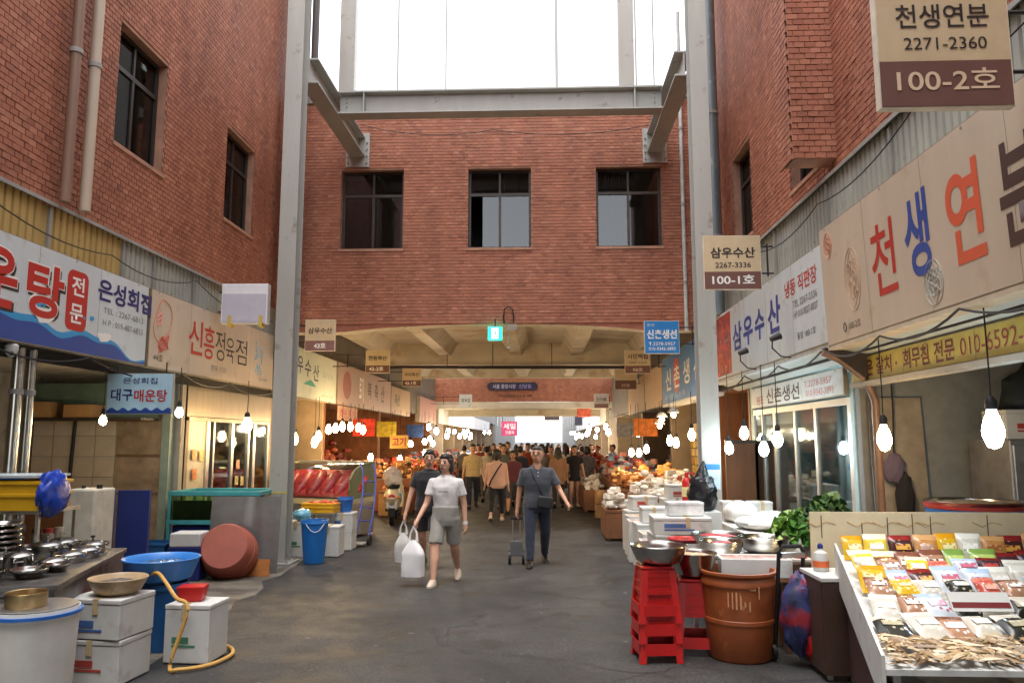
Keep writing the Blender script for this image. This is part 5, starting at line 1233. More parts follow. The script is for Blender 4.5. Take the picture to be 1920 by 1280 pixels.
# ---- glass doors of the fish shop (faces -X)
t = thing('glass_front', 'aluminium framed glass front of the pale blue fish shop', 'shop front', (3.42, 12.85, 0), -pi / 2)
L = 4.1
b = MB(); b.box(0, L, 0, .06, 0.055, .12); b.obj('sill_rail', ALU, t, smooth=False); b = MB(); b.box(0, L, 0, .06, 2.2, 2.28); b.obj('head_rail', ALU, t, smooth=False)
for u, w in ((0, .1), (.55, .07), (1.15, .12), (2.1, .07), (2.9, .08), (4.0, .1)):
    b = MB(); b.box(u, u + w, .003, .057, .12, 2.2); b.obj('mullion', ALU, t, smooth=False)
us = [(.1, .55), (.62, 1.15), (1.27, 2.1), (2.17, 2.9), (2.98, 4.0)]
for a, c in us: b = MB(); b.box(a, c, .025, .031, .12, 2.2); b.obj('pane', CLEAR, t, smooth=False)
t = thing('hanging_coat', 'dark coat hanging inside the glass fish shop', 'coat', (4.9, 9.9, 1.0), 0); b = MB(); crumple(b, (0, 0, .4), .12, .08, .5, amp=.15); b.obj('cloth', M('dark_cloth', (40, 38, 40), rough=.9), t); b = MB(); b.tube([(0, 0, .9), (0, 0, 1.05), (.04, 0, 1.1)], .008); b.obj('hook', STEEL_D, t)
t = thing('hanging_apron', 'white cloth and blue bag hanging on a rail in the fish shop', 'cloth', (4.5, 9.75, 1.1), 0); b = MB(); crumple(b, (-.12, 0, .45), .12, .06, .3, amp=.2); b.obj('white_cloth', FOAM, t); b = MB(); b.box(-.05, .18, -.05, .05, .0, .24); b.obj('blue_bag', BLUEP, t, smooth=False, bev=.02); b = MB(); b.tube([(-.03, 0, .24), (.02, 0, .6), (.06, 0, .75), (.1, 0, .6), (.16, 0, .24)], .018); b.obj('strap', M('denim_strap', (70, 100, 130), rough=.8), t); b = MB(); b.cyl((-.4, 0, .78), (.6, 0, .78), .01); b.obj('rail', ALU, t)
foam_box('teal lidded white chest inside the glass fish shop', (4.6, 10.6, .06), .8, .6, .78, mat=M('chest_white', (206, 222, 220), rough=.3))
# ---- kimchi shop interior
t = thing('refrigerator', 'old dark steel refrigerator inside the kimchi shop', 'refrigerator', (4.75, 7.75, .055), 0)
b = MB(); b.box(-.42, .42, -.35, .35, 0, 1.75); b.obj('cabinet', M('fridge_grey', (160, 160, 160), rough=.35, metal=.6, var=.15), t, smooth=False, bev=.01)
for sx in (-1, 1):
    for z0_, z1_ in ((.08, .85), (.9, 1.7)): b = MB(); b.box(min(.01 * sx, .4 * sx), max(.01 * sx, .4 * sx), -.375, -.352, z0_, z1_); d_ = b.obj('door', M('fridge_door', (176, 176, 176), rough=.3, metal=.7, var=.15), t, smooth=False, bev=.006); b = MB(); b.box(.04 * sx - .012, .04 * sx + .012, -.41, -.376, z0_ + .3, z0_ + .5); b.obj('handle', BLACK, d_, smooth=False)
foam_box('white foam box on top of the refrigerator', (4.65, 7.7, 1.81), .55, .4, .24)
t = thing('cloth_sheet', 'draped dark plastic sheet above the refrigerator', 'sheet', (5.05, 8.0, 1.81), 0); b = MB(); crumple(b, (0, 0, .4), .4, .2, .4, amp=.2, flat=.002); b.obj('sheet', M('dark_sheet', (36, 42, 44), rough=.5), t)
for x, y, z, s, c, lab in ((4.6, 6.5, 1.08, .22, M('grey_film', (150, 156, 160), rough=.4, var=.2), 'grey plastic bag on the shelf of the kimchi shop'), (4.95, 6.3, 1.08, .24, M('green_grey_film', (62, 72, 72), rough=.4, var=.2), 'dark grey plastic bag on the shelf of the kimchi shop')): sack(lab, (x, y, z), s, s * .8, s, c)
table('long shelf table along the kimchi shop wall', 4.1, 5.6, 5.9, 6.9, 1.075, WOODD, STEEL_D)
t = thing('concrete_pier', 'square pale concrete pier in the kimchi shop', 'pier', (4.55, 7.2, .055), 0); b = MB(); b.box(.55, .85, -.1, .2, 0, 2.68); b.obj('pier', PLAST, t, smooth=False)
t = thing('leaning_board', 'tan board leaning in the kimchi shop corner', 'board', (3.75, 8.3, .055), 0); b = MB(); b.box(-.28, .28, 0, .02, 0, 2.2); b.obj('board', M('tan_ply', (160, 148, 130), rough=.7, var=.15), t, rot=(radians(-3), 0, 0), smooth=False)
DRUM = basin('wide metal pan with a red and blue rim behind the cream panel', (3.85, 7.2, .96), .4, .3, mat=CHROME, fill=M('drum_food', (120, 112, 100), rough=.4, var=.3), name='metal_pan', fz=.9)
b = MB(); b.lathe([(.385, .24), (.398, .24), (.402, .27), (.39, .27)], 40); b.obj('red_band', M('drum_rim', (160, 52, 48), rough=.4, var=.2), DRUM)
b = MB(); b.lathe([(.375, .2), (.388, .2), (.394, .235), (.38, .235)], 40); b.obj('blue_band', BLUEP, DRUM)
table('steel stand under the wide metal pan', 3.5, 4.2, 6.95, 7.5, .955, STAINLESS, STAINLESS)

t = thing('hanging_cloth', 'mauve cloth and dark bag hanging beside the tan board', 'cloth', (3.62, 8.2, .9), 0)
b = MB(); crumple(b, (0, 0, .62), .1, .04, .15, n=30, m=20, amp=.25, fr=2.2); b.obj('mauve_cloth', M('mauve_cloth', (104, 92, 110), rough=.9), t)
b = MB(); crumple(b, (.1, .02, .3), .09, .06, .26, n=30, m=20, amp=.2, fr=2.2); b.obj('dark_bag', M('dark_cloth', (40, 38, 40), rough=.9), t)
b = MB(); b.tube([(0, 0, .75), (.02, 0, 1.2), (.02, .0, 1.6)], .008); b.obj('cord', BLACK, t)
# trays, foam boxes and produce packed along the right side towards the dried goods
PKM = M('pink_fish', (206, 160, 150), rough=.35, var=.3, scale=20, bump=.4)
for i, (x, y, z, w, d, h, f) in enumerate(((1.55, 10.35, 0, .6, .42, .5, PKM), (1.62, 10.85, 0, .62, .45, .55, SHRIMP), (1.6, 11.4, 0, .6, .42, .58, None), (1.55, 11.95, 0, .58, .42, .6, PKM), (1.6, 12.5, 0, .6, .42, .62, SHRIMP), (1.62, 13.0, 0, .6, .42, .62, None), (2.3, 12.2, 0, .55, .4, .75, PKM), (2.25, 13.2, 0, .6, .4, .8, None))):
    foam_box(('open foam tray of pink fish', 'open foam tray of pale shellfish', 'lidded foam box')[0 if f is PKM else 1 if f is SHRIMP else 2] + ' ' + ('behind the black bag', 'second behind the black bag', 'third behind the black bag', 'beside the column foot', 'past the column foot', 'before the wrapped goods stall', 'tucked by the brown partition', 'tall, beside the brown partition')[i], (x, y, z + .004), w, d, h, R.uniform(-.1, .1), lid=f is None, fill=f)
for i, (x, y, z) in enumerate(((1.6, 11.4, .63), (1.62, 13.0, .67), (2.25, 13.2, .85))):
    foam_box('small white foam box set on the ' + ('third', 'lidded', 'tall')[i] + ' box of the right row', (x, y, z), .42, .32, .18, R.uniform(-.2, .2))
# ================================================================= left side: stove counter and its pots
ca, cb = Vector((-3.4, 5.4, 0)), Vector((-3.92, 7.25, 0))
ang = math.atan2(cb.y - ca.y, cb.x - ca.x)            # long edge of the counter, seen from the alley
t = thing('stove_counter', 'steel stove counter with a dark burner opening covered in pots', 'counter', (ca.x, ca.y, 0), ang)
LC = (cb - ca).length
DSTEEL = M('sooty_steel', (120, 118, 116), rough=.38, metal=.8, var=.3, scale=4, dirt=((60, 52, 48), 5, .55))
b = MB(); b.box(0, LC, 0, 1.5, .76, .8); b.obj('worktop', DSTEEL, t, smooth=False, bev=.006)
b = MB(); b.box(.02, LC - .02, .02, .05, .1, .76); b.obj('front_panel', DSTEEL, t, smooth=False)
b = MB(); b.box(.02, .05, .05, .35, .1, .76); b.box(.02, .05, .35, 1.4, .55, .76); b.box(.02, .05, .35, 1.4, .1, .25); b.box(.3, .34, .35, 1.4, .25, .55); b.obj('end_panel', DSTEEL, t, smooth=False)
for x in (.05, LC - .09):
    for y in (.06, 1.4): b = MB(); b.box(x, x + .04, y, y + .04, .006, .1); b.obj('foot', BLACK, t, smooth=False)
CM = Matrix.Translation((ca.x, ca.y, 0)) @ Matrix.Rotation(ang, 4, 'Z')
def cp(u, v, z): p = CM @ Vector((u, v, z)); return (p.x, p.y, p.z)
def pot(label, loc, r, h, lid=True, mat=CHROME, long_handle=False, group=None):
    t = thing('cooking_pot', label, 'pot', loc, R.uniform(0, 6), group)
    b = MB(); b.lathe([(0, 0), (r * .94, 0), (r, .012), (r, h), (r * 1.03, h + .004), (r * .97, h), (r * .95, .02), (0, .02)], 28); b.obj('body', mat, t)
    if lid:
        b = MB(); b.lathe([(r * 1.02, h + .006), (r * .98, h + .012), (r * .6, h + .035), (r * .12, h + .045), (0, h + .046)], 28); b.obj('lid', mat, t)
        b = MB(); b.lathe([(.008, h + .045), (.008, h + .06), (.02, h + .066), (.02, h + .08), (0, h + .085)], 12); b.obj('knob', BLACK if R.random() < .5 else mat, t)
    if long_handle: b = MB(); b.tube([(r, 0, h * .8), (r + .16, 0, h * .95)], .012); b.obj('handle', BLACK, t)
    else:
        for s in (-1, 1): b = MB(); b.tube([(s * r, -.035, h * .75), (s * (r + .03), -.03, h * .78), (s * (r + .03), .03, h * .78), (s * r, .035, h * .75)], .006); b.obj('handle', mat, t)
    return t
spots = [(1.62, .22, .11, .07), (1.35, .2, .12, .06), (1.1, .25, .12, .06), (1.72, .5, .13, .09), (1.42, .52, .12, .1), (1.42, .85, .12, .1), (.82, .3, .12, .05), (.8, .62, .13, .09), (.5, .75, .14, .1), (.45, 1.05, .13, .12), (.85, .95, .13, .12)]
for i, (u, v, r, h) in enumerate(spots):
    pot('small steel soup pot with lid on the stove counter', cp(u, v, .803), r, h, group='lidded soup pots on the stove counter')
for i in range(7):                                    # stacked lids and dishes at the back
    basin('shallow steel dish in the tall stack at the counter back', cp(1.12, .78, .803 + i * .045), .15, .05, group='stacked steel dishes', name='steel_dish')
pot('flat white enamel pan with lid at the counter end', cp(.16, .75, .803), .15, .03, mat=M('enamel_white', (206, 206, 198), rough=.3))
t = thing('ladle_rack', 'wooden spoons and ladles standing behind the pots', 'utensils', cp(1.5, .95, .803), 0)
b = MB(); b.lathe([(0, 0), (.07, 0), (.075, .15), (.07, .15), (.065, .01), (0, .01)], 16); b.obj('holder', CHROME, t)
for k in range(6): b = MB(); a = k * 1.05; b.tube([(0.02 * cos(a), .02 * sin(a), .02), (.1 * cos(a), .1 * sin(a), .3)], .009); b.obj('spoon', M('spoon_wood', (182, 130, 78)) if k % 2 else CHROME, t)
t = thing('dial_scale', 'white kitchen dial scale at the far end of the counter', 'scale', cp(1.9, .95, .803), ang - pi / 2 + .4); b = MB(); b.box(-.08, .08, -.06, .06, 0, .12); b.obj('body', STAINLESS, t, smooth=False); b = MB(); b.cyl((0, -.06, .2), (0, .0, .2), .085, n=24); b.obj('dial', FOAM, t)
# yellow crate with blue plastic behind the counter
t = thing('shelf_rack', 'steel rack behind the stove counter holding the yellow crate', 'rack', (-4.95, 7.05, 0), 0)
b = MB(); b.box(-.45, .5, -.3, .3, 1.15, 1.18); b.obj('shelf', STAINLESS, t, smooth=False)
for sx in (-.42, .46):
    for sy in (-.27, .27): b = MB(); b.box(sx - .015, sx + .015, sy - .015, sy + .015, .006, 1.15); b.obj('leg', STAINLESS, t, smooth=False)
crate('yellow plastic crate with a blue sheet over it on the rack', (-4.9, 6.95, 1.183), .86, .5, .26, YELP, radians(3), name='yellow_crate')
t = thing('blue_sheet', 'crumpled blue plastic sheet hanging off the yellow crate', 'sheet', (-4.5, 6.95, 1.2), 0); b = MB(); crumple(b, (.06, -.06, .12), .09, .2, .2, n=40, m=26, amp=.16, fr=2.6); b.obj('sheet', M('blue_film', (24, 66, 176), rough=.25, var=.3, scale=9, bump=.4, bscale=22), t)
t = thing('white_board_lid', 'pale board lying across the yellow crate', 'lid', (-4.95, 6.95, 1.47), radians(4)); b = MB(); b.box(-.5, .45, -.28, .28, 0, .02); b.obj('board', M('pale_board', (196, 206, 210), rough=.4), t, smooth=False); b = MB(); b.box(-.5, .3, -.26, .26, -.015, -.002); b.obj('edge', BLUEP, t, smooth=False)
# fronts: tub with pan, foam boxes, blue basin, barrel, hose
for i, (u, v, r, h, kind) in enumerate(((1.75, .78, .1, .06, 'b'), (1.95, .25, .09, .05, 'b'), (2.0, .5, .1, .05, 'b'), (.62, .2, .1, .05, 'b'), (.35, .3, .13, .06, 'b'), (.6, .46, .1, .12, 'p'), (.3, .55, .12, .06, 'b'), (.9, 1.15, .12, .16, 'p'), (1.2, 1.1, .14, .2, 'p'), (1.5, 1.15, .12, .14, 'p'))):
    if kind == 'b': basin('small steel bowl among the pots on the stove counter', cp(u, v, .803), r, h, group='steel bowls on the stove counter', name='steel_bowl')
    else: pot('tall steel stock pot at the back of the stove counter', cp(u, v, .803), r, h, group='tall stock pots on the stove counter')
t = thing('green_tray', 'lime green tray lying on the stove counter', 'tray', cp(.62, .95, .803), ang); b = MB(); b.taper(-.18, .18, -.12, .12, 0, .03, .015); b.obj('tray', M('lime_plastic', (150, 176, 60), rough=.4), t, smooth=False, bev=.006)
for i, (px, py, Y, r, c, lab) in enumerate(((90, 1000, 7.0, .05, (196, 60, 40), 'red capped seasoning jar behind the pots'), (110, 1003, 7.1, .045, (210, 200, 180), 'pale seasoning jar behind the pots'), (70, 985, 7.0, .05, (120, 90, 60), 'brown seasoning jar behind the pots'))):
    q = AY(px, py, Y); t = thing('seasoning_jar', lab, 'jar', (q.x, Y, .803), 0); b = MB(); b.lathe([(0, 0), (r, 0), (r, .14), (r * .8, .16), (0, .16)], 16); b.obj('jar', PLASTIC('jar_clear_%d' % c[0], (200, 190, 170), .7), t); b = MB(); b.lathe([(r * .85, .161), (r * .85, .2), (0, .2)], 16); b.obj('cap', M('cap_%d' % c[0], c, rough=.4), t)
p = AY(68, 1140, 4.95)
t = bucket('large white round tub with a blue band in front of the counter', (p.x, 4.95, .008), .22, .25, .74, M('white_tub', (218, 216, 210), rough=.5, var=.06), 'round_tub', cat='tub')
b = MB(); b.lathe([(.262, .7), (.266, .7), (.266, .72), (.262, .72)], 32); b.obj('blue_band', BLUEP, t)
pot('small brass coloured saucepan resting on the white tub', (p.x - .05, 4.92, .752), .12, .09, lid=False, mat=M('brass_pan', (190, 164, 120), rough=.3, metal=.9, var=.2), long_handle=True)
b = MB(); b.lathe([(0, .738), (.235, .738), (.24, .75), (0, .745)], 32); b.obj('tray_cover', STAINLESS, t)
p = AY(209, 1103, 6.0)
foam_box('lower white foam box under the strainer basin', (p.x, 6.0, .008), .46, .4, .28, radians(-5), group='foam boxes beside the counter')
foam_box('upper white foam box under the strainer basin', (p.x, 6.0, .334), .47, .41, .25, radians(-8), group='foam boxes beside the counter')
basin('tan enamel strainer basin on the foam boxes', (p.x + .05, 6.0, .628), .215, .12, mat=M('tan_enamel', (190, 164, 128), rough=.4, var=.2, dirt=((110, 84, 60), 14, .6)), fill=M('clams', (90, 86, 84), rough=.5, var=.5, scale=30), fz=.6, name='strainer_basin')
p = AY(310, 1075, 6.85)
bucket('tall blue plastic barrel under the wide blue basin', (p.x, 6.85, .008), .165, .2, .56, M('barrel_blue', (36, 98, 160), rough=.4, var=.1), 'plastic_barrel', cat='barrel')
basin('wide sky blue plastic basin on the blue barrel', (p.x - .04, 6.85, .572), .325, .2, mat=M('sky_plastic', (66, 136, 214), rough=.35, var=.06), fill=M('basin_water', (60, 100, 140), rough=.08, var=.1), fz=.7, name='plastic_basin')
bucket('dark green bucket behind the foam boxes', (p.x - .34, 6.45, .008), .13, .16, .42, GREENP, 'bucket')
t = thing('red_scoop', 'red plastic scoop resting on the green bucket', 'scoop', (p.x - .3, 6.42, .44), .3); b = MB(); b.lathe([(0, 0), (.07, 0), (.1, .12), (.095, .12), (.065, .01), (0, .01)], 20); b.obj('cup', REDP, t); b = MB(); b.tube([(.09, 0, .1), (.2, 0, .16)], .014); b.obj('handle', M('orange_plastic', (226, 110, 40)), t)
p = AY(372, 1118, 6.55)
foam_box('white foam box with the small red tub on it', (p.x, 6.55, .008), .38, .34, .42, radians(-3))
t = thing('red_tub', 'small square red plastic tub on the foam box', 'tub', (p.x - .05, 6.55, .473), radians(8)); b = MB(); b.taper(-.09, .09, -.07, .07, 0, .12, .02); b.obj('tub', REDP, t, smooth=False, bev=.008)
h0 = AY(290, 1078, 6.7)
pts = [AY(282, 1078, 6.62), AY(296, 1074, 6.5), AY(310, 1090, 6.4), AY(330, 1120, 6.3), AY(352, 1142, 6.25)] + [Vector((-2.95, 6.2, .05)), Vector((-2.85, 6.15, .03)), Vector((-2.68, 6.3, .025)), Vector((-2.62, 6.6, .025)), Vector((-2.75, 6.85, .025)), Vector((-3.0, 6.95, .025))]
def smooth_path(pts, k=6):
    out = []; P = [Vector(q) for q in pts]
    for i in range(len(P) - 1):
        a, b_, c, d = P[max(i-1, 0)], P[i], P[i+1], P[min(i+2, len(P)-1)]
        for j in range(k):
            u = j / k; out.append(.5 * ((2*b_) + (c-a)*u + (2*a-5*b_+4*c-d)*u*u + (3*b_-a-3*c+d)*u**3))
    return out + [P[-1]]
b = MB(); b.tube(smooth_path(pts), .016, 8); tag(b.obj('garden_hose', M('yellow_hose', (206, 160, 84), rough=.4)), 'yellow hose running from the blue basin over the apron', 'hose')
# white tank, blue boards, crates, cooler
t = thing('white_tank', 'off white plastic tank behind the counter beside blue boards', 'tank', (AY(165, 990, 8.4).x, 8.4, .055), 0); b = MB(); b.box(-.17, .17, -.2, .2, 0, 1.22); b.obj('tank', M('ivory_plastic', (214, 208, 190), rough=.5), t, smooth=False, bev=.02); b = MB(); b.cyl((.1, 0, 1.22), (.1, 0, 1.26), .03); b.cyl((-.08, 0, 1.22), (-.08, 0, 1.25), .02); b.obj('cap', BLACK, t)
for k, (a, c, lab) in enumerate(((196, 214, 'narrow dark blue board edge beside the ivory tank'), (216, 281, 'broad dark blue board leaning by the ivory tank'))):
    p, q = AY(a, 1010, 9.0 - .1 * k), AY(c, 918, 9.0 - .1 * k); t = thing('blue_board', lab, 'board', (p.x, p.y, .055), 0); b = MB(); b.box(0, q.x - p.x, 0, .05, 0, q.z - .06); b.obj('board', M('ultramarine_board', (24, 46, 116), rough=.45, var=.1), t, smooth=False)
p = AY(291, 1035, 10.2)
crate('teal blue fish crate with faint white print by the cooler', (p.x, 10.2, .055), .44, .36, .42, M('steel_blue_plastic', (40, 96, 150), rough=.4), radians(0), name='fish_crate'); 
p = AY(353, 1060, 10.15)
t = thing('cooler_box', 'navy cooler box with white print and foam lid', 'cooler', (p.x, 10.15, .008), radians(5))
b = MB(); b.taper(-.2, .2, -.17, .17, 0, .42, .01); b.obj('body', DBLUEP, t, smooth=False, bev=.01); b = MB(); b.box(-.195, .195, -.175, .175, .425, .6); b.obj('foam_lid', FOAM, t, smooth=False, bev=.015)
letter(t, '수산물', -.12, .12, .24, .07, WHITE, .02, -.186); b = MB(); b.box(-.1, .1, -.19, -.185, .26, .3); b.obj('print_bar', WHITE, t, smooth=False)
# fish tank with teal frame
t = thing('fish_tank', 'glass fish tank with a chipped teal frame', 'fish tank', (-4.68, 11.3, 0), 0)
w, d = .66, .42
fr = MB()
for z in (1.02, .62): fr.box(-w, w, -d, -d + .05, z, z + .06); fr.box(-w, w, d - .05, d, z, z + .06); fr.box(-w, -w + .05, -d + .05, d - .05, z, z + .06); fr.box(w - .05, w, -d + .05, d - .05, z, z + .06)
fr.obj('rim', TEAL, t, smooth=False, bev=.004)
for sx in (-1, 1):
    for sy in (-1, 1): b = MB(); x, y = sx * (w - .025), sy * (d - .025); b.box(x - .022, x + .022, y - .022, y + .022, .006, .62); b.box(x - .02, x + .02, y - .02, y + .02, .68, 1.02); b.obj('leg', TEAL, t, smooth=False)
b = MB(); b.box(-w + .05, w - .05, -d + .01, -d + .016, .68, 1.02); b.obj('pane', GLASS('tank_glass', (190, 214, 186), .4), t, smooth=False)
b = MB(); b.box(-w + .06, w - .06, -d + .05, d - .05, .66, .95); b.obj('water', M('tank_water', (92, 128, 84), rough=.08, var=.3), t, smooth=False)
b = MB(); b.box(-w + .06, w - .1, -d + .06, d - .06, .1, .6); b.obj('lower_tank', M('tank_blue', (24, 48, 130), rough=.35), t, smooth=False, bev=.01)
# steel sheet leaning on tank and column, terracotta tub, plywood
p, q = AZ(418, 1062), AZ(545, 1056)
t = thing('steel_sheet', 'dented grey steel sheet leaning on the column behind the terracotta tub', 'sheet', (p.x, 10.55, .008), 0)
b = MB(); n = 16; vs = []; fs = []; L = q.x - p.x + .1
for j in range(n + 1):
    for i in range(n + 1):
        u, z = i / n, j / n; yy = .05 + .1 * z + .03 * max(0, 1 - abs(u - .55 - .08 * z) * 9) + .006 * noise.noise(Vector((u * 3, z * 3, 0)))
        vs.append((u * L, yy, z * (1.02 - .0 * u)))
for j in range(n):
    for i in range(n): fs.append((j*(n+1)+i, j*(n+1)+i+1, (j+1)*(n+1)+i+1, (j+1)*(n+1)+i))
k = len(vs); vs += [(x, y + .004, z) for x, y, z in vs]; fs += [tuple(k + i for i in reversed(f_)) for f_ in fs]
b.add(vs, fs); b.obj('sheet', M('dull_steel', (148, 148, 146), rough=.42, metal=.65, var=.15, scale=3), t)
p = AZ(436, 1062)
t = thing('rubber_tub', 'big terracotta rubber tub tipped on its side against the steel sheet', 'tub', (p.x + .33, 10.05, .44), 0)
b = MB(); b.lathe([(0, 0), (.33, 0), (.36, .03), (.39, .22), (.405, .22), (.405, .25), (.395, .255), (.42, .4), (.425, .42), (.405, .42), (.36, .05), (0, .03)], 48)
o_ = b.obj('tub', TERRA, t, rot=(radians(-114), 0, radians(8))); o_.scale = (.86, .86, .86)
t = thing('plywood_board', 'short orange brown plywood board by the terracotta tub', 'board', (AZ(468, 1058).x + .42, 10.38, .008), radians(-3)); b = MB(); b.box(-.3, .22, 0, .02, 0, .22); b.obj('board', M('orange_ply', (176, 112, 58), rough=.6, var=.15), t, rot=(radians(-12), 0, 0), smooth=False)
# cream tiled end wall, timber panel, shelf and carton in the soup shop
t = thing('tiled_wall', 'cream tiled end wall of the soup shop with a dark pipe', 'wall', (-7.6, 11.2, .055), 0)
b = MB(); b.box(0, 1.28, .02, .1, 0, 2.1); b.obj('backing', M('grout', (176, 164, 142)), t, smooth=False)
tm = MB(); tm.box(0, .3, 0, .02, 0, .3); tme = tm.mesh('tile', TILE, smooth=False)
for i in range(4):
    for j in range(7): O('tile', tme, t, (.012 + i * .318, R.uniform(-.001, .001), .012 + j * .3)).scale = (1.0, 1, .965)
b = MB(); b.cyl((.62, -.03, .9), (.66, -.03, 2.08), .025); b.obj('pipe', M('dark_pipe', (40, 34, 32), rough=.5), t)
b = MB(); b.box(1.29, 1.98, .0, .05, 0, 2.2); b.obj('timber_panel', M('scuffed_ply', (170, 146, 116), rough=.75, var=.25, scale=4, dirt=((96, 74, 54), 6, .62)), t, smooth=False)
for z in (.95, 1.5): b = MB(); b.box(1.3, 1.95, -.012, -.001, z, z + .04); b.obj('batten', M('batten', (128, 100, 74)), t, smooth=False)
b = MB(); b.box(1.98, 2.1, -.04, .08, 0, 2.62); b.obj('door_post', M('mint_post', (150, 166, 148), rough=.6), t, smooth=False)
t = thing('wall_shelf', 'dark wall shelf with a carton in the soup shop', 'shelf', (-7.55, 10.6, 2.08), 0); b = MB(); b.box(0, 1.9, 0, .5, 0, .04); b.obj('board', M('dark_shelf', (56, 44, 36)), t, smooth=False); b = MB(); b.box(0, 1.9, .45, .5, .04, .55); b.obj('green_panel', M('mint_panel', (112, 136, 116), rough=.6), t, smooth=False)
for x, w_, h_, lab in ((-7.3, .55, .22, 'brown carton on the soup shop shelf'), (-6.6, .4, .18, 'smaller tan carton at the end of the soup shop shelf')):
    t = thing('carton', lab, 'carton', (x, 10.82, 2.123), R.uniform(-.1, .1)); b = MB(); b.box(-w_/2, w_/2, -.18, .18, 0, h_); b.obj('box', CARD, t, smooth=False, bev=.004); b = MB(); b.box(-w_/2, w_/2, -.02, .02, h_ + .001, h_ + .003); b.obj('tape', SIGN_EDGE, t, smooth=False)
sack('folded brown cloth bundle on the tiled wall ledge', (-6.9, 10.7, .95), .3, .2, .08, M('brown_cloth', (128, 102, 84), rough=.9), name='cloth_bundle', cat='bundle', knot=False)
t = thing('low_cabinet', 'tan low cabinet against the tiled wall', 'cabinet', (-6.95, 10.7, .055), 0); b = MB(); b.box(-.5, .6, -.3, .3, 0, .89); b.obj('carcass', CARD, t, smooth=False); b = MB(); b.box(-.47, .03, -.32, -.302, .04, .85); b.box(.07, .57, -.32, -.302, .04, .85); b.obj('doors', WOODD, t, smooth=False)
# steel flue tubes and camera at the sign's foot
for i, (px, r) in enumerate(((28, .055), (52, .05))):
    p = AX(px, 760, -5.2); t = thing('steel_tube', ('thick', 'thinner')[i] + ' polished steel flue tube rising to the soup shop sign', 'tube', (-5.2, p.y, .05), 0); b = MB(); b.cyl((0, 0, 0), (0, 0, 2.66), r, n=20); b.obj('tube', CHROME, t); b = MB(); b.lathe([(r + .002, 2.2), (r + .012, 2.2), (r + .012, 2.25), (r + .002, 2.25)], 20); b.obj('collar', STEEL_D, t)
p = AX(21, 662, -5.1)
t = thing('security_camera', 'small white dome camera under the soup shop sign', 'camera', (-5.1, p.y, 2.62), 0); b = MB(); b.lathe([(.04, .1), (.06, .08), (.06, .04), (.045, 0), (.02, -.03), (0, -.035)], 16); b.obj('housing', FOAM, t); b = MB(); b.sph((.03, -.035, .0), .018); b.obj('lens', BLACK, t)
t = thing('cable_bundle', 'black cable hanging beside the steel tubes', 'cable', (-5.3, p.y - .2, .1), 0); b = MB(); b.tube(smooth_path([(0, 0, 2.5), (.05, .02, 2.2), (.06, .0, 1.7), (0, .02, 1.2), (.03, 0, .6)]), .018); b.tube(smooth_path([(0, -.1, 2.5), (-.05, -.12, 1.9), (.02, -.1, 1.3), (.0, -.1, .7)]), .014); b.obj('cables', BLACK, t)
# steel framed doors of the butcher
t = thing('steel_doors', 'steel framed butcher shop doors with food stickers', 'shop front', (-5.42, 11.5, 0), pi / 2)
L = 3.6
b = MB(); b.box(0, L, 0, .06, .055, .14); b.box(0, L, 0, .06, 2.1, 2.16); b.box(0, L, -.004, .03, 2.17, 2.74); b.obj('frame', M('brushed_panel', (156, 142, 122), rough=.35, metal=.7, var=.15, streak=.2), t, smooth=False)
for u, w_ in ((0, .08), (.75, .12), (1.0, .06), (1.75, .1), (2.5, .08), (2.75, .12), (3.5, .1)): b = MB(); b.box(u, u + w_, .003, .057, .14, 2.1); b.obj('mullion', STAINLESS, t, smooth=False)
for a, c in ((.08, .75), (1.06, 1.75), (1.85, 2.5), (2.87, 3.5)): b = MB(); b.box(a, c, .028, .034, .14, 2.1); b.obj('pane', CLEAR if a > 1 else M('frosted_film', (196, 186, 162), rough=.4, var=.1), t, smooth=False)
for u, z, c in ((.25, 1.5, (222, 150, 60)), (.5, 1.48, (224, 180, 80)), (.28, 1.2, (216, 120, 50)), (1.98, 1.3, (214, 130, 60)), (1.95, 1.02, (226, 200, 130)), (2.2, 1.0, (226, 196, 120))):
    b = MB(); b.box(u, u + .15, -.002, .027 if False else .001, z, z + .16); b.obj('sticker', M('sticker_%d' % c[1], c, rough=.4, var=.5, scale=14, dirt=((180, 50, 40), 12, .58)), t, smooth=False)
t = thing('hanging_coat', 'dark coat below a blue poster behind the butcher doors', 'coat', (-5.9, 13.0, .9), 0); b = MB(); crumple(b, (0, 0, .45), .1, .18, .45, amp=.12); b.obj('cloth', M('dark_cloth', (40, 38, 40), rough=.9), t); b = MB(); b.box(-.02, 0, -.25, .3, 1.0, 1.4); b.obj('poster', M('blue_poster', (120, 156, 184)), t, smooth=False)
for i, (y, z, c, lab) in enumerate(((12.0, .0, (178, 160, 140), 'pale box stack behind the butcher doors'), (14.2, 0, (150, 60, 46), 'red box stack behind the butcher doors'))):
    t = thing('box_stack', lab, 'boxes', (-6.3, y, .055), 0)
    for k in range(3): b = MB(); b.box(-.25, .25, -.3, .3, k * .3, k * .3 + .295); b.obj('box', M('boxes_%d' % i, c, var=.2), t, loc=(0, R.uniform(-.04, .04), 0), smooth=False)
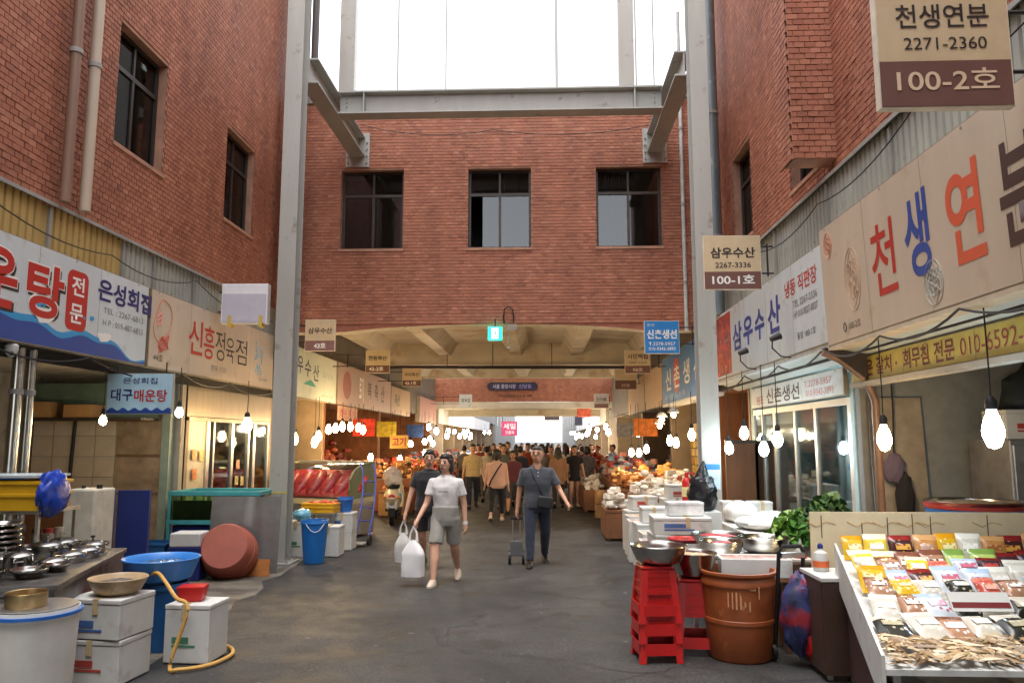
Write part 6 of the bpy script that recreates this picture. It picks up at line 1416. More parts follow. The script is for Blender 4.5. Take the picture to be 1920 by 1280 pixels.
# ================================================================= beyond the column, left: bins, meat fridge, scooter
p = AZ(588, 1055)
bucket('tall blue waste pail with a white handle beside the column', (p.x, p.y, .008), .15, .2, .62, M('pail_blue', (36, 116, 196), rough=.35, var=.06), 'waste_pail', cat='pail', handle=-2.3)
for px, py, Y, w, h, lab in ((560, 1040, 12.2, .36, .5, 'white bin with blue print between pail and column'), (622, 1040, 12.3, .3, .42, 'white plastic jerrycan box right of the blue pail'), (640, 1020, 13.0, .42, .28, 'lower white foam box beside the display fridge')):
    q = AY(px, py, Y); foam_box(lab, (q.x, Y, .008), w, .34, h)
q = AY(640, 1020, 13.0); foam_box('upper white foam box beside the display fridge', (q.x, 13.0, .33), .44, .34, .24); bucket('small blue bucket on the upper foam box', (q.x + .05, 13.0, .615), .1, .13, .24, BLUEP)
q = AY(605, 975, 12.9); crate('shallow yellow crate of red goods by the display fridge', (q.x, 12.9, .62), .56, .4, .16, YELP, radians(-8), fill=REDP)
table('low steel stand under the yellow crate', q.x - .25, q.x + .25, 12.75, 13.1, .615, STAINLESS, STAINLESS)
q = AY(568, 965, 12.2); sack('light blue crumpled plastic bag beside the column', (q.x, 12.15, .56), .14, .14, .1, M('pale_blue_film', (120, 190, 220), rough=.3, var=.3), knot=False)
# curved glass display fridge
fx, fy = AY(640, 990, 15.2).x, 14.9
t = thing('display_fridge', 'curved glass butcher display fridge with red meat', 'display fridge', (fx - .3, fy, 0), radians(-16))
W_, D_ = .86, 1.15
b = MB(); b.box(-W_, W_, -.4, .5, .05, .62); b.obj('base', STAINLESS, t, smooth=False, bev=.02)
b = MB(); b.box(-W_, W_, -.42, .5, .622, .72); b.obj('trim', M('cream_trim', (196, 186, 150), rough=.4), t, smooth=False)
prof = [(-.42, .72), (-.5, .9), (-.46, 1.08), (-.3, 1.24), (-.05, 1.33), (.2, 1.36), (.45, 1.36)]
def sheet(x0, x1, pr, mat, name):
    b = MB(); vs = []; fs = []
    for y, z in pr: vs += [(x0, y, z), (x1, y, z)]
    for i in range(len(pr) - 1): fs.append((2*i, 2*i+1, 2*i+3, 2*i+2))
    b.add(vs, fs); return b.obj(name, mat, t)
sheet(-W_ + .04, W_ - .04, prof, CLEAR, 'pane')
for sx in (-1, 1):
    b = MB(); b.poly([(0, 0)], 0, 0) if False else None
    vs = [(sx * (W_ - .02), y, z) for y, z in prof] + [(sx * (W_ - .02), .45, .72)]
    b = MB(); b.add(vs + [(v[0] + sx * .02, v[1], v[2]) for v in vs], [tuple(range(len(vs))), tuple(range(2*len(vs) - 1, len(vs) - 1, -1))] + [(i, (i+1) % len(vs), len(vs) + (i+1) % len(vs), len(vs) + i) for i in range(len(vs))]); b.obj('end_cheek', CLEAR if sx < 0 else M('green_trim', (120, 124, 90)), t)
    b = MB(); b.tube([(sx * (W_ - .01), y, z) for y, z in prof], .022, 8); b.obj('edge_trim', M('green_trim', (120, 124, 90)), t)
b = MB(); b.box(-W_, W_, .43, .5, .72, 1.4); b.obj('back_panel', STAINLESS, t, smooth=False)
MEAT = M('red_meat', (198, 58, 62), rough=.35, var=.35, scale=12, dirt=((226, 160, 150), 9, .62))
for k in range(6):
    b = MB(); x = -.75 + k * .3; b.T = Matrix.Translation((x, .0, .98)) @ Matrix.Rotation(radians(38), 4, 'X'); b.sph((0, 0, 0), .15, .38, .1, n=14, m=8); b.obj('meat', MEAT, t)
b = MB(); b.add([(-W_ + .05, -.36, .74), (W_ - .05, -.36, .74), (W_ - .05, .4, 1.22), (-W_ + .05, .4, 1.22)], [(0, 1, 2, 3)]); b.obj('tray', MEAT, t)
# blue folding trolley leaning on the fridge
q = AZ(650, 1035)
t = thing('folding_trolley', 'blue tube folding trolley leaning on the display fridge', 'trolley', (q.x + .05, 13.6, 0), radians(-10))
for sx in (-.12, .12): b = MB(); b.tube(smooth_path([(sx, -.1, .08), (sx, .1, .5), (sx - .06, .35, .95), (sx - .14, .5, 1.25), (sx - .24, .62, 1.36)]), .017); b.obj('rail', M('violet_blue_paint', (62, 74, 150), rough=.4), t)
for k in range(4): b = MB(); b.cyl((-.14 - k * .03, .05 + k * .12, .4 + k * .22), (.12 - k * .03, .05 + k * .12, .4 + k * .22), .011); b.obj('rung', M('violet_blue_paint', (62, 74, 150)), t)
for sx in (-.14, .16): b = MB(); b.cyl((sx - .02, -.12, .09), (sx + .02, -.12, .09), .085, n=20); b.obj('wheel', BLACK, t)
b = MB(); b.box(-.14, .14, -.4, -.12, .05, .065); b.obj('toe_plate', STEEL_D, t, smooth=False)
# scooter seen from behind
q = AZ(733, 985)
t = thing('scooter', 'cream and blue delivery scooter parked tail out', 'scooter', (q.x, q.y + .1, 0), radians(8))
CREAMP = M('cream_scooter_paint', (214, 196, 160), rough=.25, var=.06, coat=.5); SBLUE = M('scooter_blue', (96, 176, 206), rough=.25, coat=.5)
for y, nm in ((0, 'wheel'), (1.25, 'wheel')):
    b = MB(); b.T = Matrix.Translation((0, y, .22)) @ Matrix.Rotation(pi/2, 4, 'Y'); b.lathe([(.12, -.05), (.2, -.05), (.22, -.02), (.22, .02), (.2, .05), (.12, .05)], 28); w_ = b.obj(nm, BLACK, t); b = MB(); b.T = Matrix.Translation((0, y, .22)) @ Matrix.Rotation(pi/2, 4, 'Y'); b.lathe([(0, -.03), (.12, -.04), (.12, .04), (0, .03)], 20); b.obj('rim', ALU, w_)
b = MB(); b.loft([((0, .2, .32), .12, .35), ((0, .12, .45), .17, .42), ((0, .1, .58), .19, .45), ((0, .15, .7), .17, .42), ((0, .2, .76), .12, .38)], 20); b.obj('tail_body', CREAMP, t)
for sx in (-1, 1): b = MB(); b.sph((sx * .14, .12, .58), .06, .3, .12); b.obj('side_panel', SBLUE if sx > 0 else CREAMP, t)
b = MB(); b.loft([((0, .3, .76), .13, .4), ((0, .3, .82), .15, .42), ((0, .3, .86), .12, .38)], 16); b.obj('seat', BLACK, t)
b = MB(); b.loft([((0, .95, .3), .2, .1), ((0, 1.0, .6), .22, .08), ((0, 1.1, .95), .14, .08), ((0, 1.12, 1.02), .08, .06)], 16); b.obj('front_shield', CREAMP, t); b = MB(); b.box(-.17, .17, .35, 1.05, .26, .31); b.obj('footboard', BLACK, t, smooth=False)
b = MB(); b.tube([(-.33, .98, 1.06), (-.15, 1.08, 1.03), (.15, 1.08, 1.03), (.33, .98, 1.06)], .016); b.obj('handlebar', BLACK, t)
for sx in (-1, 1): b = MB(); b.tube([(sx * .25, 1.02, 1.05), (sx * .3, 1.0, 1.22)], .008); b.sph((sx * .31, .99, 1.26), .05, .015, .04); b.obj('mirror', BLACK, t)
b = MB(); b.box(-.11, .11, -.27, -.26, .38, .52); pl = b.obj('number_plate', FOAM, t, smooth=False); b = MB(); b.sph((0, -.3, .62), .07, .03, .05); b.obj('tail_light', REDP, t)
for sx in (-1, 1): b = MB(); b.sph((sx * .15, -.27, .6), .035, .025, .035); b.obj('indicator', M('amber', (226, 130, 40), rough=.3), t)
b = MB(); b.box(-.07, .07, -.25, -.2, .2, .38); b.obj('mudguard', BLACK, t, smooth=False); b = MB(); b.cyl((.16, -.15, .24), (.16, .35, .3), .045, .035); b.obj('exhaust', BLACK, t)
b = MB(); crumple(b, (0, .02, 1.02), .2, .18, .2, amp=.3); b.obj('plastic_cover', PLASTIC('clear_cover', (206, 200, 196), .55), t)
# tables of goods further in: a frame table with heaps
HEAPS = {'amber': [(0, (120, 66, 30)), (.5, (196, 126, 66)), (1, (232, 190, 120))], 'red': [(0, (110, 28, 18)), (.5, (172, 56, 32)), (1, (222, 130, 70))], 'pale': [(0, (160, 150, 136)), (.5, (206, 198, 184)), (1, (240, 236, 228))], 'mixed': [(0, (70, 60, 90)), (.3, (190, 70, 60)), (.6, (200, 190, 170)), (1, (70, 120, 170))]}
def stall(label, x0, x1, y0, y1, z, kind, n=90, skirt=None, size=.1, hmax=.35):
    t = thing('goods_stall', label, 'stall', ((x0 + x1) / 2, (y0 + y1) / 2, 0), 0); w, d = (x1 - x0) / 2, (y1 - y0) / 2
    b = MB(); b.box(-w, w, -d, d, z - .04, z); b.obj('table_top', WOODD, t, smooth=False)
    for sx in (-1, 1):
        for sy in (-1, 1): b = MB(); b.box(sx * (w - .06) - .025, sx * (w - .06) + .025, sy * (d - .06) - .025, sy * (d - .06) + .025, .006, z - .04); b.obj('leg', WOODD, t, smooth=False)
    if skirt: b = MB(); b.box(-w + .01, w - .01, -d + .01, -d + .03, .05, z - .045); xx = -w if x0 > 0 else w; b.box(min(xx, xx * .97), max(xx, xx * .97), -d + .03, d - .01, .05, z - .045); b.obj('skirt', skirt, t, smooth=False)
    b = MB()
    for i in range(n):
        x, y = R.uniform(-w + .08, w - .08), R.uniform(-d + .08, d - .08); b.a = R.random()
        s = size * R.uniform(.6, 1.3); zz = z + .002 + R.uniform(0, hmax) * (1 - .5 * abs(y) / d) * R.random()
        if R.random() < .5: b.T = Matrix.Translation((x, y, zz)) @ Matrix.Rotation(R.uniform(0, 3), 4, 'Z'); b.taper(-s * .8, s * .8, -s * .6, s * .6, 0, s * R.uniform(.6, 1.4), R.uniform(-.2, .1) * s); b.T = None
        else: b.sph((x, y, zz + s * .4), s * .8, s * .8, s * .55, n=8, m=5)
    stuff(b.obj('goods', ATTR('goods_' + kind, HEAPS[kind], rough=.5, bump=.3, weather=.2, wscale=5), t)); return t
OSK = M('orange_skirt', (138, 78, 40), rough=.6, var=.15)
stall('left stall of amber dried goods behind the scooter', -4.9, -3.3, 19.4, 22.0, .85, 'amber', 240, OSK, size=.09, hmax=.5)
stall('left stall heaped with red dried goods further in', -5.0, -3.2, 22.4, 26.0, .85, 'red', 280, OSK, size=.1, hmax=.55)
stall('left stall of pale packages near the far bridge', -5.0, -3.2, 27.0, 32.0, .85, 'mixed', 300, WOODD, size=.12, hmax=.7)
stall('right stall of pale wrapped goods behind the red stool', 1.65, 2.95, 13.6, 15.6, .78, 'pale', 260, PAPER, size=.075, hmax=.5)
stall('right stall of amber dried goods under the blue sign', 1.55, 2.95, 16.0, 19.0, .8, 'amber', 300, WOODD, size=.08, hmax=.5)
stall('right stall of mixed bright goods under the tan boards', 1.6, 2.95, 19.4, 23.5, .85, 'mixed', 300, WOODD, size=.1, hmax=.7)
stall('right stall of red topped goods near the far bridge', 1.5, 2.9, 24.0, 29.0, .85, 'red', 260, OSK, size=.1, hmax=.6)
p = AZ(1165, 975)
for k, (x, z, lab) in enumerate(((1.45, 0, 'lower tan carton stacked in the lane by the amber stall'), (1.47, .32, 'upper tan carton stacked in the lane by the amber stall'))):
    t = thing('carton', lab, 'carton', (x, 18.6, z + .003), R.uniform(-.1, .1)); b = MB(); b.box(-.25, .25, -.2, .2, 0, .3); b.obj('box', CARD, t, smooth=False, bev=.004); b = MB(); b.box(-.25, .25, -.03, .03, .301, .303); b.obj('tape', SIGN_EDGE, t, smooth=False)
# wall of yellow packets in the dried goods shop
t = thing('packet_wall', 'tall rack of yellow packets inside the dried goods shop', 'rack', (3.0, 16.1, .055), 0)
b = MB(); b.box(.9, 1.0, 0, 4.2, 0, 2.2); b.obj('rack', WOODD, t, smooth=False)
b = MB()
for i in range(22):
    for j in range(9): b.a = R.random(); y = .15 + i * .185; z = .3 + j * .21; b.box(.8 + R.uniform(0, .04), .898, y, y + .16, z, z + .18)
stuff(b.obj('packets', ATTR('packets_yellow', [(0, (176, 120, 40)), (.5, (222, 180, 70)), (1, (240, 222, 150))], rough=.35, weather=.15, wscale=3), t))
for y, c, lab in ((15.2, (226, 216, 190), 'white paper parcel standing on the dried goods stall'), (16.2, (222, 150, 50), 'orange printed pack standing on the dried goods stall')):
    t = thing('goods_box', lab, 'box', (2.6, y + .5, .8), radians(8)); b = MB(); b.box(-.2, .2, -.06, .06, 0, .4); b.obj('box', M('goods_%d' % c[1], c, var=.2, scale=9), t, smooth=False, bev=.008); b = MB(); b.box(-.14, .14, -.064, -.061, .1, .3); b.obj('print', M('print_%d' % c[1], (150, 70, 50), var=.6, scale=20), t, smooth=False)
# hanging garments and shop clutter on the left wall of the meat shop
for y, c, lab in ((16.2, (196, 160, 110), 'tan garment bag hanging in the meat shop'), (16.9, (46, 36, 34), 'dark apron hanging in the meat shop'), (17.5, (206, 190, 160), 'pale apron hanging in the meat shop')):
    t = thing('hanging_apron', lab, 'apron', (-5.9, y, .95), 0); b = MB(); crumple(b, (0, 0, .5), .1, .22, .55, amp=.15); b.obj('cloth', M('apron_%d' % c[0], c, rough=.85), t); b = MB(); b.cyl((0, 0, 1.0), (0, 0, 1.75), .01); b.obj('hook', STEEL_D, t)
q = AY(748, 828, 21.0)
t = thing('yellow_banner', 'small yellow banner with red letters in the lane stalls', 'banner', (q.x - .25, 21.0, q.z - .18), 0); b = MB(); b.box(0, .5, 0, .02, 0, .36); b.obj('cloth', YELP, t, smooth=False); letter(t, '고기', .06, .06, .38, .24, RED, .03); b = MB(); b.cyl((.05, .01, .36), (.05, .01, 1.0), .006); b.obj('string', BLACK, t); b = MB(); b.cyl((.45, .01, .36), (.45, .01, 1.0), .006); b.obj('string', BLACK, t)
q = AY(655, 770, 18.9)
t = thing('red_price_banner', 'pale pink price banner below the mauve sign', 'banner', (-5.1, 18.9, 2.3), pi / 2); b = MB(); b.box(0, 2.0, 0, .01, 0, .36); b.obj('cloth', M('pink_banner', (206, 160, 140), rough=.7), t, smooth=False); letter(t, '한우 특가', .2, .1, 1.5, .18, RED, .02)
# ---- far lane beyond the second bridge: shop rows, signs, end of the street
WFAR = M('far_white_face', (232, 232, 232), rough=.5, var=.06)
FARW = M('far_wall', (150, 146, 142), rough=.8, var=.1)
for side in (-1, 1):
    x = -5.4 if side < 0 else 3.4
    t = thing('far_shop_row', 'row of pale shop fronts beyond the far bridge ' + ('behind the white sign line' if side < 0 else 'opposite the white sign line'), 'shop', (x, 41.0, 0), 0)
    b = MB(); b.box(min(0, side * 3), max(0, side * 3), 0, 44, 3.5, 7.0); b.obj('upper_wall', FARW, t, smooth=False)
    for k in range(9): b = MB(); b.box(min(0, side * 2.5), max(0, side * 2.5), k * 5.2, k * 5.2 + .25, 0, 3.5); b.obj('party_wall', PLAST2, t, smooth=False)
    b = MB(); b.box(min(side * 2.5, side * 2.7), max(side * 2.5, side * 2.7), 0, 44, 0, 3.5); b.obj('back_wall', PLAST2, t, smooth=False)
    for k in range(5):
        for j in range(1): b = MB(); b.box(-.03 if side > 0 else -.0, 0.0 if side > 0 else .03, 3 + k * 8, 4.6 + k * 8, 4.6, 6.2); b.obj('window', PANE, t, smooth=False)
    for k in range(7):
        y_ = 36.9 + k * 5.0
        panel_sign('far white shop sign ' + ('along the meat stall side' if side < 0 else 'along the dried goods side') + ' of the bright lane', side, y_, y_ + 4.9, 2.6, 3.45, WFAR, group='far white shop signs ' + ('left' if side < 0 else 'right'))
    for k in range(5):
        y_ = 38 + k * 7; stall('far stall of pale goods in the bright lane beyond the bridge', -5.0 if side < 0 else 1.4, -3.0 if side < 0 else 3.0, y_, y_ + 5.5, .85, ('pale', 'mixed', 'amber')[k % 3], 60, WFAR, size=.16)['group'] = 'far stalls beyond the bridge'
for side in (-1, 1):
    t = thing('far_house', 'pale block continuing the lane far beyond the bridge on the ' + ('meat stall side' if side < 0 else 'dried goods side'), 'building', (-8.4 if side < 0 else 3.4, 86, 0), 0)
    b = MB(); b.box(0, 3, 0, 60, 0, 6.5); b.obj('wall', FARW, t, smooth=False)
    for k in range(8): b = MB(); b.box(3.0 if side < 0 else -.04, 3.04 if side < 0 else 0, 2 + k * 7, 4 + k * 7, 3.4, 5.0); b.obj('window', PANE, t, smooth=False)
# goods on shelves inside the left shops
stall('shelf of warm lit goods along the back of the meat shop', -7.6, -6.2, 15.6, 18.4, 1.0, 'amber', 120, WOODD, size=.11, hmax=.9)
stall('shelf of brown goods along the back of the brown shop', -7.6, -6.0, 19.4, 24.8, 1.0, 'red', 150, WOODD, size=.13, hmax=.9)
stall('shelf of mixed goods inside the dim right shop', 4.0, 5.5, 21.5, 26.5, 1.0, 'mixed', 120, WOODD, size=.13, hmax=.9)
stall('shelf of pale goods in the board lined shop', 3.8, 5.4, 13.3, 15.6, .95, 'pale', 110, WOODD, size=.1, hmax=.8)
stall('heap of tan wrapped goods by the left lane stall', -3.9, -3.35, 18.2, 19.2, .6, 'amber', 60, CARD, size=.08)
q = AY(955, 803, 60)
t = thing('pink_banner', 'bright pink banner hanging over the far lane', 'banner', (q.x - .62, 60, q.z - .55), 0); b = MB(); b.box(0, 1.25, 0, .05, 0, 1.1); b.obj('cloth', M('magenta', (206, 66, 110), rough=.6), t, smooth=False); letter(t, '세일', .15, .5, .95, .45, WHITE, .02); letter(t, '전품목', .3, .12, .7, .25, WHITE, .01); b = MB(); b.cyl((.1, .02, 1.1), (.1, .02, 3), .02); b.cyl((1.15, .02, 1.1), (1.15, .02, 3), .02); b.obj('rope', BLACK, t)
for px, py, Y, c, lab in ((1095, 770, 38.5, (196, 90, 70), 'red lantern sign at the far bridge'), (1085, 780, 42, (40, 44, 70), 'dark vertical sign past the far bridge'), (985, 775, 42, (150, 60, 60), 'dull red pennant past the far bridge'), (1035, 783, 46, (60, 50, 50), 'dark horizontal sign past the far bridge')):
    q = AY(px, py, Y); t = thing('small_sign', lab, 'sign', (q.x, Y, q.z), 0); b = MB(); w_, h_ = (.35, .3) if 'lantern' in lab else ((.2, .5) if 'vertical' in lab else (.45, .15)); b.box(-w_, w_, 0, .1, -h_, h_); b.obj('board', M('smallsign_%d' % c[0], c, var=.3, scale=6), t, smooth=False, bev=.05); b = MB(); b.cyl((0, .05, h_), (0, .05, 3.4 - q.z), .012); b.obj('hanger', BLACK, t)
q = AY(1007, 775, 40.9)
t = thing('exit_sign', 'small far green emergency exit box under the second bridge', 'sign', (q.x, 40.9, q.z - .12), 0); b = MB(); b.box(-.18, .18, 0, .06, 0, .24); b.obj('case', EM('exit_green', (20, 196, 160), 1.3), t, smooth=False); b = MB(); b.box(-.06, .06, -.004, 0, .03, .21); b.obj('door_print', EM('exit_white', (225, 255, 245), 1.6), t, smooth=False)

for i, (x0, x1, y0, y1, k, lab) in enumerate(((-3.3, -2.75, 20.2, 21.6, 'pale', 'low table of pale packs set out in the lane by the amber stall'), (-3.25, -2.7, 23.0, 25.0, 'mixed', 'low table of mixed packs set out in the lane by the red stall'), (-3.3, -2.6, 28.0, 31.0, 'amber', 'low table of amber packs set out in the lane near the far bridge'), (1.0, 1.55, 19.8, 22.5, 'pale', 'low table of pale packs in the lane before the mixed stall'), (.95, 1.5, 25.0, 28.5, 'mixed', 'low table of mixed packs in the lane before the red topped stall'), (1.1, 1.55, 14.2, 15.4, 'pale', 'low table of white packs before the wrapped goods stall'))):
    stall(lab, x0, x1, y0, y1, .55, k, 110, WOODD, size=.08, hmax=.35)
for i, (x, y, c, lab) in enumerate(((-4.7, 20.0, (206, 60, 40), 'red hanging cloth banner above the amber stall'), (-4.7, 22.9, (226, 190, 60), 'yellow hanging cloth banner above the red stall'), (-4.6, 27.4, (60, 90, 150), 'blue hanging cloth banner near the far bridge'), (2.6, 19.9, (210, 120, 50), 'orange hanging cloth banner above the mixed stall'), (2.6, 24.6, (190, 190, 196), 'white hanging cloth banner near the far bridge'))):
    t = thing('hanging_banner', lab, 'banner', (x, y, 1.9), R.uniform(-.2, .2)); b = MB(); b.box(-.3, .3, 0, .012, 0, .45); b.obj('cloth', M('banner_%d' % i, c, var=.3, scale=8, rough=.8), t, smooth=False); b = MB(); b.cyl((-.25, .006, .45), (-.25, .006, .8), .005); b.obj('string', BLACK, t); b = MB(); b.cyl((.25, .006, .45), (.25, .006, .8), .005); b.obj('string', BLACK, t)
# ================================================================= lit bulbs
def L(label, px, py, Y, ztop, kind, r=.045, long=1.2, shade=False, group=None):
    q = AY(px, py, Y); return lamp(label, (q.x, q.y, q.z), ztop, kind, r, long, shade, group)
q = AX(1658, 822, 3.05); lamp('large warm hanging bulb over the snack table', tuple(q), 2.72, 'warm', .062, 1.45)
q = AX(1862, 806, 3.05); lamp('large cool white hanging bulb over the snack table', tuple(q), 2.72, 'cool', .068, 1.5)
L('big warm bulb in front of the butcher doors', 463, 797, 12.2, 2.75, 'warm', .08, 1.1)
L('small cool bulb beside the hanging soup sign', 336, 773, 9.9, 2.75, 'cool', .05, 1.0)
for px, py, Y in ((1395, 812, 10.6), (1367, 840, 11.2), (1432, 842, 9.7), (1458, 824, 9.4)): L('cool white bulb hanging before the glass fish shop', px, py, Y, 2.74, 'cool', .06, 1.15, group='cool bulbs before the glass fish shop')
for px, py, Y in ((1297, 815, 13.4), (1256, 826, 15.2), (1268, 830, 15.6)): L('warm bulb under the blue fish sign', px, py, Y, 2.64, 'warm', .06, 1.3, group='warm bulbs under the blue fish sign')
for px, py, Y in ((1263, 777, 15.8), (1241, 785, 16.4), (1237, 798, 17.0)): L('shaded lamp hanging from the blue sign rail', px, py, Y, 2.64, 'white', .05, .9, True, 'shaded lamps on the blue sign rail')
for px, py, Y in ((1197, 812, 20.5), (1184, 848, 18), (1198, 849, 17.6), (1212, 842, 17.2)): L('warm bulb over the right dried goods stalls', px, py, Y, 2.62, 'white', .06, 1.2, group='warm bulbs over the right dried goods stalls')
for px, py, Y in ((552, 823, 13.2), (597, 818, 15.2), (590, 829, 15.4), (616, 805, 17.0), (629, 803, 17.3), (642, 800, 17.6), (657, 800, 17.9), (672, 802, 18.2), (681, 806, 18.5)): L('warm bulb in the row over the butcher fridge', px, py, Y, 2.66, 'warm', .062, 1.3, group='warm bulbs over the butcher fridge')
for px, py, Y in ((695, 857, 20), (750, 860, 22), (770, 832, 22), (796, 828, 23), (812, 831, 25), (796, 849, 24), (806, 822, 27)): L('warm bulb over the left lane stalls', px, py, Y, 2.66, 'white', .065, 1.1, group='warm bulbs over the left lane stalls')
for i in range(26):
    s = -1 if i % 2 else 1; Y = 28 + 2.1 * (i // 2) + R.uniform(-.4, .4)
    lamp('far bulb hanging over the lane stalls', ((-4.2 if s < 0 else 2.2) + R.uniform(-.5, .5), Y, R.uniform(1.95, 2.35)), 2.9, 'far', .085, 1.1, False, 'far bulbs over the lane stalls')
L('warm bulb half hidden under the hanging soup sign', 193, 788, 9.6, 2.72, 'warm', .045, 1.1)
t = thing('tube_lamp', 'lit fluorescent tube lamp on the fish shop ceiling', 'lamp', (4.4, 10.4, 2.62), 0)
b = MB(); b.cyl((0, -.6, 0), (0, .6, 0), .016, n=10); b.obj('tube', EM('tube_cool', (214, 244, 255), 22), t)
b = MB(); b.box(-.04, .04, -.64, .64, .03, .08); b.obj('fitting', FOAM, t, smooth=False)
# ================================================================= people
SKIN = M('skin', (206, 158, 132), rough=.5, var=.05, scale=12)
SKIN2 = M('skin_tan', (186, 136, 108), rough=.5, var=.05, scale=12)
HAIRB = M('hair_black', (26, 22, 22), rough=.45, var=.25, scale=30)
HAIRN = M('hair_brown', (38, 28, 25), rough=.45, var=.25, scale=30)
HAIRG = M('hair_grey', (74, 70, 68), rough=.5, var=.25, scale=30)
def remesh(b, voxel, smooth=4, wrinkle=0.0, wf=9.0):
    me = bpy.data.meshes.new('tmp'); me.from_pydata(b.v, [], b.f)
    ob = bpy.data.objects.new('tmp', me)
    r = ob.modifiers.new('r', 'REMESH'); r.mode = 'VOXEL'; r.voxel_size = voxel
    s = ob.modifiers.new('s', 'SMOOTH'); s.factor = .5; s.iterations = smooth
    out = evaluate(ob); bpy.data.meshes.remove(me)
    o = MB(); nv = [v.normal.copy() for v in out.vertices]
    for v, n in zip(out.vertices, nv):
        c = v.co.copy()
        if wrinkle:
            k = noise.noise(Vector((c.x * wf, c.y * wf, c.z * wf * .45)) + Vector((b.a * 7, 0, 0))) + .5 * noise.noise(Vector((c.x * wf * 2.2, c.y * wf * 2.2, c.z * wf * 1.6)))
            c += n * k * wrinkle
        o.v.append(tuple(c))
    for p in out.polygons: o.f.append(tuple(p.vertices)); o.mi.append(0); o.at.append(.5)
    bpy.data.meshes.remove(out); return o
def person(label, loc, rz, H, legs, arms, top, bottom, hair='short', hmat=HAIRB, skin=SKIN, shoes=None, near=True, head=(0, 0), sleeve=.6, blen=1.0, hem=.5, dress=False, wide=1.0, girth=1.0, group=None, fingers=True):
    """legs/arms: two tuples (right, left) of joint angles in degrees; right is the person's own right"""
    t = thing('person', label, 'person', loc, rz, group)
    D = radians; vox = .011 if near else .022
    P = {}
    for s, nm, (th, kn, ab) in ((-1, 'r', legs[0]), (1, 'l', legs[1])):
        hip = Vector((s * .052 * H * wide, 0, .52 * H)); k = hip + .245 * H * Vector((s * sin(D(ab)), -sin(D(th)), -cos(D(th)))).normalized()
        an = k + .235 * H * Vector((s * sin(D(ab * .3)), -sin(D(th - kn)), -cos(D(th - kn)))).normalized()
        P[nm] = [hip, k, an, th - kn]
    low = min(P['r'][2].z - .045 * H + (.03 * H if P['r'][3] < -25 else 0), P['l'][2].z - .045 * H + (.03 * H if P['l'][3] < -25 else 0))
    up = Vector((0, 0, -low))
    for nm in 'rl': P[nm][:3] = [q + up for q in P[nm][:3]]
    Z = lambda z: z * H - low
    A = {}
    for s, nm, (sw, ab, el, tw) in ((-1, 'r', arms[0]), (1, 'l', arms[1])):
        sh_ = Vector((s * .106 * H * wide, 0, Z(.79))); e = sh_ + .172 * H * Vector((s * sin(D(ab)), -sin(D(sw)) * cos(D(ab)), -cos(D(sw)) * cos(D(ab))))
        f = Vector((s * sin(D(ab + tw)), -sin(D(sw + el)), -cos(D(sw + el)))).normalized(); w = e + .148 * H * f
        A[nm] = [sh_, e, w, f]
    g_ = girth
    tor = [((0, 0, Z(.46)), .075, .055), ((0, 0, Z(.5)), .092 * wide, .062 * g_), ((0, 0, Z(.55)), .09 * wide, .062 * g_), ((0, 0, Z(.62)), .08 * wide, .056 * g_), ((0, -.003 * H, Z(.7)), .088 * wide, .062 * g_), ((0, -.003 * H, Z(.755)), .098 * wide, .062), ((0, 0, Z(.79)), .1 * wide, .05), ((0, .002 * H, Z(.825)), .07, .042), ((0, .002 * H, Z(.85)), .036, .036)]
    def torso(b, inf, z0, z1):
        rg = [(c, rx * H + inf, ry * H + inf) for c, rx, ry in tor if Z(z0) - .001 <= c[2] <= Z(z1) + .001]
        lo = min(rg, key=lambda r_: r_[0][2]); 
        if lo[0][2] > Z(z0) + .01: rg = [((0, 0, Z(z0)), lo[1], lo[2])] + rg
        b.loft(rg, 24)
    # ---- body
    hc = Vector((0, -.006 * H, Z(.932))); HR = Matrix.Translation(Vector((0, 0, Z(.86)))) @ Matrix.Rotation(D(head[0]), 4, 'Z') @ Matrix.Rotation(D(head[1]), 4, 'X') @ Matrix.Scale(1.09, 4) @ Matrix.Translation(Vector((0, 0, -Z(.86))))
    b = MB(); torso(b, 0, .46, .85); b.cyl((0, .004 * H, Z(.8)), (0, -.002 * H, Z(.89)), .034 * H, .03 * H, 14)
    b.T = HR
    b.sph(hc, .046 * H, .054 * H, .062 * H, 20, 14); b.sph(hc + Vector((0, -.016 * H, -.033 * H)), .034 * H, .036 * H, .032 * H); b.cyl(hc + Vector((0, -.05 * H, .006 * H)), hc + Vector((0, -.06 * H, -.012 * H)), .006 * H, .009 * H, 8)
    for s in (-1, 1): b.sph(hc + Vector((s * .043 * H, .006 * H, -.004 * H)), .008 * H, .012 * H, .018 * H, 8, 6)
    b.T = None
    for nm in 'rl':
        h_, k_, a_, _ = P[nm]; b.caps(h_, k_, .05 * H * g_, .036 * H, 14); b.caps(k_, k_.lerp(a_, .35), .036 * H, .036 * H, 12); b.caps(k_.lerp(a_, .35), a_, .036 * H, .021 * H, 12)
        s_, e_, w_, f_ = A[nm]; b.caps(s_, e_, .03 * H, .024 * H, 12); b.caps(e_, w_, .024 * H, .016 * H, 12)
        pm = w_ + f_ * .03 * H; b.caps(w_, pm, .015 * H, .019 * H, 10); b.caps(pm, pm + f_ * .025 * H, .018 * H, .015 * H, 10)
    body = remesh(b, vox * .8, 3)
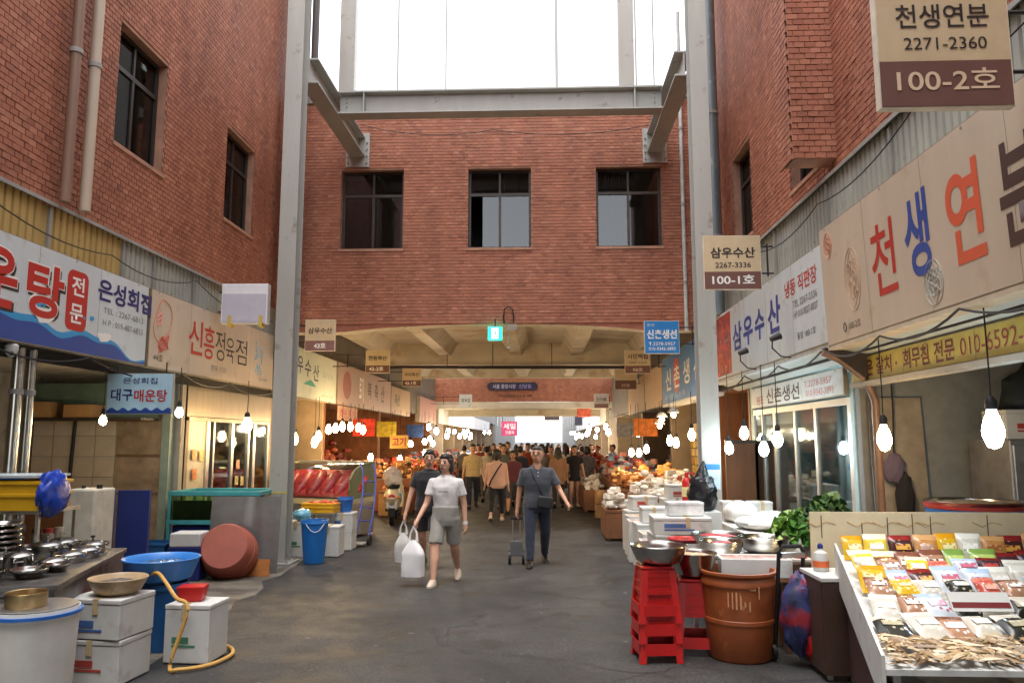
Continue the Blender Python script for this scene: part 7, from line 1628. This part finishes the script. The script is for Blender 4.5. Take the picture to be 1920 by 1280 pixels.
    if fingers:
        for nm in 'rl':
            s_, e_, w_, f_ = A[nm]; sd = 1 if nm == 'l' else -1
            side = f_.cross(Vector((1, 0, 0))).normalized(); inn = Vector((-sd, 0, 0)); base = w_ + f_ * .055 * H
            for k in range(4):
                o = side * (k - 1.5) * .0105 * H; ln = (.026, .031, .029, .022)[k] * H; m_ = base + o + f_ * ln * .55 + inn * .005 * H
                body.caps(base + o, m_, .0058 * H, .0054 * H, 7); body.caps(m_, m_ + f_ * ln * .45 + inn * .012 * H, .0054 * H, .0046 * H, 7)
            q = w_ + f_ * .025 * H - side * .014 * H; body.caps(q, q - side * .016 * H + f_ * .02 * H + inn * .006 * H, .0068 * H, .006 * H, 7); body.caps(q - side * .016 * H + f_ * .02 * H + inn * .006 * H, q - side * .018 * H + f_ * .036 * H + inn * .012 * H, .006 * H, .005 * H, 7)
    bo = body.obj('body', skin, t)
    # ---- face
    if near or abs(rz) < 1.4:
        EYE = M('eye_dark', (30, 24, 22), rough=.3); LIP = M('lips', (140, 66, 62), rough=.5)
        for s in (-1, 1):
            e = MB(); e.T = HR; e.sph(hc + Vector((s * .017 * H, -.0475 * H, .002 * H)), .0095 * H, .005 * H, .0058 * H, 8, 6); e.obj('eye', EYE, bo)
            e = MB(); e.T = HR; e.cyl(hc + Vector((s * .008 * H, -.052 * H, .016 * H)), hc + Vector((s * .027 * H, -.0465 * H, .018 * H)), .003 * H, n=6); e.obj('eyebrow', hmat, bo)
        e = MB(); e.T = HR; e.sph(hc + Vector((0, -.0515 * H, -.034 * H)), .015 * H, .006 * H, .0058 * H, 8, 6); e.obj('mouth', LIP, bo)
    # ---- hair
    b = MB(); b.T = HR
    b.sph(hc + Vector((0, .026 * H, -.006 * H)), .05 * H, .04 * H, .046 * H, 20, 12) if hair == 'bald' else b.sph(hc + Vector((0, .022 * H, .016 * H)), .051 * H, .046 * H, .057 * H, 20, 12)
    if hair != 'bald': b.sph(hc + Vector((0, -.012 * H, .044 * H)), .04 * H, .04 * H, .024 * H)
    if hair == 'bob':
        for s in (-1, 1): b.caps(hc + Vector((s * .046 * H, .002 * H, .02 * H)), hc + Vector((s * .047 * H, .006 * H, -.048 * H)), .016 * H, .019 * H)
        b.caps(hc + Vector((0, .04 * H, 0)), hc + Vector((0, .036 * H, -.055 * H)), .034 * H, .03 * H)
    if hair in ('bob', 'long', 'tied'):               # fringe parted to the sides
        for s in (-1, 1): b.caps(hc + Vector((s * .008 * H, -.034 * H, .05 * H)), hc + Vector((s * .042 * H, -.014 * H, .012 * H)), .012 * H, .014 * H)
    if hair == 'tied': b.sph(hc + Vector((0, .05 * H, .05 * H)), .022 * H)
    if hair == 'long':
        for s in (-1, 1): b.caps(hc + Vector((s * .04 * H, .015 * H, 0)), hc + Vector((s * .045 * H, .025 * H, -.14 * H)), .018 * H, .02 * H)
        b.caps(hc + Vector((0, .04 * H, .0)), hc + Vector((0, .05 * H, -.17 * H)), .036 * H, .03 * H)
    remesh(b, vox * .8, 2, .0035, 40).obj('hair', hmat, t)
    # ---- top
    b = MB(); b.a = R.random(); inf = .02
    if dress: b.loft([((0, 0, Z(hem)), .105 * H * wide, .075 * H), ((0, 0, Z(.52)), .1 * H, .07 * H), ((0, 0, Z(.62)), .086 * H, .06 * H)], 24); torso(b, inf, .62, .835)
    else: torso(b, inf + (.01 if hem > .53 else .026), hem, .835)
    b.loft([((0, 0, Z(.79)), .1 * H * wide + .012, .05 * H + .016), ((0, 0, Z(.825)), .072 * H + .012, .043 * H + .014), ((0, 0, Z(.85)), .043 * H, .041 * H)], 20)
    for nm in 'rl':
        s_, e_, w_, f_ = A[nm]; b.sph(s_, .036 * H, n=12, m=8)
        if sleeve <= 1: b.cyl(s_, s_.lerp(e_, sleeve), .036 * H, .039 * H, 14)
        else: b.cyl(s_, e_, .036 * H, .031 * H, 14); b.sph(e_, .031 * H, n=12, m=8); b.cyl(e_, e_.lerp(w_, sleeve - 1), .031 * H, .025 * H, 14)
    tp = remesh(b, vox, 2, .0085 if near else .004, 9).obj('dress' if dress else 'shirt', top, t)
    # ---- bottom
    if bottom:
        b = MB(); b.a = R.random(); b.loft([((0, 0, Z(.455)), .094 * H * wide, .072 * H * g_), ((0, 0, Z(.5)), .109 * H * wide, .081 * H * g_), ((0, 0, Z((.585 if hem < .56 else .605) if hem > .53 else max(.5, hem + .02) + .012)), .106 * H * wide, .08 * H * g_)], 24)
        for nm in 'rl':
            h_, k_, a_, _ = P[nm]
            if blen <= 1: b.cyl(h_, h_.lerp(k_, blen), .062 * H * g_, .054 * H, 16)
            else: b.cyl(h_, k_, .062 * H * g_, .046 * H, 16); b.sph(k_, .046 * H, n=14, m=8); b.cyl(k_, k_.lerp(a_, blen - 1), .046 * H, .034 * H, 14)
        remesh(b, vox, 2, .0065 if near else .003, 10).obj('shorts' if blen <= 1 else 'trousers', bottom, t)
    # ---- shoes
    sm = shoes or BLACK
    for nm in 'rl':
        a_, inc = P[nm][2], P[nm][3]
        b = MB(); tip = -min(0, inc + 12) * .9
        b.T = Matrix.Translation(a_ + Vector((0, 0, -.012 * H))) @ Matrix.Rotation(D(-tip), 4, 'X').inverted() @ Matrix.Rotation((.12 if nm == 'l' else -.12), 4, 'Z')
        b.loft([((0, -.035 * H, -.032 * H), .029 * H, .085 * H), ((0, -.035 * H, -.018 * H), .03 * H, .085 * H), ((0, -.025 * H, -.002 * H), .025 * H, .068 * H), ((0, -.004 * H, .014 * H), .022 * H, .036 * H)], 16)
        b.obj('shoe', sm, t)
    return t, A, P, HR, hc, Z
def cloth(n, c, **k): return M('cloth_' + n, c, rough=.85, var=k.pop('var', .08), scale=k.pop('scale', 5), bump=.15, bscale=160, sheen=.2, **k)
WTEE, BTEE, GSH, GPOLO = cloth('white', (214, 210, 208)), cloth('black', (30, 28, 32)), cloth('grey_shorts', (150, 148, 140)), cloth('slate', (58, 61, 69))
JEAN = cloth('jeans', (27, 33, 52), var=.2, scale=9)
SAND = M('sandal', (214, 196, 176), rough=.5)
# woman in white
p = AZ(834, 1092)
t, A, P, HR, hc, Z = person('woman in white tee and grey shorts carrying white bags', (p.x, p.y, 0), radians(-4), 1.63, ((20, 6, 2), (-16, 22, 2)), ((10, 14, 30, 4), (-6, 13, 12, -8)), WTEE, GSH, 'bob', HAIRN, shoes=SAND, head=(-20, -3), sleeve=.62, blen=.86, hem=.572, girth=1.04)
b = MB(); b.box(-.07, .09, -.012, .012, -.02, .02); 
letter(t, 'smile', -.07, Z(.715), .13, .03, INK, .0, -.14)
w = A['l'][2]; b = MB(); b.cyl(w - A['l'][3] * .02, w + A['l'][3] * .02, .034, .034, 16); b.obj('wristwatch', FOAM, t)
hand = Vector((p.x, p.y, 0)) + Matrix.Rotation(radians(-4), 3, 'Z') @ (A['r'][2] + A['r'][3] * .13)
def carrier(label, hd, w, h, d, mat, dx=0.0):
    t = thing('carrier_bag', label, 'bag', (hd.x + dx, hd.y, hd.z - h - .16), radians(-8))
    b = MB(); n, m = 28, 16; vs = []; fs = []
    for j in range(m + 1):
        v = j / m; k = 1 - .72 * max(0, (v - .62) / .38) ** 1.3; k *= .93 + .1 * sin(v * 3)
        for i in range(n):
            a = 2*pi*i/n; r_ = 1 / max(abs(cos(a)), abs(sin(a))) ** .75
            q = 1 + .16 * noise.noise(Vector((cos(a) * 2.4, sin(a) * 2.4, v * 1.6 + w * 9))) + .09 * noise.noise(Vector((cos(a) * 7, sin(a) * 7, v * 1.4)))
            vs.append((w / 2 * cos(a) * r_ * k * q, d / 2 * sin(a) * r_ * (k * .9 + .1) * q, v * h + .012 * noise.noise(Vector((cos(a) * 3, sin(a) * 3, v)))))
    for j in range(m):
        for i in range(n): k = (i+1) % n; fs.append((j*n+i, j*n+k, (j+1)*n+k, (j+1)*n+i))
    fs.append(tuple(range(n-1, -1, -1))); b.add(vs, fs); b.obj('bag', mat, t, angle=60)
    for s in (-1, 1): b = MB(); b.tube([(s * .05 - dx, -.01, h - .02), (s * .04 - dx * .6, 0, h + .08), (-dx, 0, h + .17)], [.02, .012, .012], 8); b.obj('handle', mat, t)
    return t
BAGW = PLASTIC('bag_white', (240, 240, 240), .93)
carrier('full white carrier bag in the hand of the woman in white', hand, .27, .44, .17, BAGW)
# woman in black behind her
p = AZ(803, 1068)
t, A, P, HR, hc, Z = person('woman in black printed tee walking just behind the woman in white', (p.x - .02, p.y + .1, 0), 0, 1.66, ((-12, 20, 2), (16, 5, 2)), ((8, 16, 8, -4), (-8, 12, 10, 0)), BTEE, cloth('dark_shorts', (44, 40, 44)), 'tied', HAIRB, shoes=M('trainer', (60, 56, 56)), head=(8, 0), blen=.8, hem=.49)
b = MB(); b.T = Matrix.Translation((.05, -.128, Z(.7))); b.sph((0, 0, .06), .045, .01, .06); b.sph((.02, 0, -.05), .04, .01, .08); b.obj('shirt_print', M('white_print', (206, 206, 206)), t)
hand = Vector((p.x - .02, p.y + .1, 0)) + A['r'][2] + A['r'][3] * .13
carrier('second pale carrier bag held behind the full white bag', hand, .21, .4, .14, PLASTIC('bag_grey', (214, 212, 208), .9))
# man in slate polo with folded hand truck
p = AZ(1008, 1058)
t, A, P, HR, hc, Z = person('man in slate polo shirt and jeans pulling a folded hand truck', (p.x, p.y, 0), radians(4), 1.72, ((18, 4, 3), (-14, 16, 3)), ((-6, 13, 8, -6), (10, 26, 38, -6)), GPOLO, JEAN, 'short', HAIRG, SKIN2, M('black_shoe', (28, 26, 26), rough=.4), head=(-14, -6), sleeve=.72, blen=1.97, hem=.49, wide=1.08, girth=1.15)
b = MB(); b.cyl((0, .002, Z(.825)), (0, -.004, Z(.848)), .075, .068, 18); b.obj('collar', GPOLO, t)
b = MB(); b.poly([(-.05, Z(.85)), (.05, Z(.85)), (.012, Z(.785)), (-.012, Z(.785))][::-1], -.122, -.085); b.obj('open_neck', SKIN2, t, smooth=False)
b = MB()
for k in range(4): b.sph((.004, -.158 + .003 * k, Z(.79 - .03 * k)), .008, .005, .008, 8, 6)
b.obj('buttons', ink((210, 206, 200)), t)

b = MB(); b.T = HR
for s in (-1, 1): b.T = HR @ Matrix.Translation(hc + Vector((s * .03, -.094, .004))) @ Matrix.Rotation(pi/2, 4, 'X'); b.tube([(.022 * cos(a), .022 * sin(a), 0) for a in [2*pi*i/14 for i in range(15)]], .0022, 5)
b.obj('glasses', BLACK, t)
b = MB(); b.tube([(-.1, -.1, Z(.815)), (-.06, -.155, Z(.75)), (.03, -.17, Z(.65)), (.09, -.175, Z(.58))], .014); b.obj('bag_strap', BLACK, t)
b = MB(); b.T = Matrix.Translation((.1, -.17, Z(.545))) @ Matrix.Rotation(.15, 4, 'Y'); b.box(-.11, .11, -.04, .04, -.09, .08); b.obj('waist_bag', M('black_nylon', (26, 26, 28), rough=.6), t, bev=.02)
hand = Vector((p.x, p.y, 0)) + A['r'][2] + A['r'][3] * .12
t = thing('hand_truck', 'folded aluminium hand truck held upright beside the man', 'hand truck', (hand.x, hand.y, .0), 0)
hz = hand.z
b = MB(); b.box(-.09, .09, -.016, .016, hz - .035, hz + .01); b.obj('grip', BLACK, t, bev=.008, smooth=False)
for sx in (-.055, .055): b = MB(); b.cyl((sx, 0, .3), (sx, 0, hz - .036), .011); b.obj('rail', ALU, t)
b = MB(); b.box(-.09, .09, -.035, .02, .12, .34); b.obj('folded_base', M('grey_plastic', (92, 92, 92)), t, smooth=False, bev=.01)
for sx in (-.1, .1): b = MB(); b.cyl((sx - .018, .0, .1), (sx + .018, 0, .1), .098, n=22); b.obj('wheel', BLACK, t)
# ---- the crowd further in
stand = ((4, 4, 2), (-6, 8, 2)); walk = ((18, 6, 2), (-16, 22, 2)); ad = ((0, 9, 8, 0), (4, 10, 14, 0)); ad2 = ((14, 10, 20, 0), (-12, 10, 10, 0))
STRIPE = cloth('stripes', (206, 180, 130), var=.5, scale=26, streak=9)
def crowd(label, px, py, rz, H, top, bottom, **k):
    q = AZ(px, py); legs = k.pop('legs', walk); arms = k.pop('arms', ad)
    return person(label, (q.x, q.y, 0), rz, H, legs, arms, top, bottom, near=False, fingers=k.pop('fingers', False), **k)
t, A, P, HR, hc, Z = crowd('woman in peach cardigan and black trousers seen from behind', 931, 976, pi, 1.6, cloth('peach', (214, 168, 142)), cloth('black_trousers', (26, 25, 28)), hair='bob', hmat=HAIRN, shoes=SAND, sleeve=1.7, blen=1.8, hem=.46, wide=1.1)
b = MB(); b.tube([(-.12, .1, Z(.81)), (-.02, .15, Z(.72)), (.12, .14, Z(.58)), (.17, .1, Z(.5))], .016); b.obj('bag_strap', BLACK, t)
crowd('woman in maroon top walking behind the man in slate', 962, 962, radians(-6), 1.55, cloth('maroon', (92, 40, 52)), cloth('grey_half_trousers', (70, 66, 72)), hair='bob', sleeve=1.2, blen=1.2, skin=SKIN2)
crowd('man in striped shirt and dark trousers behind the woman in white', 886, 952, radians(10), 1.7, STRIPE, cloth('navy_trousers', (36, 40, 56)), hair='short', sleeve=.8, blen=1.97, wide=1.05)
crowd('woman in long tan coat with long hair seen from behind', 1047, 952, pi, 1.62, cloth('tan_coat', (150, 112, 84)), cloth('black_trousers', (26, 25, 28)), hair='long', hmat=HAIRN, sleeve=1.8, blen=1.95, hem=.4)
crowd('woman in short black dress with bare legs', 1078, 950, radians(8), 1.64, cloth('black_dress', (24, 22, 26)), None, hair='long', dress=True, hem=.42, shoes=SAND, legs=stand, sleeve=.5)
crowd('tall man in dark patterned shirt behind the peach cardigan', 952, 940, radians(5), 1.76, cloth('dark_pattern', (74, 66, 60), var=.5, scale=20), JEAN, hair='short', sleeve=.7, blen=1.95)
crowd('man in rust orange shirt behind the man in slate', 990, 936, radians(-8), 1.72, cloth('rust', (160, 74, 46)), cloth('brown_trousers', (70, 56, 50)), hair='short', sleeve=.8, blen=1.95)
crowd('person in magenta top half hidden in the crowd', 1024, 930, pi, 1.62, cloth('magenta', (176, 44, 96)), cloth('black_trousers', (26, 25, 28)), hair='bob', sleeve=1.5, blen=1.95)
crowd('woman in grey patterned dress beside the mixed goods stall', 1102, 942, pi - .3, 1.6, cloth('grey_pattern', (92, 88, 94), var=.5, scale=22), None, hair='bob', dress=True, hem=.3, legs=stand, sleeve=1.2)
crowd('vendor in grey checked shirt behind the right stall', 1150, 930, radians(-60), 1.64, cloth('grey_check', (136, 142, 152), var=.5, scale=24), cloth('brown_trousers', (70, 56, 50)), hair='short', legs=stand, arms=ad2, sleeve=1.7, blen=1.95)
crowd('vendor in red cap colours behind the mixed goods stall', 1122, 925, radians(-40), 1.6, cloth('red_top', (186, 60, 50)), cloth('navy_trousers', (36, 40, 56)), hair='short', hmat=REDP, legs=stand, arms=ad2, sleeve=1.5, blen=1.95)
far = [(905, 922, 0, 1.66, (70, 66, 72), 'in charcoal top'), (918, 915, pi, 1.6, (150, 140, 130), 'in stone grey top'), (938, 912, 0, 1.7, (60, 74, 96), 'in dusty blue top'), (968, 912, pi, 1.64, (120, 80, 60), 'in brown top'), (1005, 914, 0, 1.7, (46, 44, 48), 'in near black top'), (1016, 906, pi, 1.62, (200, 190, 180), 'in ivory top'), (1036, 908, 0, 1.66, (206, 206, 212), 'in pale grey top'), (1060, 915, pi, 1.7, (150, 170, 196), 'in light blue top'), (1066, 904, 0, 1.6, (90, 60, 70), 'in plum top'), (1090, 912, 0, 1.66, (60, 58, 56), 'in olive black top'), (978, 902, 0, 1.68, (104, 50, 50), 'in dark red top'), (950, 900, pi, 1.64, (140, 120, 100), 'in khaki top'), (1028, 898, pi, 1.7, (70, 60, 60), 'in cocoa top'), (1048, 897, 0, 1.62, (180, 120, 110), 'in salmon top')]
for i, (px, py, rz, H_, c, d) in enumerate(far):
    crowd('distant shopper %s deep in the market crowd' % d, px, py, rz + R.uniform(-.3, .3), H_, cloth('far%d' % i, c), cloth('fardark%d' % (i % 3), ((38, 38, 44), (60, 54, 52), (46, 52, 70))[i % 3]), hair=('short', 'bob', 'short', 'long')[i % 4], hmat=(HAIRB, HAIRN)[i % 2], sleeve=.8, blen=1.95, group='distant shoppers in the crowd')


far2 = [(896, 930, 0, 1.68, (150, 60, 54), 'in brick red top'), (912, 940, pi, 1.62, (190, 180, 160), 'in oatmeal top'), (944, 952, 0, 1.7, (84, 90, 84), 'in moss grey top'), (976, 948, pi, 1.64, (52, 50, 66), 'in ink blue top'), (1016, 948, pi, 1.7, (126, 116, 110), 'in taupe top'), (1034, 940, 0, 1.64, (200, 150, 70), 'in mustard top'), (1062, 936, pi, 1.68, (210, 206, 204), 'in white top'), (1092, 928, pi, 1.6, (120, 60, 86), 'in wine top'), (1110, 918, 0, 1.66, (70, 90, 110), 'in slate blue top'), (870, 925, pi, 1.62, (96, 84, 76), 'in umber top'), (925, 928, 0, 1.7, (40, 42, 46), 'in jet black top'), (1000, 926, pi, 1.66, (170, 140, 120), 'in camel top')]
for i, (px, py, rz, H_, c, d) in enumerate(far2):
    crowd('distant shopper %s deep in the market crowd' % d, px, py, rz + R.uniform(-.35, .35), H_, cloth('fb%d' % i, c), cloth('fardark%d' % (i % 3), ((38, 38, 44), (60, 54, 52), (46, 52, 70))[i % 3]), hair=('bob', 'short', 'long', 'short')[i % 4], hmat=(HAIRN, HAIRB)[i % 2], sleeve=(.8, 1.6)[i % 2], blen=1.95, group='distant shoppers in the crowd')
bpy.data.scenes.remove(TMP)
